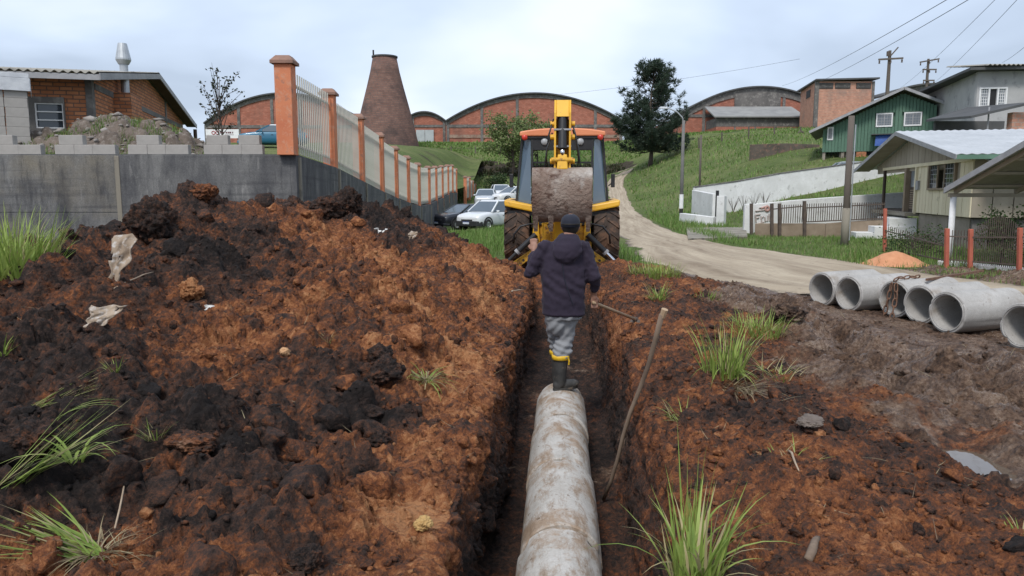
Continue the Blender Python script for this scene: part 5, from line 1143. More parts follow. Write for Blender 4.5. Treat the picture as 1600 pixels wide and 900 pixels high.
side = [(1283, 464, 10.6, 66, 'concrete pipe at the road end of the row of loose pipes'), (1325, 468, 10.1, 69, 'concrete pipe second in the row of loose pipes, beside the gap'), (1397, 473, 9.6, 66, 'loose concrete pipe with the rusty chain hanging over its mouth'),
        (1437, 482, 9.1, 68, 'loose concrete pipe between the chained pipe and the stained one'), (1479, 489, 8.5, 70, 'loose concrete pipe with dark stains along its side'), (1598, 498, 7.6, 70, 'loose concrete pipe lying apart at the house end of the row')]
pipe_objs = []
for px, py, d, hd, lab in side:
    q = at(px, py, d); o = link(bpy.data.objects.new('concrete_pipe', pm_s)); gz = max(soil_xy(q.x, q.y), g1(q.x, q.y)) if wt(q.x, q.y)[1] < 8 else g1(q.x, q.y)
    q.z = min(gz, .0)+.215; o.location = q; o.rotation_euler = (Matrix.Rotation(-R(hd), 4, 'Z') @ Matrix.Rotation(R(px % 77*4), 4, 'Y')).to_euler(); shade_auto(o); tag(o, lab, 'pipe', 'loose pipes beside the road'); pipe_objs.append((q, hd))
# ---- chain over the third pipe
M_RUST = surf('rusty_chain', (.10, .05, .03), (.20, .11, .07), 12, .8, .3, 90, .003)
bm = bmesh.new(); tor = MB()
tor.tube([(.024*math.cos(t), .042*math.sin(t)+(.018 if math.sin(t) > 0 else -.018), 0) for t in np.linspace(0, 2*math.pi, 15)], .009, 6, False); lk = tor.mesh('link', M_RUST, True)
q3, hd3 = pipe_objs[2]; ax = Vector((math.sin(R(hd3)), math.cos(R(hd3)), 0)); nz = Vector((0, 0, 1)); sd = ax.cross(nz)
cpath = [q3-ax*.05+sd*.10-nz*.22-ax*.1, q3-ax*.05+sd*.06+nz*.05, q3-ax*.03+sd*.03+nz*.26, q3+ax*.1+nz*.275, q3+ax*.35+nz*.27-sd*.02, q3+ax*.55+nz*.265-sd*.05]
ch = thing('chain', 'rusty lifting chain draped over the mouth of a loose pipe', 'chain', cpath[0]); co_ = cpath[0].copy()
def along(path, step):
    out = []; 
    for p, q in zip(path[:-1], path[1:]):
        n = max(1, int((q-p).length/step))
        for k in range(n): out.append((p.lerp(q, k/n), (q-p).normalized()))
    return out
for path in (cpath, [cpath[1]-sd*.16-nz*.30, cpath[1]-sd*.10, cpath[2]-sd*.05]):
    for k, (p, dv) in enumerate(along(path, .085)):
        o = bpy.data.objects.new('link', lk); link(o, ch); o.location = p-co_; o.rotation_euler = (dv.to_track_quat('Y', 'Z').to_matrix().to_4x4() @ Matrix.Rotation(R(90*(k % 2)+20), 4, 'Y')).to_euler()
rb0 = at(1448, 437, 9.6); rb1 = at(1536, 423, 11.0)
tag(MB().bar(rb0, rb1, .03, .03).build('iron_bar', M_RUST), 'rusty iron bar lying across the tops of the loose pipes', 'bar')
# ================================================================== TOOLS
M_WOOD = surf('weathered_handle', (.12, .085, .062), (.24, .175, .125), 8, .8, .3, 60, .004, streak=True)
M_WOODL = surf('worn_handle', (.30, .20, .12), (.42, .30, .19), 8, .7, .2, 60, .004)
p0 = atz(943, 782, -.84); p1 = at(1036, 492, 5.2)
pth = [p0.lerp(p1, k/8)+Vector((.010*math.sin(k*1.3), .0, .006*math.cos(k*1.7))) for k in range(9)]
tag(MB().tube(pth, [.014, .0145, .015, .0155, .016, .0165, .017, .018, .020], 10).build('tool_handle', M_WOOD, smooth=True), 'bare wooden tool handle leaning against the right trench lip', 'handle')
th = bpy.data.objects['tool_handle']; dv = (p1-p0).normalized()
MB().tube([p1-dv*.02, p1+dv*.045], [.021, .025], 8).build('cut_end', M_WOODL, th)
# ================================================================== BACKHOE LOADER
M_YEL = surf('yellow_enamel', (.62, .32, .012), (.74, .41, .025), 3, .45, .1, 50, .003, spec=.5, dirt=(.28, .15, .06), dirtlo=.60, dirtscale=7)
M_YELM = surf('muddy_yellow', (.48, .25, .02), (.66, .36, .03), 4, .6, .3, 40, .006, dirt=(.15, .075, .04), dirtlo=.50, dirtscale=8)
M_CABORANGE = surf('faded_roof_paint', (.62, .20, .09), (.72, .27, .13), 2, .5, .05, 50)
M_BLK = surf('black_enamel', (.014, .014, .016), (.03, .03, .032), 3, .45, .1, 60, .003, dirt=(.07, .05, .04), dirtlo=.62, dirtscale=6)
M_TYRE = surf('muddy_rubber', (.030, .023, .02), (.075, .052, .04), 5, .9, .5, 40, .012, dirt=(.15, .085, .055), dirtlo=.46, dirtscale=4)
M_BUCKET = surf('mud_caked_steel', (.115, .058, .038), (.30, .245, .205), 1.5, .9, .9, 16, .05, dirt=(.42, .385, .35), dirtlo=.53, dirtscale=1.7, c3=(.085, .045, .032))
M_CHROME = surf('chrome', (.6, .6, .62), (.7, .7, .72), 3, .2, 0, 30, metal=1)
M_TINT = glass_mat('tinted_cab_glass', (.12, .17, .225), .10)
M_RED = surf('red_lens', (.50, .04, .025), (.60, .06, .04), 5, .3, 0); M_LENS = surf('clear_lens', (.28, .29, .30), (.40, .41, .42), 5, .3, 0)
tg = NT('clear_glass'); tg.p.inputs['Transmission Weight'].default_value = 1; tg.p.inputs['Roughness'].default_value = .0; tg.p.inputs['IOR'].default_value = 1.1; M_CLEAR = tg.out((.85, .9, .9), .02)
tx, ty = tw(15.7, .03); bl = thing('backhoe_loader', 'yellow backhoe loader digging the trench, bucket raised, seen from behind', 'backhoe', (tx, ty, g1(tx, ty)+.0), -TH)
def rear_wheel(x, r, w, y, tag_='wheel'):
    s = 1 if x > 0 else -1
    prof = [(r*.52, -w*.40), (r*.60, -w*.46), (r*.80, -w*.50), (r*.93, -w*.46), (r*.965, -w*.30), (r*.97, 0), (r*.965, w*.30), (r*.93, w*.46), (r*.80, w*.5), (r*.60, w*.46), (r*.52, w*.40)]
    wo = MB().lathe(prof, 40, (x, y, r), axis='x').build('wheel', M_TYRE, bl, smooth=True)
    lg = MB(); n = 20
    for k in range(n):
        for sgn in (-1, 1):
            t0 = 2*math.pi*(k+.25*sgn)/n; t1 = t0+2*math.pi/n*.75
            def pp(t, u, rr): return (x+u*w, y+rr*math.cos(t), r+rr*math.sin(t))
            a_, b_ = t0, t0+.10; c_, d_ = t1, t1+.10
            lg.hexa([pp(a_, .02*sgn, r*.955), pp(b_, .02*sgn, r*.955), pp(d_, .50*sgn, r*.90), pp(c_, .50*sgn, r*.90), pp(a_, .02*sgn, r*1.01), pp(b_, .02*sgn, r*1.01), pp(d_, .49*sgn, r*.985), pp(c_, .49*sgn, r*.985)])
    lg.build('tread', M_TYRE, wo)
    rm = MB().lathe([(0.02, w*.1), (r*.2, w*.12), (r*.25, w*.2), (r*.45, w*.2), (r*.52, w*.4)], 24, (x, y, r), axis='x'); rm.build('rim', M_YELM, wo)
    rm = MB().lathe([(0.02, -w*.1), (r*.2, -w*.12), (r*.25, -w*.2), (r*.45, -w*.2), (r*.52, -w*.4)], 24, (x, y, r), axis='x'); rm.build('rim', M_YELM, wo)
for s in (-1, 1): rear_wheel(.91*s, .74, .52, 0); rear_wheel(.85*s, .45, .32, 2.2)
MB().cyl((-.9, 0, .74), (.9, 0, .74), .14, n=12).build('axle', M_BLK, bl); MB().cyl((-.85, 2.2, .45), (.85, 2.2, .45), .1, n=12).build('axle', M_BLK, bl)
B(-.42, .42, -.6, 2.6, .55, .95).build('chassis', M_BLK, bl, bevel=.02)
MB().hexa([(-.45, 1.15, .95), (.45, 1.15, .95), (.4, 2.9, .95), (-.4, 2.9, .95), (-.45, 1.15, 1.6), (.45, 1.15, 1.6), (.36, 2.9, 1.35), (-.36, 2.9, 1.35)]).build('bonnet', M_YEL, bl, bevel=.05)
for s in (-1, 1): MB().hexa([(1.16*s, -.62, 1.34), (.58*s, -.62, 1.22), (.58*s, .85, 1.3), (1.16*s, .85, 1.40), (1.17*s, -.60, 1.47), (.58*s, -.60, 1.36), (.58*s, .85, 1.42), (1.17*s, .85, 1.50)]).build('fender', M_YEL, bl, bevel=.03)
for s in (-1, 1): B(min(.58*s, 1.1*s), max(.58*s, 1.1*s), -.55, .8, 1.15, 1.25).build('fender_liner', M_BLK, bl)
# cab
B(-.6, .6, -.35, 1.15, .95, 1.38).build('cab_floor', M_BLK, bl, bevel=.02)
cz0, cz1 = 1.36, 2.72
def cabx(z): return .94-.12*(z-cz0)/(cz1-cz0)
for s in (-1, 1):
    f_ = MB(); a_, b_, c_, e_ = (cabx(cz0)*s, -.30, cz0), (.60*s, -.46, cz0), (.61*s, -.42, cz1), (cabx(cz1)*s, -.26, cz1)
    for p, q in ((a_, b_), (b_, c_), (c_, e_), (e_, a_)): f_.bar(p, q, .042, .05, (0, 1, 0))
    fo_ = f_.build('corner_frame', M_BLK, bl)
    k = .03*s
    MB().hexa([(a_[0]-k, a_[1], a_[2]+.03), (b_[0]+k, b_[1], b_[2]+.03), (b_[0]+k, b_[1]+.012, b_[2]+.03), (a_[0]-k, a_[1]+.012, a_[2]+.03), (e_[0]-k, e_[1], e_[2]-.03), (c_[0]+k, c_[1], c_[2]-.03), (c_[0]+k, c_[1]+.012, c_[2]-.03), (e_[0]-k, e_[1]+.012, e_[2]-.03)]).build('corner_glass', M_TINT, fo_)
    MB().bar((cabx(cz0)*s, 1.1, cz0), (cabx(cz1)*s*.97, 1.0, cz1), .07, .07, (0, 1, 0)).build('front_pillar', M_BLK, bl)
    xa = cabx(cz0)*s
    MB().hexa([(xa, -.24, cz0), (xa, 1.06, cz0), (xa+.008*s, 1.06, cz0), (xa+.008*s, -.24, cz0), (cabx(cz1)*s, -.2, cz1), (cabx(cz1)*s, .96, cz1), (cabx(cz1)*s+.008*s, .96, cz1), (cabx(cz1)*s+.008*s, -.2, cz1)]).build('side_glass', M_CLEAR, bl)
    MB().bar((xa, -.2, cz0), (xa, 1.1, cz0), .06, .06).build('sill', M_BLK, bl)
B(-.60, .60, -.46, -.40, 1.36, 1.42).build('rear_sill', M_BLK, bl); B(-.9, .9, 1.05, 1.11, 1.36, 1.5).build('front_sill', M_BLK, bl); B(-.8, .8, .98, 1.04, 2.62, 2.72).build('front_header', M_BLK, bl)
MB().hexa([(-.86, 1.09, 1.5), (.86, 1.09, 1.5), (.86, 1.098, 1.5), (-.86, 1.098, 1.5), (-.77, 1.02, 2.62), (.77, 1.02, 2.62), (.77, 1.028, 2.62), (-.77, 1.028, 2.62)]).build('windscreen', M_CLEAR, bl)
B(-.62, .62, -.44, -.38, 2.46, 2.72).build('rear_header', M_BLK, bl, bevel=.01)
B(-.03, .0, .96, 1.0, 1.5, 2.62).build('mullion', M_BLK, bl); B(-.60, .60, -.43, -.395, 2.20, 2.235).build('glazing_bar', M_BLK, bl)
rp = []; 
for x in np.linspace(-.86, .86, 13): rp.append((x, 2.90-.07*(abs(x)/.86)**2.5))
MB().prism([(-.86, 2.74), (.86, 2.74)]+rp[::-1], 'y', -.50, 1.2).build('cab_roof', M_CABORANGE, bl, bevel=.025)
B(-.82, .82, -.47, 1.15, 2.70, 2.739).build('roof_lining', M_BLK, bl)
for s in (-1, 1):
    MB().lathe([(0, -.515), (.05, -.51), (.06, -.49), (.06, -.45)], 14, (.76*s, 0, 2.715), axis='y').build('tail_light', M_RED, bl, smooth=True)
    MB().lathe([(0, -.48), (.06, -.475), (.072, -.455), (.072, -.43)], 14, (.36*s, 0, 2.63), axis='y').build('work_light', M_LENS, bl, smooth=True)
    MB().cyl((.98*s, .2, 1.75), (1.08*s, .1, 1.85), .012, n=6).build('mirror_arm', M_BLK, bl); B(min(1.02*s, 1.1*s), max(1.02*s, 1.1*s), .02, .06, 1.72, 2.0).build('mirror', M_BLK, bl, bevel=.01)
B(-.26, .26, .0, .45, 1.38, 1.62).build('seat', M_BLK, bl, bevel=.05); B(-.24, .24, .42, .54, 1.6, 2.25).build('backrest', M_BLK, bl, bevel=.05)
MB().lathe([(.17, 0), (.19, .01), (.17, .02), (.155, .01), (.17, 0)], 20, (0, .85, 1.95)).build('steering_wheel', M_BLK, bl); MB().cyl((0, .85, 1.96), (0, 1.0, 1.4), .025, n=8).build('steering_column', M_BLK, bl)
for x in (-.3, .3): MB().tube([(x, -.25, 1.38), (x, -.28, 1.85), (x, -.27, 1.92)], [.015, .015, .025], 8).build('lever', M_BLK, bl)
# rear frame
fr_ = MB().prism([(-.58, .42), (.58, .42), (.58, .62), (.50, .98), (.30, 1.02), (.24, .84), (-.24, .84), (-.30, 1.02), (-.50, .98), (-.58, .62)], 'y', -.98, -.80); fr_.build('rear_frame', M_YELM, bl, bevel=.015)
for s in (-1, 1):
    MB().hexa([(.40*s, -1.08, .40), (.60*s, -1.08, .40), (.60*s, -.98, .40), (.40*s, -.98, .40), (.46*s, -1.06, 1.10), (.55*s, -1.06, 1.10), (.55*s, -.98, 1.10), (.46*s, -.98, 1.10)]).build('stabilizer_tower', M_YEL, bl, bevel=.012)
    MB().cyl((.5*s, -1.10, .68), (.5*s, -1.05, .68), .04, n=12).build('pin', M_BLK, bl)
    leg = MB().hexa([(.48*s, -1.06, .40), (1.02*s, -1.06, .02), (1.02*s, -.92, .02), (.48*s, -.92, .40), (.50*s, -1.06, .56), (1.06*s, -1.06, .17), (1.06*s, -.92, .17), (.50*s, -.92, .56)]).build('stabilizer_leg', M_YELM, bl, bevel=.015)
    B(min(.92*s, 1.18*s), max(.92*s, 1.18*s), -1.12, -.84, -.02, .04).build('foot_pad', M_YELM, leg, bevel=.01)
    for u in (.3, .5, .72): c_ = Vector((.48*s+.54*s*u, -1.063, .48-.385*u)); MB().cyl(c_, c_+Vector((0, -.006, 0)), .026, n=10).build('hole', M_BLK, leg)
    cy_ = MB().cyl((.50*s, -1.14, .80), (.86*s, -1.16, .46), .058, n=14).build('stabilizer_cylinder', M_BLK, bl, smooth=True); shade_auto(cy_)
    MB().cyl((.86*s, -1.16, .46), (1.08*s, -1.16, .24), .034, n=12).build('rod', M_CHROME if s > 0 else M_BLK, cy_)
    MB().cyl((.84*s, -1.16, .48), (.88*s, -1.16, .44), .066, n=14).build('gland', M_FASCIA, cy_)
    MB().tube([(.40*s, -.98, .98), (.62*s, -1.12, 1.0), (.80*s, -1.14, .96), (.93*s, -1.12, .80), (.95*s, -1.06, .62)], .021, 8).build('hose', M_BLK, bl, smooth=True)
B(-.22, .22, -1.12, -.98, .42, 1.0).build('king_post', M_YELM, bl, bevel=.02); B(-.13, .0, -1.2, -1.121, .5, .98).build('slew_housing', M_BLK, bl, bevel=.02)
hf = MB(); 
for z in (.62, 1.02): hf.bar((-.36, -1.16, z), (-.12, -1.16, z), .03, .03)
hf.bar((-.36, -1.16, .605), (-.36, -1.16, 1.035), .03, .03, (0, 1, 0)).bar((-.12, -1.16, .605), (-.12, -1.16, 1.035), .03, .03, (0, 1, 0)).build('guard_frame', M_YEL, bl)
# boom, dipper, bucket
MB().hexa([(-.15, -1.25, .55), (.15, -1.25, .55), (.15, -.98, .70), (-.15, -.98, .70), (-.10, -1.62, 3.20), (.10, -1.62, 3.20), (.10, -1.30, 3.20), (-.10, -1.30, 3.20)]).build('boom', M_YEL, bl, bevel=.02)
dip = thing('x', 'x', 'x'); bpy.data.objects.remove(dip)
for s in (-1, 1):
    MB().prism([(-1.72, 3.30), (-1.36, 3.26), (-1.52, 2.55), (-1.86, 1.95), (-2.04, 1.95), (-1.98, 2.6), (-1.92, 3.05)], 'x', s*.135-.018, s*.135+.018).build('dipper_plate', M_YEL, bl, bevel=.006)
    for z, y in ((2.86, -1.80), (2.62, -1.84), (2.18, -1.92)): MB().cyl((s*.15, y, z), (s*.225, y, z), .05, n=12).build('pin', M_YEL, bl)
MB().hexa([(-.117, -1.94, 2.98), (.117, -1.94, 2.98), (.117, -1.88, 2.98), (-.117, -1.88, 2.98), (-.117, -1.73, 3.30), (.117, -1.73, 3.30), (.117, -1.67, 3.29), (-.117, -1.67, 3.29)]).build('dipper_top', M_YEL, bl, bevel=.01)
MB().hexa([(-.117, -1.80, 2.0), (.117, -1.80, 2.0), (.117, -1.77, 2.0), (-.117, -1.77, 2.0), (-.117, -1.62, 2.96), (.117, -1.62, 2.96), (.117, -1.58, 2.96), (-.117, -1.58, 2.96)]).build('dipper_web', M_YELM, bl)
cy_ = MB().tube([(0, -1.84, 2.97), (0, -1.90, 2.72), (0, -1.99, 2.40)], [.088, .085, .082], 16).build('bucket_cylinder', M_BLK, bl, smooth=True); shade_auto(cy_)
MB().cyl((0, -1.985, 2.42), (0, -2.02, 2.27), .047, n=14).build('rod', M_CHROME, cy_, smooth=True)
MB().hexa([(-.10, -2.12, 2.03), (.10, -2.12, 2.03), (.10, -1.95, 2.03), (-.10, -1.95, 2.03), (-.085, -2.06, 2.30), (.085, -2.06, 2.30), (.085, -1.95, 2.30), (-.085, -1.95, 2.30)]).build('bucket_link', M_YEL, bl, bevel=.02)
MB().cyl((-.2, -2.05, 2.20), (.2, -2.05, 2.20), .045, n=12).build('pin', M_YELM, bl)
for kx_, (xo, zo) in enumerate([(-.24, 2.95), (.24, 2.9), (-.27, 2.7), (.27, 2.75)]):
    sg = 1 if xo > 0 else -1; MB().tube([(xo*.7, -1.80, zo), (xo*1.05, -1.90, zo-.3), (xo*1.25, -1.80, zo-.7), (xo*1.0, -1.45, zo-1.1), (xo*.8, -1.2, 1.1)], .016, 7).build('hose', M_BLK, bl, smooth=True)
for zb2 in (2.45, 2.75): MB().bar((-.16, -1.97, zb2), (.16, -1.97, zb2), .012, .03).build('hose_clamp', M_FASCIA, bl)
nb_ = 22; nxb = 30; vv = []; ff = []
prof = [(-1.95, 2.07), (-2.08, 2.05), (-2.17, 1.95), (-2.22, 1.8), (-2.24, 1.62), (-2.22, 1.44), (-2.16, 1.27), (-2.06, 1.14), (-1.95, 1.08)]
prs = [Vector((0, *p)) for p in prof]
def pl(u): i = min(int(u*(len(prof)-1)), len(prof)-2); t_ = u*(len(prof)-1)-i; return prs[i].lerp(prs[i+1], t_)
ux = np.linspace(-.53, .53, nxb+1); uu = np.linspace(0, 1, nb_+1)
nse = fbm(np.array([[x*3 for x in ux] for u in uu]), np.array([[u*3 for x in ux] for u in uu]), oct=4, seed=133)
for lay in (0, 1):
    for j, u in enumerate(uu):
        p = pl(u)
        for i, x in enumerate(ux): vv.append((x, p.y-(.0 if lay else .012+.035*max(0, nse[j, i]))+lay*.03, p.z))
nn = (nxb+1)*(nb_+1)
for j in range(nb_):
    for i in range(nxb):
        a_ = j*(nxb+1)+i; ff += [(a_, a_+1, a_+nxb+2, a_+nxb+1), (nn+a_, nn+a_+nxb+1, nn+a_+nxb+2, nn+a_+1)]
bk = MB().add(vv, ff).build('bucket', M_BUCKET, bl, smooth=True)
for s in (-1, 1): MB().prism([(p[0]-.01, p[1]) for p in prof]+[(-1.62, 1.30), (-1.55, 1.75), (-1.70, 2.02)], 'x', s*.53-.015, s*.53+.015).build('side_plate', M_BUCKET, bk, bevel=.006)
for x in (-.48, -.20, .20, .48):
    MB().hexa([(x-.055, -2.12, 1.20), (x+.055, -2.12, 1.20), (x+.055, -2.02, 1.20), (x-.055, -2.02, 1.20), (x-.035, -1.97, .90), (x+.035, -1.97, .90), (x+.035, -1.93, .90), (x-.035, -1.93, .90)]).build('tooth', M_BUCKET, bk, bevel=.01)
# ================================================================== CARS
def paint(name, c): 
    t = NT(name); t.p.inputs['Coat Weight'].default_value = .6; t.p.inputs['Coat Roughness'].default_value = .08; return t.out(t.mix(t.noise(3, 3), tuple(k*.92 for k in c), c), .35, .1, .5)
M_CARGLASS = glass_mat('car_glass', (.10, .13, .16), .05); M_RUB = surf('tyre_rubber', (.015, .015, .016), (.03, .03, .03), 5, .9, .2, 40)
M_RIM = surf('alloy', (.35, .36, .37), (.45, .46, .47), 5, .35, 0, metal=.6); M_TRIMB = surf('black_trim', (.02, .021, .023), (.035, .036, .038), 5, .6, .1, 40)
M_PLATE = surf('plate', (.55, .60, .68), (.65, .68, .74), 5, .5, 0); M_BLUE = surf('plate_blue', (.03, .07, .30), (.04, .09, .36), 5, .5, 0)
def make_car(label, loc, rz, col, W=1.72, L=4.2, H=1.5, black_front=False, cat='car', name='parked_car', roof_col=None):
    c = thing(name, label, cat, loc, rz); P_ = paint('car_paint', col); RP = paint('car_roof_paint', roof_col) if roof_col else P_
    w = W/2; hl_ = L/2
    st = [(-hl_, .30, .70, .74), (-hl_+.08, .22, .82, .90), (-hl_+.45, .20, .90, .98), (-hl_*.45, .20, 1.0, 1), (0, .20, 1.0, 1), (hl_*.5, .20, 1.0, 1), (hl_-.35, .22, 1.02, .97), (hl_-.05, .28, .98, .92), (hl_, .40, .82, .86)]
    vv = []; ff = []; m = 12
    for (y, zb, zt, k) in st:
        hw = w*k; pts = [(hw*.80, zb), (hw*.97, zb+.06), (hw, zb+(zt-zb)*.45), (hw*.985, zb+(zt-zb)*.75), (hw*.93, zt-.03), (hw*.80, zt)]
        ring = pts+[(-x, z) for x, z in pts[::-1]]
        vv += [(x, y, z) for x, z in ring]
    for i in range(len(st)-1):
        for k in range(m): ff.append((i*m+k, i*m+(k+1) % m, (i+1)*m+(k+1) % m, (i+1)*m+k))
    ff.append(tuple(range(m))); ff.append(tuple(range((len(st)-1)*m, len(st)*m)))
    MB().add(vv, ff).build('body', P_, c, smooth=True, sub=1)
    yb0, yb1, yt0, yt1 = -hl_*.46, hl_*.86, -hl_*.08, hl_*.62; wb, wt_, zb, zt = w*.92, w*.72, .96, H
    bpt = {'fl': (-wb, yb0, zb), 'fr': (wb, yb0, zb), 'rr': (wb, yb1, zb), 'rl': (-wb, yb1, zb)}; tpt = {'fl': (-wt_, yt0, zt-.04), 'fr': (wt_, yt0, zt-.04), 'rr': (wt_, yt1, zt-.03), 'rl': (-wt_, yt1, zt-.03)}
    V_ = lambda q: Vector(q)
    def pane(nm, a_, b_, ins=.04):
        q = [V_(bpt[a_]), V_(bpt[b_]), V_(tpt[b_]), V_(tpt[a_])]; ce = sum(q, Vector())/4; n = (q[1]-q[0]).cross(q[3]-q[0]).normalized(); q = [ce+(p-ce)*(1-ins) for p in q]
        MB().add([p-n*.01 for p in q]+[p+n*.012 for p in q], [(0, 1, 2, 3), (7, 6, 5, 4), (0, 4, 5, 1), (1, 5, 6, 2), (2, 6, 7, 3), (3, 7, 4, 0)]).build(nm, M_CARGLASS, c)
    pane('windscreen', 'fl', 'fr'); pane('side_window', 'fr', 'rr'); pane('rear_window', 'rr', 'rl'); pane('side_window', 'rl', 'fl')
    for k in ('fl', 'fr', 'rr', 'rl'): MB().bar(bpt[k], tpt[k], .075, .075).build('pillar', P_, c)
    for s in (-1, 1): MB().bar((s*wb*1.005, (yb0+yb1)/2+.12, zb), (s*wt_*1.01, (yt0+yt1)/2+.12, zt-.04), .02, .09, (0, 1, 0)).build('pillar', M_TRIMB, c)
    MB().hexa([(-wt_-.02, yt0-.06, zt-.06), (wt_+.02, yt0-.06, zt-.06), (wt_+.02, yt1+.06, zt-.05), (-wt_-.02, yt1+.06, zt-.05), (-wt_+.06, yt0+.08, zt+.015), (wt_-.06, yt0+.08, zt+.015), (wt_-.06, yt1-.08, zt+.02), (-wt_+.06, yt1-.08, zt+.02)]).build('roof', RP, c, bevel=.03)
    for s in (-1, 1):
        for y in (-hl_+.78, hl_-.80):
            x = s*(w-.10)
            wo = MB().lathe([(.18, -.1), (.29, -.1), (.31, -.06), (.31, .06), (.29, .1), (.18, .1)], 24, (x, y, .31), axis='x').build('wheel', M_RUB, c, smooth=True)
            MB().lathe([(.0, .06*s), (.05, .075*s), (.17, .07*s), (.185, .095*s)], 18, (x, y, .31), axis='x').build('rim', M_RIM, wo)
            MB().lathe([(.32, s*(w-.012)), (.40, s*(w+.006)), (.40, s*(w-.05))], 24, (0, y, .33), axis='x').build('wheel_arch', M_TRIMB, c)
        MB().hexa([(s*w*.50, -hl_-.0, .56), (s*w*.86, -hl_+.16, .58), (s*w*.84, -hl_+.3, .58), (s*w*.48, -hl_+.15, .56), (s*w*.52, -hl_+.02, .69), (s*w*.88, -hl_+.22, .73), (s*w*.84, -hl_+.35, .73), (s*w*.48, -hl_+.2, .69)]).build('headlight', M_LENS, c, bevel=.02)
        B(min(s*w*.60, s*w*.90), max(s*w*.60, s*w*.90), hl_-.10, hl_+.01, .62, .80).build('tail_light', M_RED, c, bevel=.02)
        B(min(s*w, s*(w+.16)), max(s*w, s*(w+.16)), yb0+.30, yb0+.40, .93, 1.06).build('mirror', P_, c, bevel=.03)
        B(min(s*w*.99, s*(w+.006)), max(s*w*.99, s*(w+.006)), -.05, .07, .76, .79).build('door_handle', M_TRIMB, c)
    B(-w*.42, w*.42, -hl_-.015, -hl_+.12, .50, .60).build('grille', M_TRIMB, c, bevel=.02)
    MB().hexa([(-w*.80, -hl_-.03, .24), (w*.80, -hl_-.03, .24), (w*.95, -hl_+.32, .24), (-w*.95, -hl_+.32, .24), (-w*.78, -hl_-.045, .52 if black_front else .40), (w*.78, -hl_-.045, .52 if black_front else .40), (w*.97, -hl_+.32, .48 if black_front else .36), (-w*.97, -hl_+.32, .48 if black_front else .36)]).build('bumper', M_TRIMB if black_front else P_, c, bevel=.03)
    pl_ = B(-.20, .20, -hl_-.065, -hl_-.05, .36, .48).build('number_plate', M_PLATE, c); B(-.20, .20, -hl_-.067, -hl_-.0651, .455, .48).build('plate_band', M_BLUE, pl_)
    return c
def cg(px, d): x = (px-800)/F*d*1.006; return (x, d, g1(x, d)+.01)
make_car('white pickup with black front bumper parked on the grass behind the heap', cg(767, 40.5), R(-34), (.72, .74, .76), H=1.56, black_front=True, L=4.3)
make_car('dark car half hidden beside the white pickup', cg(727, 43.5), R(-46), (.02, .022, .03), H=1.42)
make_car('silver car parked facing the grass at the end of the orange fence', cg(760, 64), R(-3), (.52, .55, .58), H=1.5)
make_car('small white car parked behind the silver car', cg(783, 69), R(8), (.70, .71, .72), H=1.48)
make_car('white car parked at an angle beyond the backhoe cab', cg(803, 64), R(-52), (.72, .73, .74), H=1.5)
bx = at(424, 234, 48); make_car('blue car with white roof parked in the yard behind the corner post', (bx.x+.2, 48, Yd(bx.x, 48)-.05), R(-80), (.02, .13, .22), H=1.42, roof_col=(.72, .72, .72))
# a grey car roof just shows over the white wall
gx_ = at(1357, 252, 46); make_car('grey car parked behind the white hillside wall under the green house', (gx_.x, 47.0, at(1357, 262, 47).z-1.1), R(80), (.34, .37, .40), H=1.45)
# ================================================================== THE WORKER
def ellip(mb, c, r, rot=None, n=14):
    vs, fs = [], []; M = rot or Matrix.Identity(3)
    for i in range(1, n):
        th = math.pi*i/n
        for k in range(2*n): ph = math.pi*k/n; vs.append(Vector(c)+M @ Vector((r[0]*math.sin(th)*math.cos(ph), r[1]*math.sin(th)*math.sin(ph), r[2]*math.cos(th))))
    m = 2*n; vs += [Vector(c)+M @ Vector((0, 0, r[2])), Vector(c)+M @ Vector((0, 0, -r[2]))]
    for i in range(n-2):
        for k in range(m): fs.append((i*m+k, (i+1)*m+k, (i+1)*m+(k+1) % m, i*m+(k+1) % m))
    for k in range(m): fs.append((len(vs)-2, k, (k+1) % m)); fs.append((len(vs)-1, (n-2)*m+(k+1) % m, (n-2)*m+k))
    mb.add(vs, fs)
def limb(mb, pts, rad, n=12):
    pts = [Vector(p) for p in pts]; mb.tube(pts, rad, n)
    for p, r in zip(pts, rad): ellip(mb, p, (r, r, r), None, 8)
def loft(mb, secs, n=24):
    vs, fs = [], []
    for (cx_, cy_, z, rx, ry) in secs:
        for k in range(n): t = 2*math.pi*k/n; vs.append((cx_+rx*math.cos(t), cy_+ry*math.sin(t), z))
    for i in range(len(secs)-1):
        for k in range(n): fs.append((i*n+k, i*n+(k+1) % n, (i+1)*n+(k+1) % n, (i+1)*n+k))
    fs.append(tuple(range(n))[::-1]); fs.append(tuple(range((len(secs)-1)*n, len(secs)*n))); mb.add(vs, fs)
def fuse(mb, name, mat, voxel, parent=None, smooth=6, disp=None):
    o = mb.build(name, mat); r = o.modifiers.new('r', 'REMESH'); r.mode = 'VOXEL'; r.voxel_size = voxel
    s_ = o.modifiers.new('s', 'SMOOTH'); s_.iterations = smooth; s_.factor = .5
    bpy.context.view_layer.update(); ev = o.evaluated_get(bpy.context.evaluated_depsgraph_get()); me = bpy.data.meshes.new_from_object(ev)
    bpy.data.objects.remove(o); n = len(me.vertices); co = np.zeros(n*3, np.float32); me.vertices.foreach_get('co', co); co = co.reshape(-1, 3).astype(float)
    if disp is not None:
        no = np.zeros(n*3, np.float32); me.vertices.foreach_get('normal', no); no = no.reshape(-1, 3); co = co+no*disp(co)[:, None]; me.vertices.foreach_set('co', co.astype(np.float32).ravel())
    me.polygons.foreach_set('use_smooth', [True]*len(me.polygons)); me.update(); me.materials.clear(); me.materials.append(mat); me.name = name
    return link(bpy.data.objects.new(name, me), parent)
M_SKIN = surf('skin', (.24, .125, .085), (.32, .17, .12), 12, .6, .1, 80, .001)
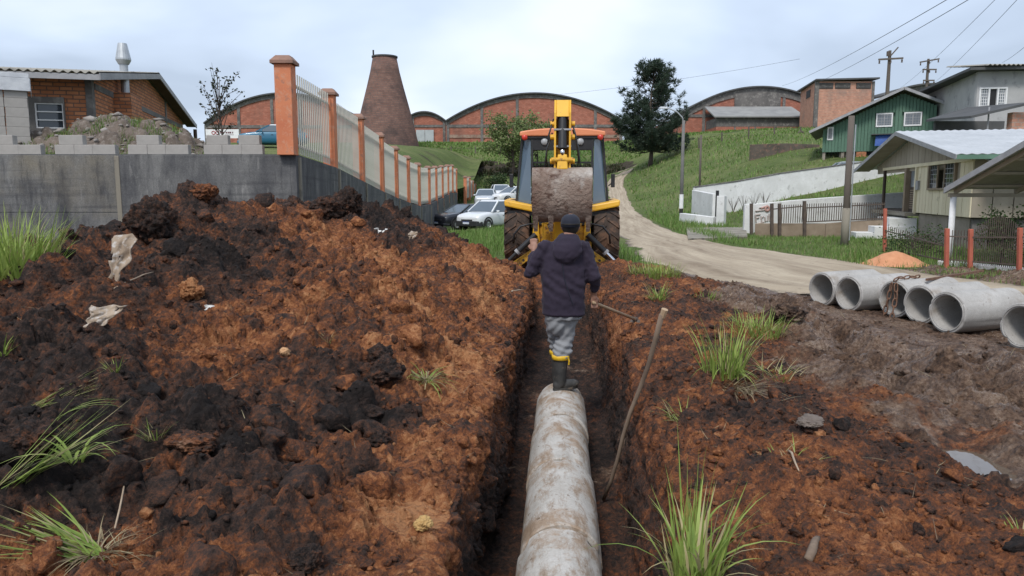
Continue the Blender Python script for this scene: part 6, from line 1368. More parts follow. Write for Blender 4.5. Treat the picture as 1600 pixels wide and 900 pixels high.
def cloth(name, c1, c2, sc=30, rough=.85): 
    t = NT(name); n = t.noise(sc, 4, .6); t.bump(t.noise(220, 2), .25, .002); t.p.inputs['Sheen Weight'].default_value = .05
    return t.out(t.mix(t.ramp(t.noise(5, 4), .3, .7), c1, c2), rough, 0, .25)
M_JACK = cloth('dark_purple_cloth', (.019, .0145, .026), (.032, .024, .041)); M_TROU = cloth('grey_cloth', (.17, .175, .185), (.245, .25, .26))
M_BOOT = surf('muddy_black_rubber', (.028, .028, .028), (.06, .057, .053), 8, .6, .2, 60, .003, dirt=(.20, .15, .11), dirtlo=.60, dirtscale=14)
M_BAND = surf('yellow_rubber', (.60, .36, .015), (.70, .44, .03), 8, .5, .1, 60); M_CAP = cloth('navy_cloth', (.012, .014, .024), (.022, .025, .038)); M_HAIR = surf('dark_hair', (.010, .008, .007), (.022, .018, .016), 20, .7, .3, 120)
wx_, wy_ = tw(7.12, .01); WZ = PT
RSH, REL, RWR = (.215, .0, 1.385), (.325, -.02, 1.12), (.325, .09, .93)
LSH, LEL, LWR = (-.155, .0, 1.385), (-.285, .02, 1.15), (-.262, .15, 1.33)
RHIP, RKN, RAN = (.095, .0, .84), (.045, .05, .50), (.0, -.02, .11)
LHIP, LKN, LAN = (-.055, .02, .84), (-.045, .16, .52), (-.02, .20, .11)
bd = MB(); HC_ = Vector((.088, .03, 1.605))
ellip(bd, HC_, (.078, .098, .112)); ellip(bd, HC_+Vector((0, .03, -.055)), (.06, .07, .06)); ellip(bd, HC_+Vector((0, .105, -.02)), (.014, .025, .022))
for s in (-1, 1): ellip(bd, HC_+Vector((.08*s, -.005, -.015)), (.013, .022, .032))
limb(bd, [(.06, -.01, 1.40), (.08, .0, 1.53)], [.06, .056]); loft(bd, [(.02, 0, .80, .15, .09), (.025, 0, 1.0, .15, .1), (.03, 0, 1.25, .17, .11), (.03, 0, 1.40, .16, .08), (.05, 0, 1.45, .07, .06)])
for pts in ((RSH, REL, RWR), (LSH, LEL, LWR)): limb(bd, pts, [.05, .042, .030])
for pts in ((RHIP, RKN, RAN), (LHIP, LKN, LAN)): limb(bd, pts, [.07, .052, .038])
def hand(mb, wr, dirv, up, side_):
    wr = Vector(wr); d_ = Vector(dirv).normalized(); u_ = Vector(up).normalized(); s_ = d_.cross(u_).normalized()*side_
    ce = wr+d_*.065; M = Matrix((s_, d_, u_)).transposed(); limb(mb, [wr, wr+d_*.03], [.029, .030]); ellip(mb, ce, (.043, .05, .018), M, 10)
    for k, (off, ln) in enumerate(((-.030, .068), (-.010, .078), (.011, .073), (.031, .058))):
        b_ = ce+d_*.04+s_*off; m1 = b_+d_*ln*.38+u_*.006; m2 = m1+d_*ln*.16-u_*ln*.34; m3 = m2-d_*ln*.24-u_*ln*.12; limb(mb, [b_, m1, m2, m3], [.0105, .0105, .0095, .0085], 8)
    t0 = ce-d_*.02-s_*.035; t1 = t0-s_*.022+d_*.028-u_*.018; t2 = t1+s_*.012+d_*.022-u_*.018; limb(mb, [t0, t1, t2], [.0135, .0115, .010], 8)
hand(bd, RWR, (.06, .05, -1), (.35, -.9, .1), 1); hand(bd, LWR, (-.06, .35, 1), (-.2, -1, .35), 1)
person = fuse(bd, 'person', M_SKIN, .0085, None, 3); person.location = (wx_, wy_, WZ); person.rotation_euler = (0, 0, -TH)
tag(person, 'worker in dark purple hooded jacket and rubber boots standing on the pipe, seen from behind', 'person')
jk = MB()
loft(jk, [(.03, 0, .735, .205, .135), (.03, 0, .76, .212, .142), (.03, 0, .90, .215, .145), (.03, 0, 1.05, .222, .15), (.03, 0, 1.2, .228, .152), (.032, 0, 1.32, .222, .14), (.035, 0, 1.40, .185, .115), (.05, 0, 1.455, .12, .09), (.065, 0, 1.50, .085, .075)])
limb(jk, [RSH, REL, (.325, .065, 1.0)], [.088, .073, .056]); limb(jk, [LSH, LEL, (-.265, .135, 1.295)], [.086, .074, .058])
ellip(jk, (.065, -.02, 1.475), (.105, .095, .05)); ellip(jk, (.075, .03, 1.50), (.09, .085, .035))
# hood lying on the back, a soft pointed pouch
loft(jk, [(.06, -.13, 1.235, .015, .012), (.06, -.142, 1.26, .06, .03), (.06, -.148, 1.31, .115, .043), (.06, -.138, 1.37, .145, .055), (.06, -.112, 1.43, .140, .065), (.065, -.075, 1.485, .11, .07), (.07, -.04, 1.52, .085, .06)])
def jfold(co):
    x, y, z = co.T; f = .010*fbm(x*7, y*7, z*4, oct=3, seed=151)+.006*fbm(x*14+z*6, y*14, z*16, oct=3, seed=152)
    arm = (np.abs(x-.03) > .2); f += arm*.003*np.sin(z*60+x*45+4*fbm(x*7, y*7, z*7, seed=153))
    back = np.exp(-((z-1.0)/.16)**2)*(~arm); f += back*.006*np.sin((z*1.0+x*.6)*60+3*fbm(x*4, y*4, z*3, seed=154)); f += .006*np.exp(-((z-.755)/.012)**2); f -= .014*np.maximum(0, .35-np.abs(fbm(x*5+z*3, y*5, z*5-x*4, oct=3, seed=155)))/.35*(.4+.6*arm); return f
fuse(jk, 'jacket', M_JACK, .0095, person, 4, jfold)
MB().tube([(.015, -.155, 1.25), (.03, -.162, 1.12), (.075, -.158, .98), (.12, -.15, .86)], .004, 6).build('drawstring', M_CAP, person)
tr = MB()
loft(tr, [(.025, 0, .70, .175, .125), (.028, 0, .80, .185, .13), (.03, 0, .9, .17, .12)])
limb(tr, [RHIP, RKN, (.005, -.015, .345)], [.112, .088, .080]); limb(tr, [LHIP, LKN, (-.02, .19, .345)], [.108, .085, .078]); ellip(tr, (.02, .0, .37), (.088, .08, .05)); ellip(tr, (-.03, .0, .66), (.1, .11, .13))
def tfold(co):
    x, y, z = co.T; return .012*fbm(x*6, y*6, z*5, oct=3, seed=161)+.007*np.sin(z*95+x*40+3*fbm(x*6, y*6, z*6, seed=162))*np.exp(-((z-.42)/.10)**2)+.005*np.sin((z-x*1.2)*55+2*fbm(x*4, y*4, z*4, seed=163))
fuse(tr, 'trousers', M_TROU, .0095, person, 3, tfold)
def boot(an, turn, shaft_top):
    a_ = Vector(an); f_ = Vector((math.sin(turn), math.cos(turn), 0)); s_ = Vector((f_.y, -f_.x, 0)); b_ = MB(); b0 = Vector((a_.x, a_.y, 0))
    st = Vector(shaft_top); limb(b_, [b0+Vector((0, 0, .07)), b0.lerp(Vector((st.x, st.y, 0)), .5)+Vector((0, 0, .2)), Vector((st.x, st.y, st.z-.02))], [.058, .066, .072], 14)
    M = Matrix((s_, f_, Vector((0, 0, 1)))).transposed()
    ellip(b_, b0+f_*.075+Vector((0, 0, .045)), (.05, .135, .05), M); ellip(b_, b0+f_*.14+Vector((0, 0, .045)), (.052, .07, .045), M); ellip(b_, b0-f_*.015+Vector((0, 0, .05)), (.05, .06, .055), M)
    return b_, b0, f_, s_
for nm, an, turn, st in (('boot', RAN, R(62), (.004, -.015, .335)), ('boot', LAN, R(10), (-.02, .19, .335))):
    b_, b0, f_, s_ = boot(an, turn, st); bo = fuse(b_, 'boot', M_BOOT, .008, person, 3, lambda co: .003*fbm(co[:, 0]*20, co[:, 1]*20, co[:, 2]*14, oct=3, seed=171))
    vs_ = []
    for k in range(20):
        t = 2*math.pi*k/20; r_ = Vector((math.cos(t), math.sin(t), 0)); rr_ = 1+.25*(r_.dot(f_)) ; p = b0+f_*.06+f_*(.135*r_.dot(f_))+s_*(.052*r_.dot(s_)); vs_.append(p)
    MB().add([(p.x, p.y, 0.0) for p in vs_]+[(p.x, p.y, .024) for p in vs_], [tuple(range(20))[::-1], tuple(range(20, 40))]+[(k, (k+1) % 20, (k+1) % 20+20, k+20) for k in range(20)]).build('sole', M_BOOT, bo)
    MB().lathe([(.070, -.024), (.085, -.02), (.087, .022), (.074, .026)], 20, (st[0], st[1], st[2]-.01)).build('yellow_cuff', M_BAND, bo, smooth=True)
MB().tube([(.075, -.04, .335), (.088, -.045, .29), (.084, -.04, .255)], .008, 6).build('pull_tab', M_BAND, person)
hr = MB(); ellip(hr, HC_+Vector((0, -.018, -.01)), (.083, .088, .09)); fuse(hr, 'hair', M_HAIR, .009, person, 2)
cp_ = MB(); n = 24; vs = []; fs = []
for i, (rz2, rr2) in enumerate([(.0, 1.0), (.025, 1.02), (.055, .99), (.085, .86), (.105, .62), (.117, .32), (.120, .02)]):
    for k in range(n): t = 2*math.pi*k/n; vs.append((HC_.x+.092*rr2*math.cos(t), HC_.y+.112*rr2*math.sin(t)-.004, HC_.z-.012+rz2-.010*math.cos(t+math.pi/2)*(1 if i == 0 else 0)))
for i in range(6):
    for k in range(n): fs.append((i*n+k, i*n+(k+1) % n, (i+1)*n+(k+1) % n, (i+1)*n+k))
co_ = MB().add(vs, fs).build('cap', M_CAP, person, smooth=True); so = co_.modifiers.new('t', 'SOLIDIFY'); so.thickness = .006
bv_ = []; 
for k in range(13): t = math.pi*k/12; bv_.append((HC_.x+.078*math.cos(t), HC_.y+.09+.085*math.sin(t), HC_.z+.012-.012*math.sin(t)))
MB().add([(p[0], p[1], p[2]) for p in bv_]+[(p[0], p[1], p[2]+.008) for p in bv_], [tuple(range(13))[::-1], tuple(range(13, 26))]+[(k, (k+1) % 13, (k+1) % 13+13, k+13) for k in range(13)]).build('brim', M_CAP, co_)
MB().tube([(HC_.x+.093*math.cos(t), HC_.y-.004+.113*math.sin(t), HC_.z+.012) for t in np.linspace(math.pi*1.15, math.pi*1.85, 12)], .007, 6).build('strap', M_HAIR, co_)
MB().lathe([(0, .126), (.009, .124), (.01, .118)], 10, (HC_.x, HC_.y-.004, HC_.z+.004)).build('button', M_CAP, co_)
for s in (-1, 1):
    e_ = MB(); ellip(e_, HC_+Vector((.032*s, .088, .0)), (.012, .010, .009), None, 8); eo = e_.build('eye', M_WHITE, person, smooth=True)
    e_ = MB(); ellip(e_, HC_+Vector((.032*s, .0955, .0)), (.005, .004, .005), None, 6); e_.build('iris', M_BLACK, eo)
MB().tube([HC_+Vector((-.025, .093, -.062)), HC_+Vector((0, .098, -.060)), HC_+Vector((.025, .093, -.062))], .005, 6).build('mouth', surf('lip', (.30, .11, .09), (.34, .13, .10), 9, .5, 0), person)
# ---- hoe in the right hand
MP = Matrix.Translation((wx_, wy_, WZ)) @ Matrix.Rotation(-TH, 4, 'Z')
hp = MP @ Vector((.345, .115, .835)); tip = on_soil(993, 505); tip.z += .035
dv = (tip-hp).normalized(); top = hp-dv*.07
hoe = thing('hoe', 'hoe with wooden handle held in the worker right hand', 'hoe', tip)
MB().tube([top-tip, hp-tip, Vector((0, 0, 0))], [.016, .017, .0165], 10).build('handle', M_WOODL, hoe, smooth=True)
q_ = dv.cross(Vector((0, 0, 1))).normalized(); bdv = (Vector((0, 0, -1))-dv*(-dv.z)).normalized(); bdv = (bdv*.9-dv*.35).normalized()
c0_ = dv*.0; w0, w1 = .05, .10; e0 = c0_+bdv*.0; e1 = c0_+bdv*.17
th_ = dv*.004
MB().hexa([e0-q_*w0-th_, e0+q_*w0-th_, e0+q_*w0+th_, e0-q_*w0+th_, e1-q_*w1-th_, e1+q_*w1-th_, e1+q_*w1+th_, e1-q_*w1+th_]).build('blade', M_STEEL, hoe)
MB().cyl(-dv*.05, dv*.03, .026, n=10).build('socket', M_STEEL, hoe)
# ================================================================== RUBBISH, STONES AND BIG CLODS ON THE SOIL
def crumple(name, label, px, py, w, h, mat, lean, seed, cat='scrap'):
    q = on_soil(px, py); nx_, ny_ = 18, 22; u = np.linspace(-.5, .5, nx_); v = np.linspace(0, 1, ny_); U, V_ = np.meshgrid(u, v)
    Wd = w*(.45+.65*V_+.25*vnoise(V_*4, V_*0, seed=seed)); X_ = U*Wd+.25*w*(V_-.4)+.06*w*vnoise(V_*6, U*6, seed=seed+3); Z_ = V_*h+.10*h*vnoise(U*4, V_*0+3, seed=seed+1)*(V_ > .8); Y_ = .28*w*fbm(U*3, V_*3, oct=4, seed=seed+2)+lean*V_*h+.15*w*np.cos(U*3)
    I = np.arange(nx_*ny_).reshape(ny_, nx_); Q_ = np.stack([I[:-1, :-1], I[:-1, 1:], I[1:, 1:], I[1:, :-1]], -1)
    cu = (U[:-1, :-1]+U[1:, 1:])/2; cv_ = (V_[:-1, :-1]+V_[1:, 1:])/2; keep = vnoise(cu*5, cv_*5, seed=seed+5) < .55+.6*(.5-np.abs(cu))
    me = np_mesh(name, np.stack([X_, Y_, Z_], -1).reshape(-1, 3), Q_[keep].reshape(-1, 4), True); me.materials.append(mat); o = tag(link(bpy.data.objects.new(name, me)), label, cat); o.location = q-Vector((0, 0, .02)); so = o.modifiers.new('t', 'SOLIDIFY'); so.thickness = .006; return o
M_SACK = surf('torn_sacking', (.22, .16, .11), (.36, .285, .215), 6, .85, .4, 40, .01, c3=(.46, .43, .40)); M_FILM = surf('white_film', (.55, .54, .52), (.68, .67, .65), 6, .5, .2, 20)
crumple('torn_sack', 'torn brown and white sack sticking up out of the heap', 178, 452, .19, .36, M_SACK, .35, 201)
crumple('torn_sheet', 'crumpled pale sheet half buried in the heap beside the torn sack', 148, 512, .22, .12, M_SACK, 1.0, 215)
crumple('plastic_scrap', 'small white plastic scrap on the dark crest of the heap', 590, 366, .16, .10, M_FILM, .7, 223)
crumple('plastic_scrap', 'ragged pale plastic scrap near the trench end of the heap', 643, 376, .13, .14, M_SACK, .5, 231)
crumple('plastic_scrap', 'thin white plastic strip lying on the orange soil of the heap', 317, 484, .10, .03, M_FILM, 1.5, 239)
bv3, bf3 = ico(5)
def lump(name, label, px, py, size, flat, mat, zone_=None, seed=0, cat='clod', sink=.35, stretch=1.0):
    q = on_soil(px, py); V = bv3.copy(); nz = fbm(V[:, 0]*1.6+seed, V[:, 1]*1.6, V[:, 2]*1.6, oct=4, gain=.6, seed=seed); bl_ = np.abs(fbm(V[:, 0]*3.1+seed, V[:, 1]*3.1, V[:, 2]*3.1, oct=4, gain=.62, seed=seed+9)); fi_ = fbm(V[:, 0]*9, V[:, 1]*9+seed, V[:, 2]*9, oct=3, gain=.65, seed=seed+17); V = V*(1.06+.55*nz-.42*bl_+.12*fi_)[:, None]; V[:, 2] *= flat; V[:, 0] *= stretch; V *= size
    me = np_mesh(name, V, bf3, False); me.materials.append(mat)
    if zone_ is not None: set_attr(me, 'zone', np.tile(np.array([zone_[0], zone_[1], 0, 1.]), (len(V), 1)))
    o = tag(link(bpy.data.objects.new(name, me)), label, cat); o.location = q+Vector((0, 0, size*flat*(1-sink)*.6)); o.rotation_euler = (0, 0, seed*1.3); return o
DK = (.88, 0); OR = (-.3, 0)
lump('soil_clod', 'large black clod beside the pale grass tuft on the heap', 603, 596, .13, .75, M_SOIL, DK, 301)
lump('soil_clod', 'round black clod just above the pale grass tuft', 592, 568, .10, .8, M_SOIL, DK, 302)
lump('soil_clod', 'small black clod lying alone on the orange soil near the trench', 592, 697, .075, .8, M_SOIL, DK, 303)
lump('soil_clod', 'flat brown slab of clay lying among dark soil on the heap', 302, 700, .10, .45, M_SOIL, (.45, .3), 304, stretch=1.5)
lump('soil_clod', 'tall dark slab of topsoil standing near the crest by the wall', 236, 368, .24, 1.0, M_SOIL, DK, 305)
lump('soil_clod', 'upright dark clod on the crest against the retaining wall', 545, 330, .18, 1.2, M_SOIL, DK, 306)
lump('soil_clod', 'broad sod of dark earth and roots on the crest by the fence', 510, 335, .24, .7, M_SOIL, (.8, .2), 307)
lump('soil_clod', 'reddish clod capping the highest point of the heap', 318, 305, .15, .7, M_SOIL, (.35, 0), 308, sink=.7)
lump('soil_clod', 'dark clod lodged low on the heap beside the uprooted grass', 60, 715, .11, .8, M_SOIL, DK, 309)
lump('soil_clod', 'dark crumbly clod at the foot of the heap', 480, 885, .06, .8, M_SOIL, DK, 310)
lump('soil_clod', 'black clod beside the road pipes in the mud', 1232, 497, .17, .55, M_SOIL, (1.1, .55), 311)
lump('soil_clod', 'orange clod resting in dark soil below the wall crest', 300, 460, .10, .9, M_SOIL, OR, 312)
lump('stone', 'yellowish stone showing in the orange soil by the trench', 660, 826, .040, .8, surf('yellow_stone', (.36, .22, .08), (.46, .30, .12), 20, .8, .3, 80), None, 313, 'stone')
lump('stone', 'pale orange stone lying on the dark upper heap', 445, 553, .035, .8, surf('pale_orange_stone', (.42, .24, .12), (.5, .3, .16), 20, .8, .3, 80), None, 314, 'stone')
M_GST = surf('grey_stone', (.10, .075, .06), (.17, .135, .11), 20, .8, .3, 60)
lump('stone', 'flat grey stone in the orange soil beside the grass with dead roots', 1265, 663, .075, .22, M_GST, None, 315, 'stone', stretch=1.7)
0 and lump('stone', 'flat dark grey stone near the trench lip by the big green tuft', 1150, 735, .10, .18, surf('dark_stone', (.07, .06, .055), (.12, .10, .09), 20, .8, .3, 60), None, 316, 'stone', stretch=1.5)
# ================================================================== GRASS AND PLANTS
def grass_mat(name, cols, dry):
    t = NT(name); a = t.attr('tone'); sp = t.new('ShaderNodeSeparateColor'); t.l.new(a.outputs['Color'], sp.inputs[0])
    c = t.mix(sp.outputs[0], cols[0], cols[1]); c = t.mix(t.ramp(sp.outputs[1], .55, .8), c, dry)
    t.p.inputs['Subsurface Weight'].default_value = 0
    tr_ = t.new('ShaderNodeBsdfTranslucent'); t.l.new(c, tr_.inputs[0]); mx_ = t.new('ShaderNodeMixShader'); mx_.inputs[0].default_value = .3
    t.out(c, .55, 0, .3); t.l.new(t.p.outputs[0], mx_.inputs[1]); t.l.new(tr_.outputs[0], mx_.inputs[2]); t.l.new(mx_.outputs[0], t.n['Material Output'].inputs[0]); return t.m
M_BLADE = grass_mat('grass_blade', ((.155, .235, .040), (.34, .42, .11)), (.40, .34, .18))
M_DRY = grass_mat('dry_blade', ((.30, .24, .14), (.42, .36, .22)), (.20, .14, .09))
M_LAWN = grass_mat('lawn_blade', ((.095, .175, .036), (.185, .295, .070)), (.27, .26, .12))
def blades(name, roots, hgt, wid, az, lean, bend, tone, mat, parent=None, segs=4):
    """tapering bent strips; lean = start angle from vertical, bend = extra angle at the tip"""
    n = len(roots); s = np.linspace(0, 1, segs+1); ang = lean[:, None]+bend[:, None]*s[None, :]; step = hgt[:, None]/segs
    r = np.concatenate([np.zeros((n, 1)), np.cumsum(np.sin(ang[:, :-1])*step, 1)], 1); z = np.concatenate([np.zeros((n, 1)), np.cumsum(np.cos(ang[:, :-1])*step, 1)], 1)
    cx_ = roots[:, None, 0]+r*np.cos(az)[:, None]; cy_ = roots[:, None, 1]+r*np.sin(az)[:, None]; cz_ = roots[:, None, 2]+z
    w = wid[:, None]*.5*np.minimum(1, (1-s[None, :])*1.6+.02); px, py = -np.sin(az)[:, None]*w, np.cos(az)[:, None]*w
    V = np.stack([np.stack([cx_-px, cy_-py, cz_], -1), np.stack([cx_+px, cy_+py, cz_], -1)], 2).reshape(n, -1, 3); k = 2*(segs+1)
    q = np.array([[2*i, 2*i+1, 2*i+3, 2*i+2] for i in range(segs)]); Fc = (q[None]+np.arange(n)[:, None, None]*k).reshape(-1, 4)
    me = np_mesh(name, V.reshape(-1, 3), Fc, True); set_attr(me, 'tone', np.repeat(np.concatenate([tone, np.ones((n, 2))], 1)[:, :4], k, 0)); me.materials.append(mat); return link(bpy.data.objects.new(name, me), parent)
def tones(n, dry=.15): return np.stack([RNG.random(n), np.where(RNG.random(n) < dry, 1., 0.)], -1)
def tuft(label, px, py, n, h, w, spread, lean=(.05, .6), bend=(.2, 1.3), azc=None, azs=1.0, dry=.15, mat=None, q=None, name='grass_tuft', rootball=0):
    q = on_soil(px, py) if q is None else q; r = spread*np.sqrt(RNG.random(n)); t = RNG.uniform(0, 6.283, n)
    roots = np.stack([r*np.cos(t), r*np.sin(t), np.zeros(n)-.02], -1); az = t+RNG.normal(0, .6, n) if azc is None else RNG.normal(azc, azs, n)
    g = thing(name, label, 'grass', q); o = blades('blades', roots, h*RNG.uniform(.45, 1, n), w*RNG.uniform(.6, 1.2, n), az, RNG.uniform(*lean, n), RNG.uniform(*bend, n), tones(n, dry), mat or M_BLADE, g, 6); o['kind'] = 'stuff'
    if rootball:
        nr = 90; tt_ = RNG.uniform(0, 6.283, nr); o = blades('roots', np.stack([rootball*.4*np.cos(tt_), rootball*.4*np.sin(tt_), np.zeros(nr)+.01], -1), rootball*RNG.uniform(.8, 2.2, nr), np.full(nr, .005), tt_, RNG.uniform(.7, 1.6, nr), RNG.uniform(.2, 1.4, nr), tones(nr, .5), M_DRY, g, 5); o['kind'] = 'stuff'
    return g
PI = math.pi
tuft('big uprooted grass tuft lying on its side at the foot of the heap', 150, 868, 130, .46, .011, .06, (.9, 1.6), (.1, .5), PI*.97, .28, .12, rootball=.10)
tuft('dry brown roots and straw behind the uprooted grass tuft', 165, 872, 120, .22, .006, .10, (.6, 1.5), (.2, 1.2), 0.2, 1.2, .3, M_DRY)
tuft('long green blades fallen across the dark soil by the heap edge', 20, 758, 36, .55, .012, .06, (.7, 1.2), (-.1, .5), .45, .22, .15)
tuft('drooping wide grass blades growing from the heap', 118, 735, 16, .36, .013, .03, (.3, .9), (1.4, 2.4), None, 1, .05)
tuft('flattened greyish grass wisps on the dark side of the heap', 70, 628, 60, .40, .007, .08, (1.0, 1.4), (0, .4), .5, .3, .6)
tuft('single bent broad blade rising above the wisps', 75, 668, 4, .42, .018, .02, (.5, .9), (.8, 1.2), .2, .2, .0)
tuft('small green sprig on the orange patch of the heap', 242, 700, 40, .13, .005, .04, (.2, .9), (.2, 1.0), None, 1, .3)
tuft('tiny green sprig on the dark soil above the orange patch', 180, 583, 24, .16, .006, .03, (.2, .9), (.2, 1.0), None, 1, .2)
tuft('small leafy sprig at the grassy end of the heap', 4, 556, 24, .18, .010, .03, (.2, .9), (.2, 1.0), None, 1, .0)
tuft('pale grass tuft with hanging blades beside the large black clod', 668, 608, 46, .34, .009, .05, (.5, 1.2), (1.2, 2.2), None, 1, .35, rootball=.06)
tuft('dry sprig in the soil of the middle heap', 512, 536, 26, .14, .005, .03, (.3, 1.0), (.3, 1.2), None, 1, .9)
tuft('tall green grass tuft rooted beside a mat of dead stalks', 1130, 585, 100, .52, .012, .16, (.0, .45), (.1, 1.0), None, 1, .12)
tuft('mat of dead stalks hanging below the tall green tuft', 1150, 610, 130, .42, .008, .14, (.9, 1.6), (.2, 1.2), -1.2, .9, .5, M_DRY)
tuft('few broad blades bending over the dead stalks', 1140, 590, 12, .55, .014, .06, (.5, .9), (1.5, 2.2), -1.5, .5, .0)
tuft('short green grass clump behind the tall tuft', 1185, 525, 200, .34, .010, .26, (.1, .8), (.1, 1.0), None, 1, .15)
tuft('long loose grass clump trailing towards the mud', 1215, 590, 60, .30, .007, .18, (.6, 1.3), (.2, .8), None, 1, .5)
tuft('big bright green grass tuft overhanging the trench lip', 1085, 903, 85, .46, .013, .10, (.0, .7), (-.2, 1.9), None, 1, .2)
tuft('tall thin seed stalks in the big bright tuft', 1075, 880, 12, .60, .008, .05, (.0, .25), (.0, .3), None, 1, .0)
tuft('sparse green blades leaning off the trench wall', 1060, 655, 30, .26, .006, .06, (.4, 1.2), (.3, 1.2), 2.6, .7, .3)
tuft('green clump at the head of the leaning tool handle', 1028, 470, 80, .30, .011, .10, (.1, .9), (.3, 1.2), None, 1, .1)
tuft('roadside grass patch by the right rear wheel of the backhoe', 1022, 432, 320, .34, .013, .42, (.0, .7), (.1, .9), None, 1, .1)
tuft('low weeds in the mud between the trench and the road', 1105, 465, 60, .18, .009, .2, (.2, 1.0), (.1, .9), None, 1, .3)
tuft('small weed in the far mud beside the puddle', 1590, 830, 20, .12, .006, .05, (.3, 1.0), (.3, 1.0), None, 1, .2)
tuft('sparse sprigs in the trampled soil below the flat stone', 1240, 720, 30, .14, .005, .16, (.6, 1.4), (.1, .8), None, 1, .5)
lq = at(20, 420, 9.0); lq.z = soil_xy(lq.x, lq.y)
tuft('tall lush grass growing against the wall at the left end of the heap', 0, 0, 380, .62, .012, .38, (.0, .5), (.1, 1.1), None, 1, .08, q=on_soil(18, 425)+Vector((-.15, .15, 0)))
tuft('leafy weeds at the foot of the tall grass by the heap', 0, 0, 160, .30, .016, .35, (.2, .9), (.2, 1.0), None, 1, .03, q=on_soil(10, 440))
# straw, roots and sticks strewn over the soil
k = RNG.choice(iheap, 420); rt_ = P4[k]+np.array([0, 0, .004]); n = len(k)
o = blades('straw', rt_, RNG.uniform(.05, .22, n), RNG.uniform(.0025, .005, n), RNG.uniform(0, 6.28, n), RNG.uniform(1.1, 1.6, n), RNG.uniform(-.5, .5, n), tones(n, .4), M_DRY, heap, 4); o['kind'] = 'stuff'
k = RNG.choice(iright, 420); rt_ = P4[k]+np.array([0, 0, .004]); n = len(k)
o = blades('straw', rt_, RNG.uniform(.04, .18, n), RNG.uniform(.0025, .005, n), RNG.uniform(0, 6.28, n), RNG.uniform(1.1, 1.6, n), RNG.uniform(-.5, .5, n), tones(n, .4), M_DRY, dug, 4); o['kind'] = 'stuff'
M_TWIG = surf('pale_twig', (.30, .22, .15), (.42, .33, .24), 9, .8, .2, 60)
for lab, (a_, b_), r_ in [('pale broken stick lying by the trench near the worker', ((795, 459), (818, 455)), .012), ('thin pale root hanging on the heap below the drooping blades', ((180, 832), (204, 745)), .004), ('thin straw root bent on the heap beside the torn sack', ((180, 470), (240, 432)), .005), ('thin stick on the trampled soil right of the trench', ((1232, 712), (1248, 740)), .006), ('dark stick half pressed into the mud near the bottom of the berm', ((1262, 880), (1278, 845)), .018)]:
    p, q = on_soil(*a_), on_soil(*b_); m_ = (p+q)/2; m_.z = max(m_.z, soil_xy(m_.x, m_.y))+.02; p.z += .01; q.z += .012
    tag(MB().tube([p, p.lerp(m_, .5)+Vector((.004, 0, .008)), m_, m_.lerp(q, .5)+Vector((-.004, 0, .006)), q], [r_, r_*1.1, r_, r_*.9, r_*.6], 6).build('stick', M_WOOD if 'dark' in lab else M_TWIG, smooth=True), lab, 'stick')
# ---- grass cover (uncountable)
def scatter(name, n, xr, yr, h, w, keepf, mat=M_LAWN, zoff=-.02, hf=None, zf=None, dry=.1, segs=3, parent=None):
    x = RNG.uniform(*xr, n); y = yr[0]+(yr[1]-yr[0])*RNG.random(n)**1.0; m_ = keepf(x, y); x, y = x[m_], y[m_]; n = len(x); z = (G(x, y) if zf is None else zf(x, y))+zoff
    clump = .55+.6*np.clip(fbm(x*.9, y*.9, seed=401)+.4, 0, 1); hh = h*RNG.uniform(.5, 1, n)*clump
    o = blades(name, np.stack([x, y, z], -1), hh, w*RNG.uniform(.6, 1.2, n)*(.6+y/40), RNG.uniform(0, 6.28, n), RNG.uniform(0, .5, n), RNG.uniform(.1, 1.0, n), tones(n, dry), mat, parent, segs); o['kind'] = 'stuff'; return o
def not_road(x, y, m=.1): l, r = road_x(y); return (x < l-m) | (x > r+m)
scatter('grass', 30000, (6, 17), (12.2, 30), .20, .012, lambda x, y: (x > road_x(y)[1]-.05-.25*RNG.random(len(x))) & (x < 15.5-.1*(y-12)) & ~((x > 8.0) & (x < 13) & (y > 27.2)) & ~((y > 17.6) & (x > 12.2)))
scatter('grass', 26000, (-5.5, 3.2), (15.2, 42), .42, .014, lambda x, y: (x < road_x(y)[0]-.05) & (x > np.interp(y, [p.y for p, _ in fpts], [p.x for p, _ in fpts])+.2) & ~((np.abs(x-1.0) < 1.4) & (y < 19)) & ~((x < -1.2) & (y > 38)), dry=.05)
scatter('grass', 16000, (5.5, 11), (22, 42), .45, .016, lambda x, y: (x > road_x(y)[1]+.1) & (x < 9.7) & ~((y < 31) & (x > 7.6)), dry=.12)
scatter('grass', 26000, (-8, 46), (40, 92), .42, .034, lambda x, y: not_road(x, y, .2) & ~((x < -1) & (y < 70)) & (RNG.random(len(x)) < .75), dry=.18)
scatter('grass', 12000, (-22, 40), (99, 116), .5, .05, lambda x, y: x < 900, dry=.1)
scatter('grass', 3500, (9, 22), (31, 44), .3, .02, lambda x, y: (y > 30.9) & (x > 10.5), dry=.1)
yardz = lambda x, y: table(YX, YYr, YT, x, y)
scatter('grass', 6000, (-17, -5), (14.35, 19), .16, .012, lambda x, y: vnoise(x*1.3, y*1.3, seed=411) > -.25, zf=yardz, dry=.35)
def mound_h(x, y): 
    X_, Y_ = x-mo[0], y-mo[1]; return mo[2]+np.maximum(0, 1.0*np.exp(-((X_)/1.35)**2-(Y_/1.0)**2)+.48*np.exp(-((X_+2)/.9)**2-(Y_/.9)**2)+.36*np.exp(-((X_-1.4)/.6)**2-(Y_/.8)**2)-.10)
o = scatter('weeds', 9000, (mo[0]-3.4, mo[0]+2.6), (mo[1]-1.8, mo[1]+.2), .22, .014, lambda x, y: (vnoise(x*1.6, y*1.6, seed=412) > -.05) & (RNG.random(len(x)) < 1.0), zf=mound_h, dry=.25)
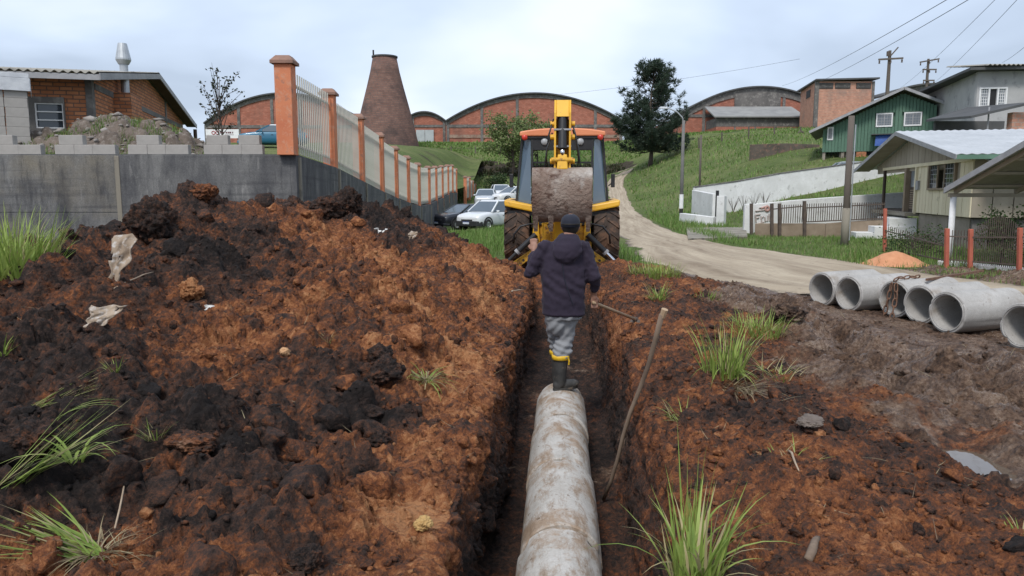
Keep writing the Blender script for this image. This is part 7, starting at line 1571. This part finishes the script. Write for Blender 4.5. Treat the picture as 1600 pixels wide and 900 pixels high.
# bank scrub
scatter('grass', 9000, (-16, 14), (93, 100), .7, .06, lambda x, y: vnoise(x*.6, y*.9, seed=414) > -.1, mat=grass_mat('scrub_blade', ((.030, .042, .016), (.060, .07, .028)), (.10, .08, .05)), dry=.3)
# weeds on plot fence
scatter('weeds', 2600, (7.6, 12), (15.3, 18.5), .42, .012, lambda x, y: (np.abs(vnoise(x*.9, y*.9, seed=415)) < .5), dry=.2)
# ================================================================== TREES
def leaf_quads(name, pts, size, mat, parent, dirs=None, asp=.6, tone_d=.1):
    n = len(pts); a = RNG.standard_normal((n, 3)) if dirs is None else dirs+.35*RNG.standard_normal((n, 3)); a /= np.linalg.norm(a, axis=1, keepdims=True)
    b = np.cross(a, RNG.standard_normal((n, 3))); b /= np.linalg.norm(b, axis=1, keepdims=True); s = size[:, None]
    V = np.stack([pts, pts+a*s*.5+b*s*asp*.5, pts+a*s, pts+a*s*.5-b*s*asp*.5], 1).reshape(-1, 3); me = np_mesh(name, V, np.arange(4*n).reshape(-1, 4)); set_attr(me, 'tone', np.repeat(np.concatenate([tones(n, tone_d), np.ones((n, 2))], 1), 4, 0)); me.materials.append(mat)
    o = link(bpy.data.objects.new(name, me), parent); o['kind'] = 'stuff'; return o
M_NEEDLE = grass_mat('pine_needle', ((.026, .044, .031), (.060, .088, .058)), (.075, .09, .055)); M_BARK = surf('bark', (.055, .042, .034), (.11, .085, .07), 4, .9, .5, 30, .02)
b_ = at(1015, 278, 84); pz0 = g1(b_.x, 84)
pine = thing('pine_tree', 'tall dark pine with tiered branches standing beside the dirt road', 'tree', (b_.x, 84, pz0-.2)); HP = at(1020, 101, 84).z-pz0
tp_ = at(1021, 101, 84).x-b_.x
def trk(h): return Vector((tp_*(h/HP)+.15*math.sin(h*.7), .1*math.sin(h*.9), h))
MB().tube([trk(h) for h in np.linspace(0, HP*.97, 14)], list(np.linspace(.26, .03, 14)), 8).build('trunk', M_BARK, pine, smooth=True)
rnd = random.Random(5); lp, ld, lsz = [], [], []; brm = MB()
h = 1.9
while h < HP*.99:
    f = h/HP; Lm = np.interp(f, [.12, .2, .36, .5, .62, .72, .85, 1], [4.0, 4.8, 4.3, 3.5, 3.2, 2.7, 1.9, .2])
    for k in range(6):
        az = rnd.uniform(0, 6.283); L = Lm*rnd.uniform(.55, 1.08); p0 = trk(h); up = np.interp(f, [.1, .5, 1], [-.05, .18, .9])
        tipv = Vector((math.cos(az), math.sin(az), 0)); pts = [p0+tipv*L*t+Vector((0, 0, L*(up*t+.22*t*t-.10*math.sin(3.1*t)))) for t in np.linspace(0, 1, 6)]
        brm.tube(pts, [.07*(1-f)+.025, .05*(1-f)+.02, .035, .028, .02, .012], 5)
        nt = int((8+L*7)*(1.0 if f < .42 else .42))
        for j in range(nt):
            t = rnd.uniform(.25, 1.0)**.8; i = min(int(t*5), 4); p = pts[i].lerp(pts[i+1], t*5-i); sp_ = .55*(1-t*.5)
            c_ = p+Vector((rnd.gauss(0, sp_*.8), rnd.gauss(0, sp_*.8), abs(rnd.gauss(.05, .26))))
            base_d = (tipv*.7+Vector((rnd.gauss(0, .4), rnd.gauss(0, .4), .9))).normalized()
            for q in range(22):
                dd_ = (base_d+Vector((rnd.gauss(0, .75), rnd.gauss(0, .75), rnd.gauss(0, .6)))).normalized(); lp.append(c_); ld.append(dd_); lsz.append(rnd.uniform(.26, .55)*(1 if f < .42 else 1.15))
    h += rnd.uniform(.34, .58)*(1.15-.35*f)
brm.build('branches', M_BARK, pine)
leaf_quads('needles', np.array([p[:] for p in lp]), np.array(lsz), M_NEEDLE, pine, np.array([p[:] for p in ld]), .13, .08)
M_LEAF_D = grass_mat('dark_leaf', ((.018, .026, .014), (.05, .06, .03)), (.09, .06, .035)); M_LEAF_L = grass_mat('pale_leaf', ((.10, .145, .05), (.22, .27, .10)), (.20, .18, .10))
def bushy(label, base, H, W, nl, lsize, mat, seed, name='tree', trunk_r=.1, lo=.3, nbr=16, sparse=1.0, cluster=.5):
    rn = random.Random(seed); t = thing(name, label, 'tree', base); tips = []; br = MB(); MB().tube([(0, 0, -.3), (.03*H, 0, H*.25), (.0, .02*H, H*.55), (.02*H, 0, H*.9)], [trunk_r, trunk_r*.75, trunk_r*.45, trunk_r*.12], 7).build('trunk', M_BARK, t, smooth=True)
    for k in range(nbr):
        z0 = H*rn.uniform(lo*.5, .7); az = rn.uniform(0, 6.283); L = W*.5*rn.uniform(.6, 1.1); z1 = min(H*1.0, z0+H*rn.uniform(.15, .45)); c_ = Vector((.0, 0, z0)); e_ = Vector((math.cos(az)*L, math.sin(az)*L, z1)); mid = c_.lerp(e_, .5)+Vector((0, 0, .06*H*rn.random())); br.tube([c_, mid, e_], [trunk_r*.4, trunk_r*.25, trunk_r*.07], 5)
        for j in range(6): u = rn.uniform(.35, 1.0); tips.append((c_.lerp(mid, u*2) if u < .5 else mid.lerp(e_, u*2-1)))
    br.build('branches', M_BARK, t); tips = np.array([p[:] for p in tips]); idx = RNG.integers(0, len(tips), nl); pts = tips[idx]+RNG.normal(0, cluster, (nl, 3))*np.array([1, 1, .8]); leaf_quads('leaves', pts, lsize*RNG.uniform(.6, 1.3, nl), mat, t, None, .7); return t
b_ = at(345, 232, 19.5); bushy('thin young tree with sparse dark leaves behind the loose blocks', (b_.x, 19.5, Yd(b_.x, 19.5)), at(345, 103, 19.5).z-Yd(b_.x, 19.5), 1.25, 420, .075, M_LEAF_D, 21, 'young_tree', .035, .5, 20, cluster=.045)
b_ = at(800, 270, 92); bushy('loose pale green tree standing behind the backhoe cab', (b_.x, 92, g1(b_.x, 92)), at(800, 182, 92).z-g1(b_.x, 92), 6.0, 5200, .30, M_LEAF_L, 22, 'leafy_tree', .16, .35, 26, cluster=.42)
b_ = at(838, 262, 95); bushy('bright green tree beside the boom against the warehouse', (b_.x, 96, g1(b_.x, 96)), at(838, 182, 96).z-g1(b_.x, 96), 4.2, 2600, .30, M_LEAF_L, 23, 'leafy_tree', .13, .4, 18, cluster=.4)
b_ = at(769, 295, 72); bushy('round dark green bush on the bank behind the parked cars', (b_.x+.2, 76, g1(b_.x, 76)-.2), 2.0, 2.4, 2600, .16, grass_mat('bush_leaf', ((.02, .045, .014), (.06, .10, .03)), (.08, .08, .04)), 24, 'bush', .06, .1, 22, cluster=.28)
b_ = at(1570, 410, 15.6); bushy('dark leafy shrub behind the bars of the spiked gate', (b_.x+.1, 15.9, g1(b_.x, 15.9)), 1.15, 1.1, 1500, .06, grass_mat('shrub_leaf', ((.03, .06, .018), (.08, .13, .04)), (.10, .10, .05)), 25, 'shrub', .03, .1, 16, cluster=.12)
b_ = at(1425, 392, 18.3); bushy('low shrub behind the wire-bar fence by the sand pile', (b_.x, 18.3, g1(b_.x, 18.3)), .6, 1.6, 1100, .06, grass_mat('shrub_leaf', ((.03, .06, .018), (.08, .13, .04)), (.10, .10, .05)), 26, 'shrub', .03, .1, 14, cluster=.16)
for i, (px, py, n) in enumerate([(1146, 325, 1), (1162, 322, 1), (1178, 318, 1), (1195, 314, 1)]):
    b_ = at(px, py, 41.8); t = thing('bare_shrub', 'bare twiggy shrub against the white wall, %s from the gate pillar' % ['first', 'second', 'third', 'fourth'][i], 'shrub', (b_.x, 41.8, g1(b_.x, 41.8)-.02), 0, 'bare shrubs along the white wall'); m_ = MB(); rn = random.Random(i)
    for k in range(9): az = rn.uniform(0, 6.28); m_.tube([(0, 0, 0), (math.cos(az)*.1, math.sin(az)*.1, .35), (math.cos(az)*.3, math.sin(az)*.3, rn.uniform(.6, .95))], [.014, .011, .006], 4)
    m_.build('twigs', M_BARK, t)
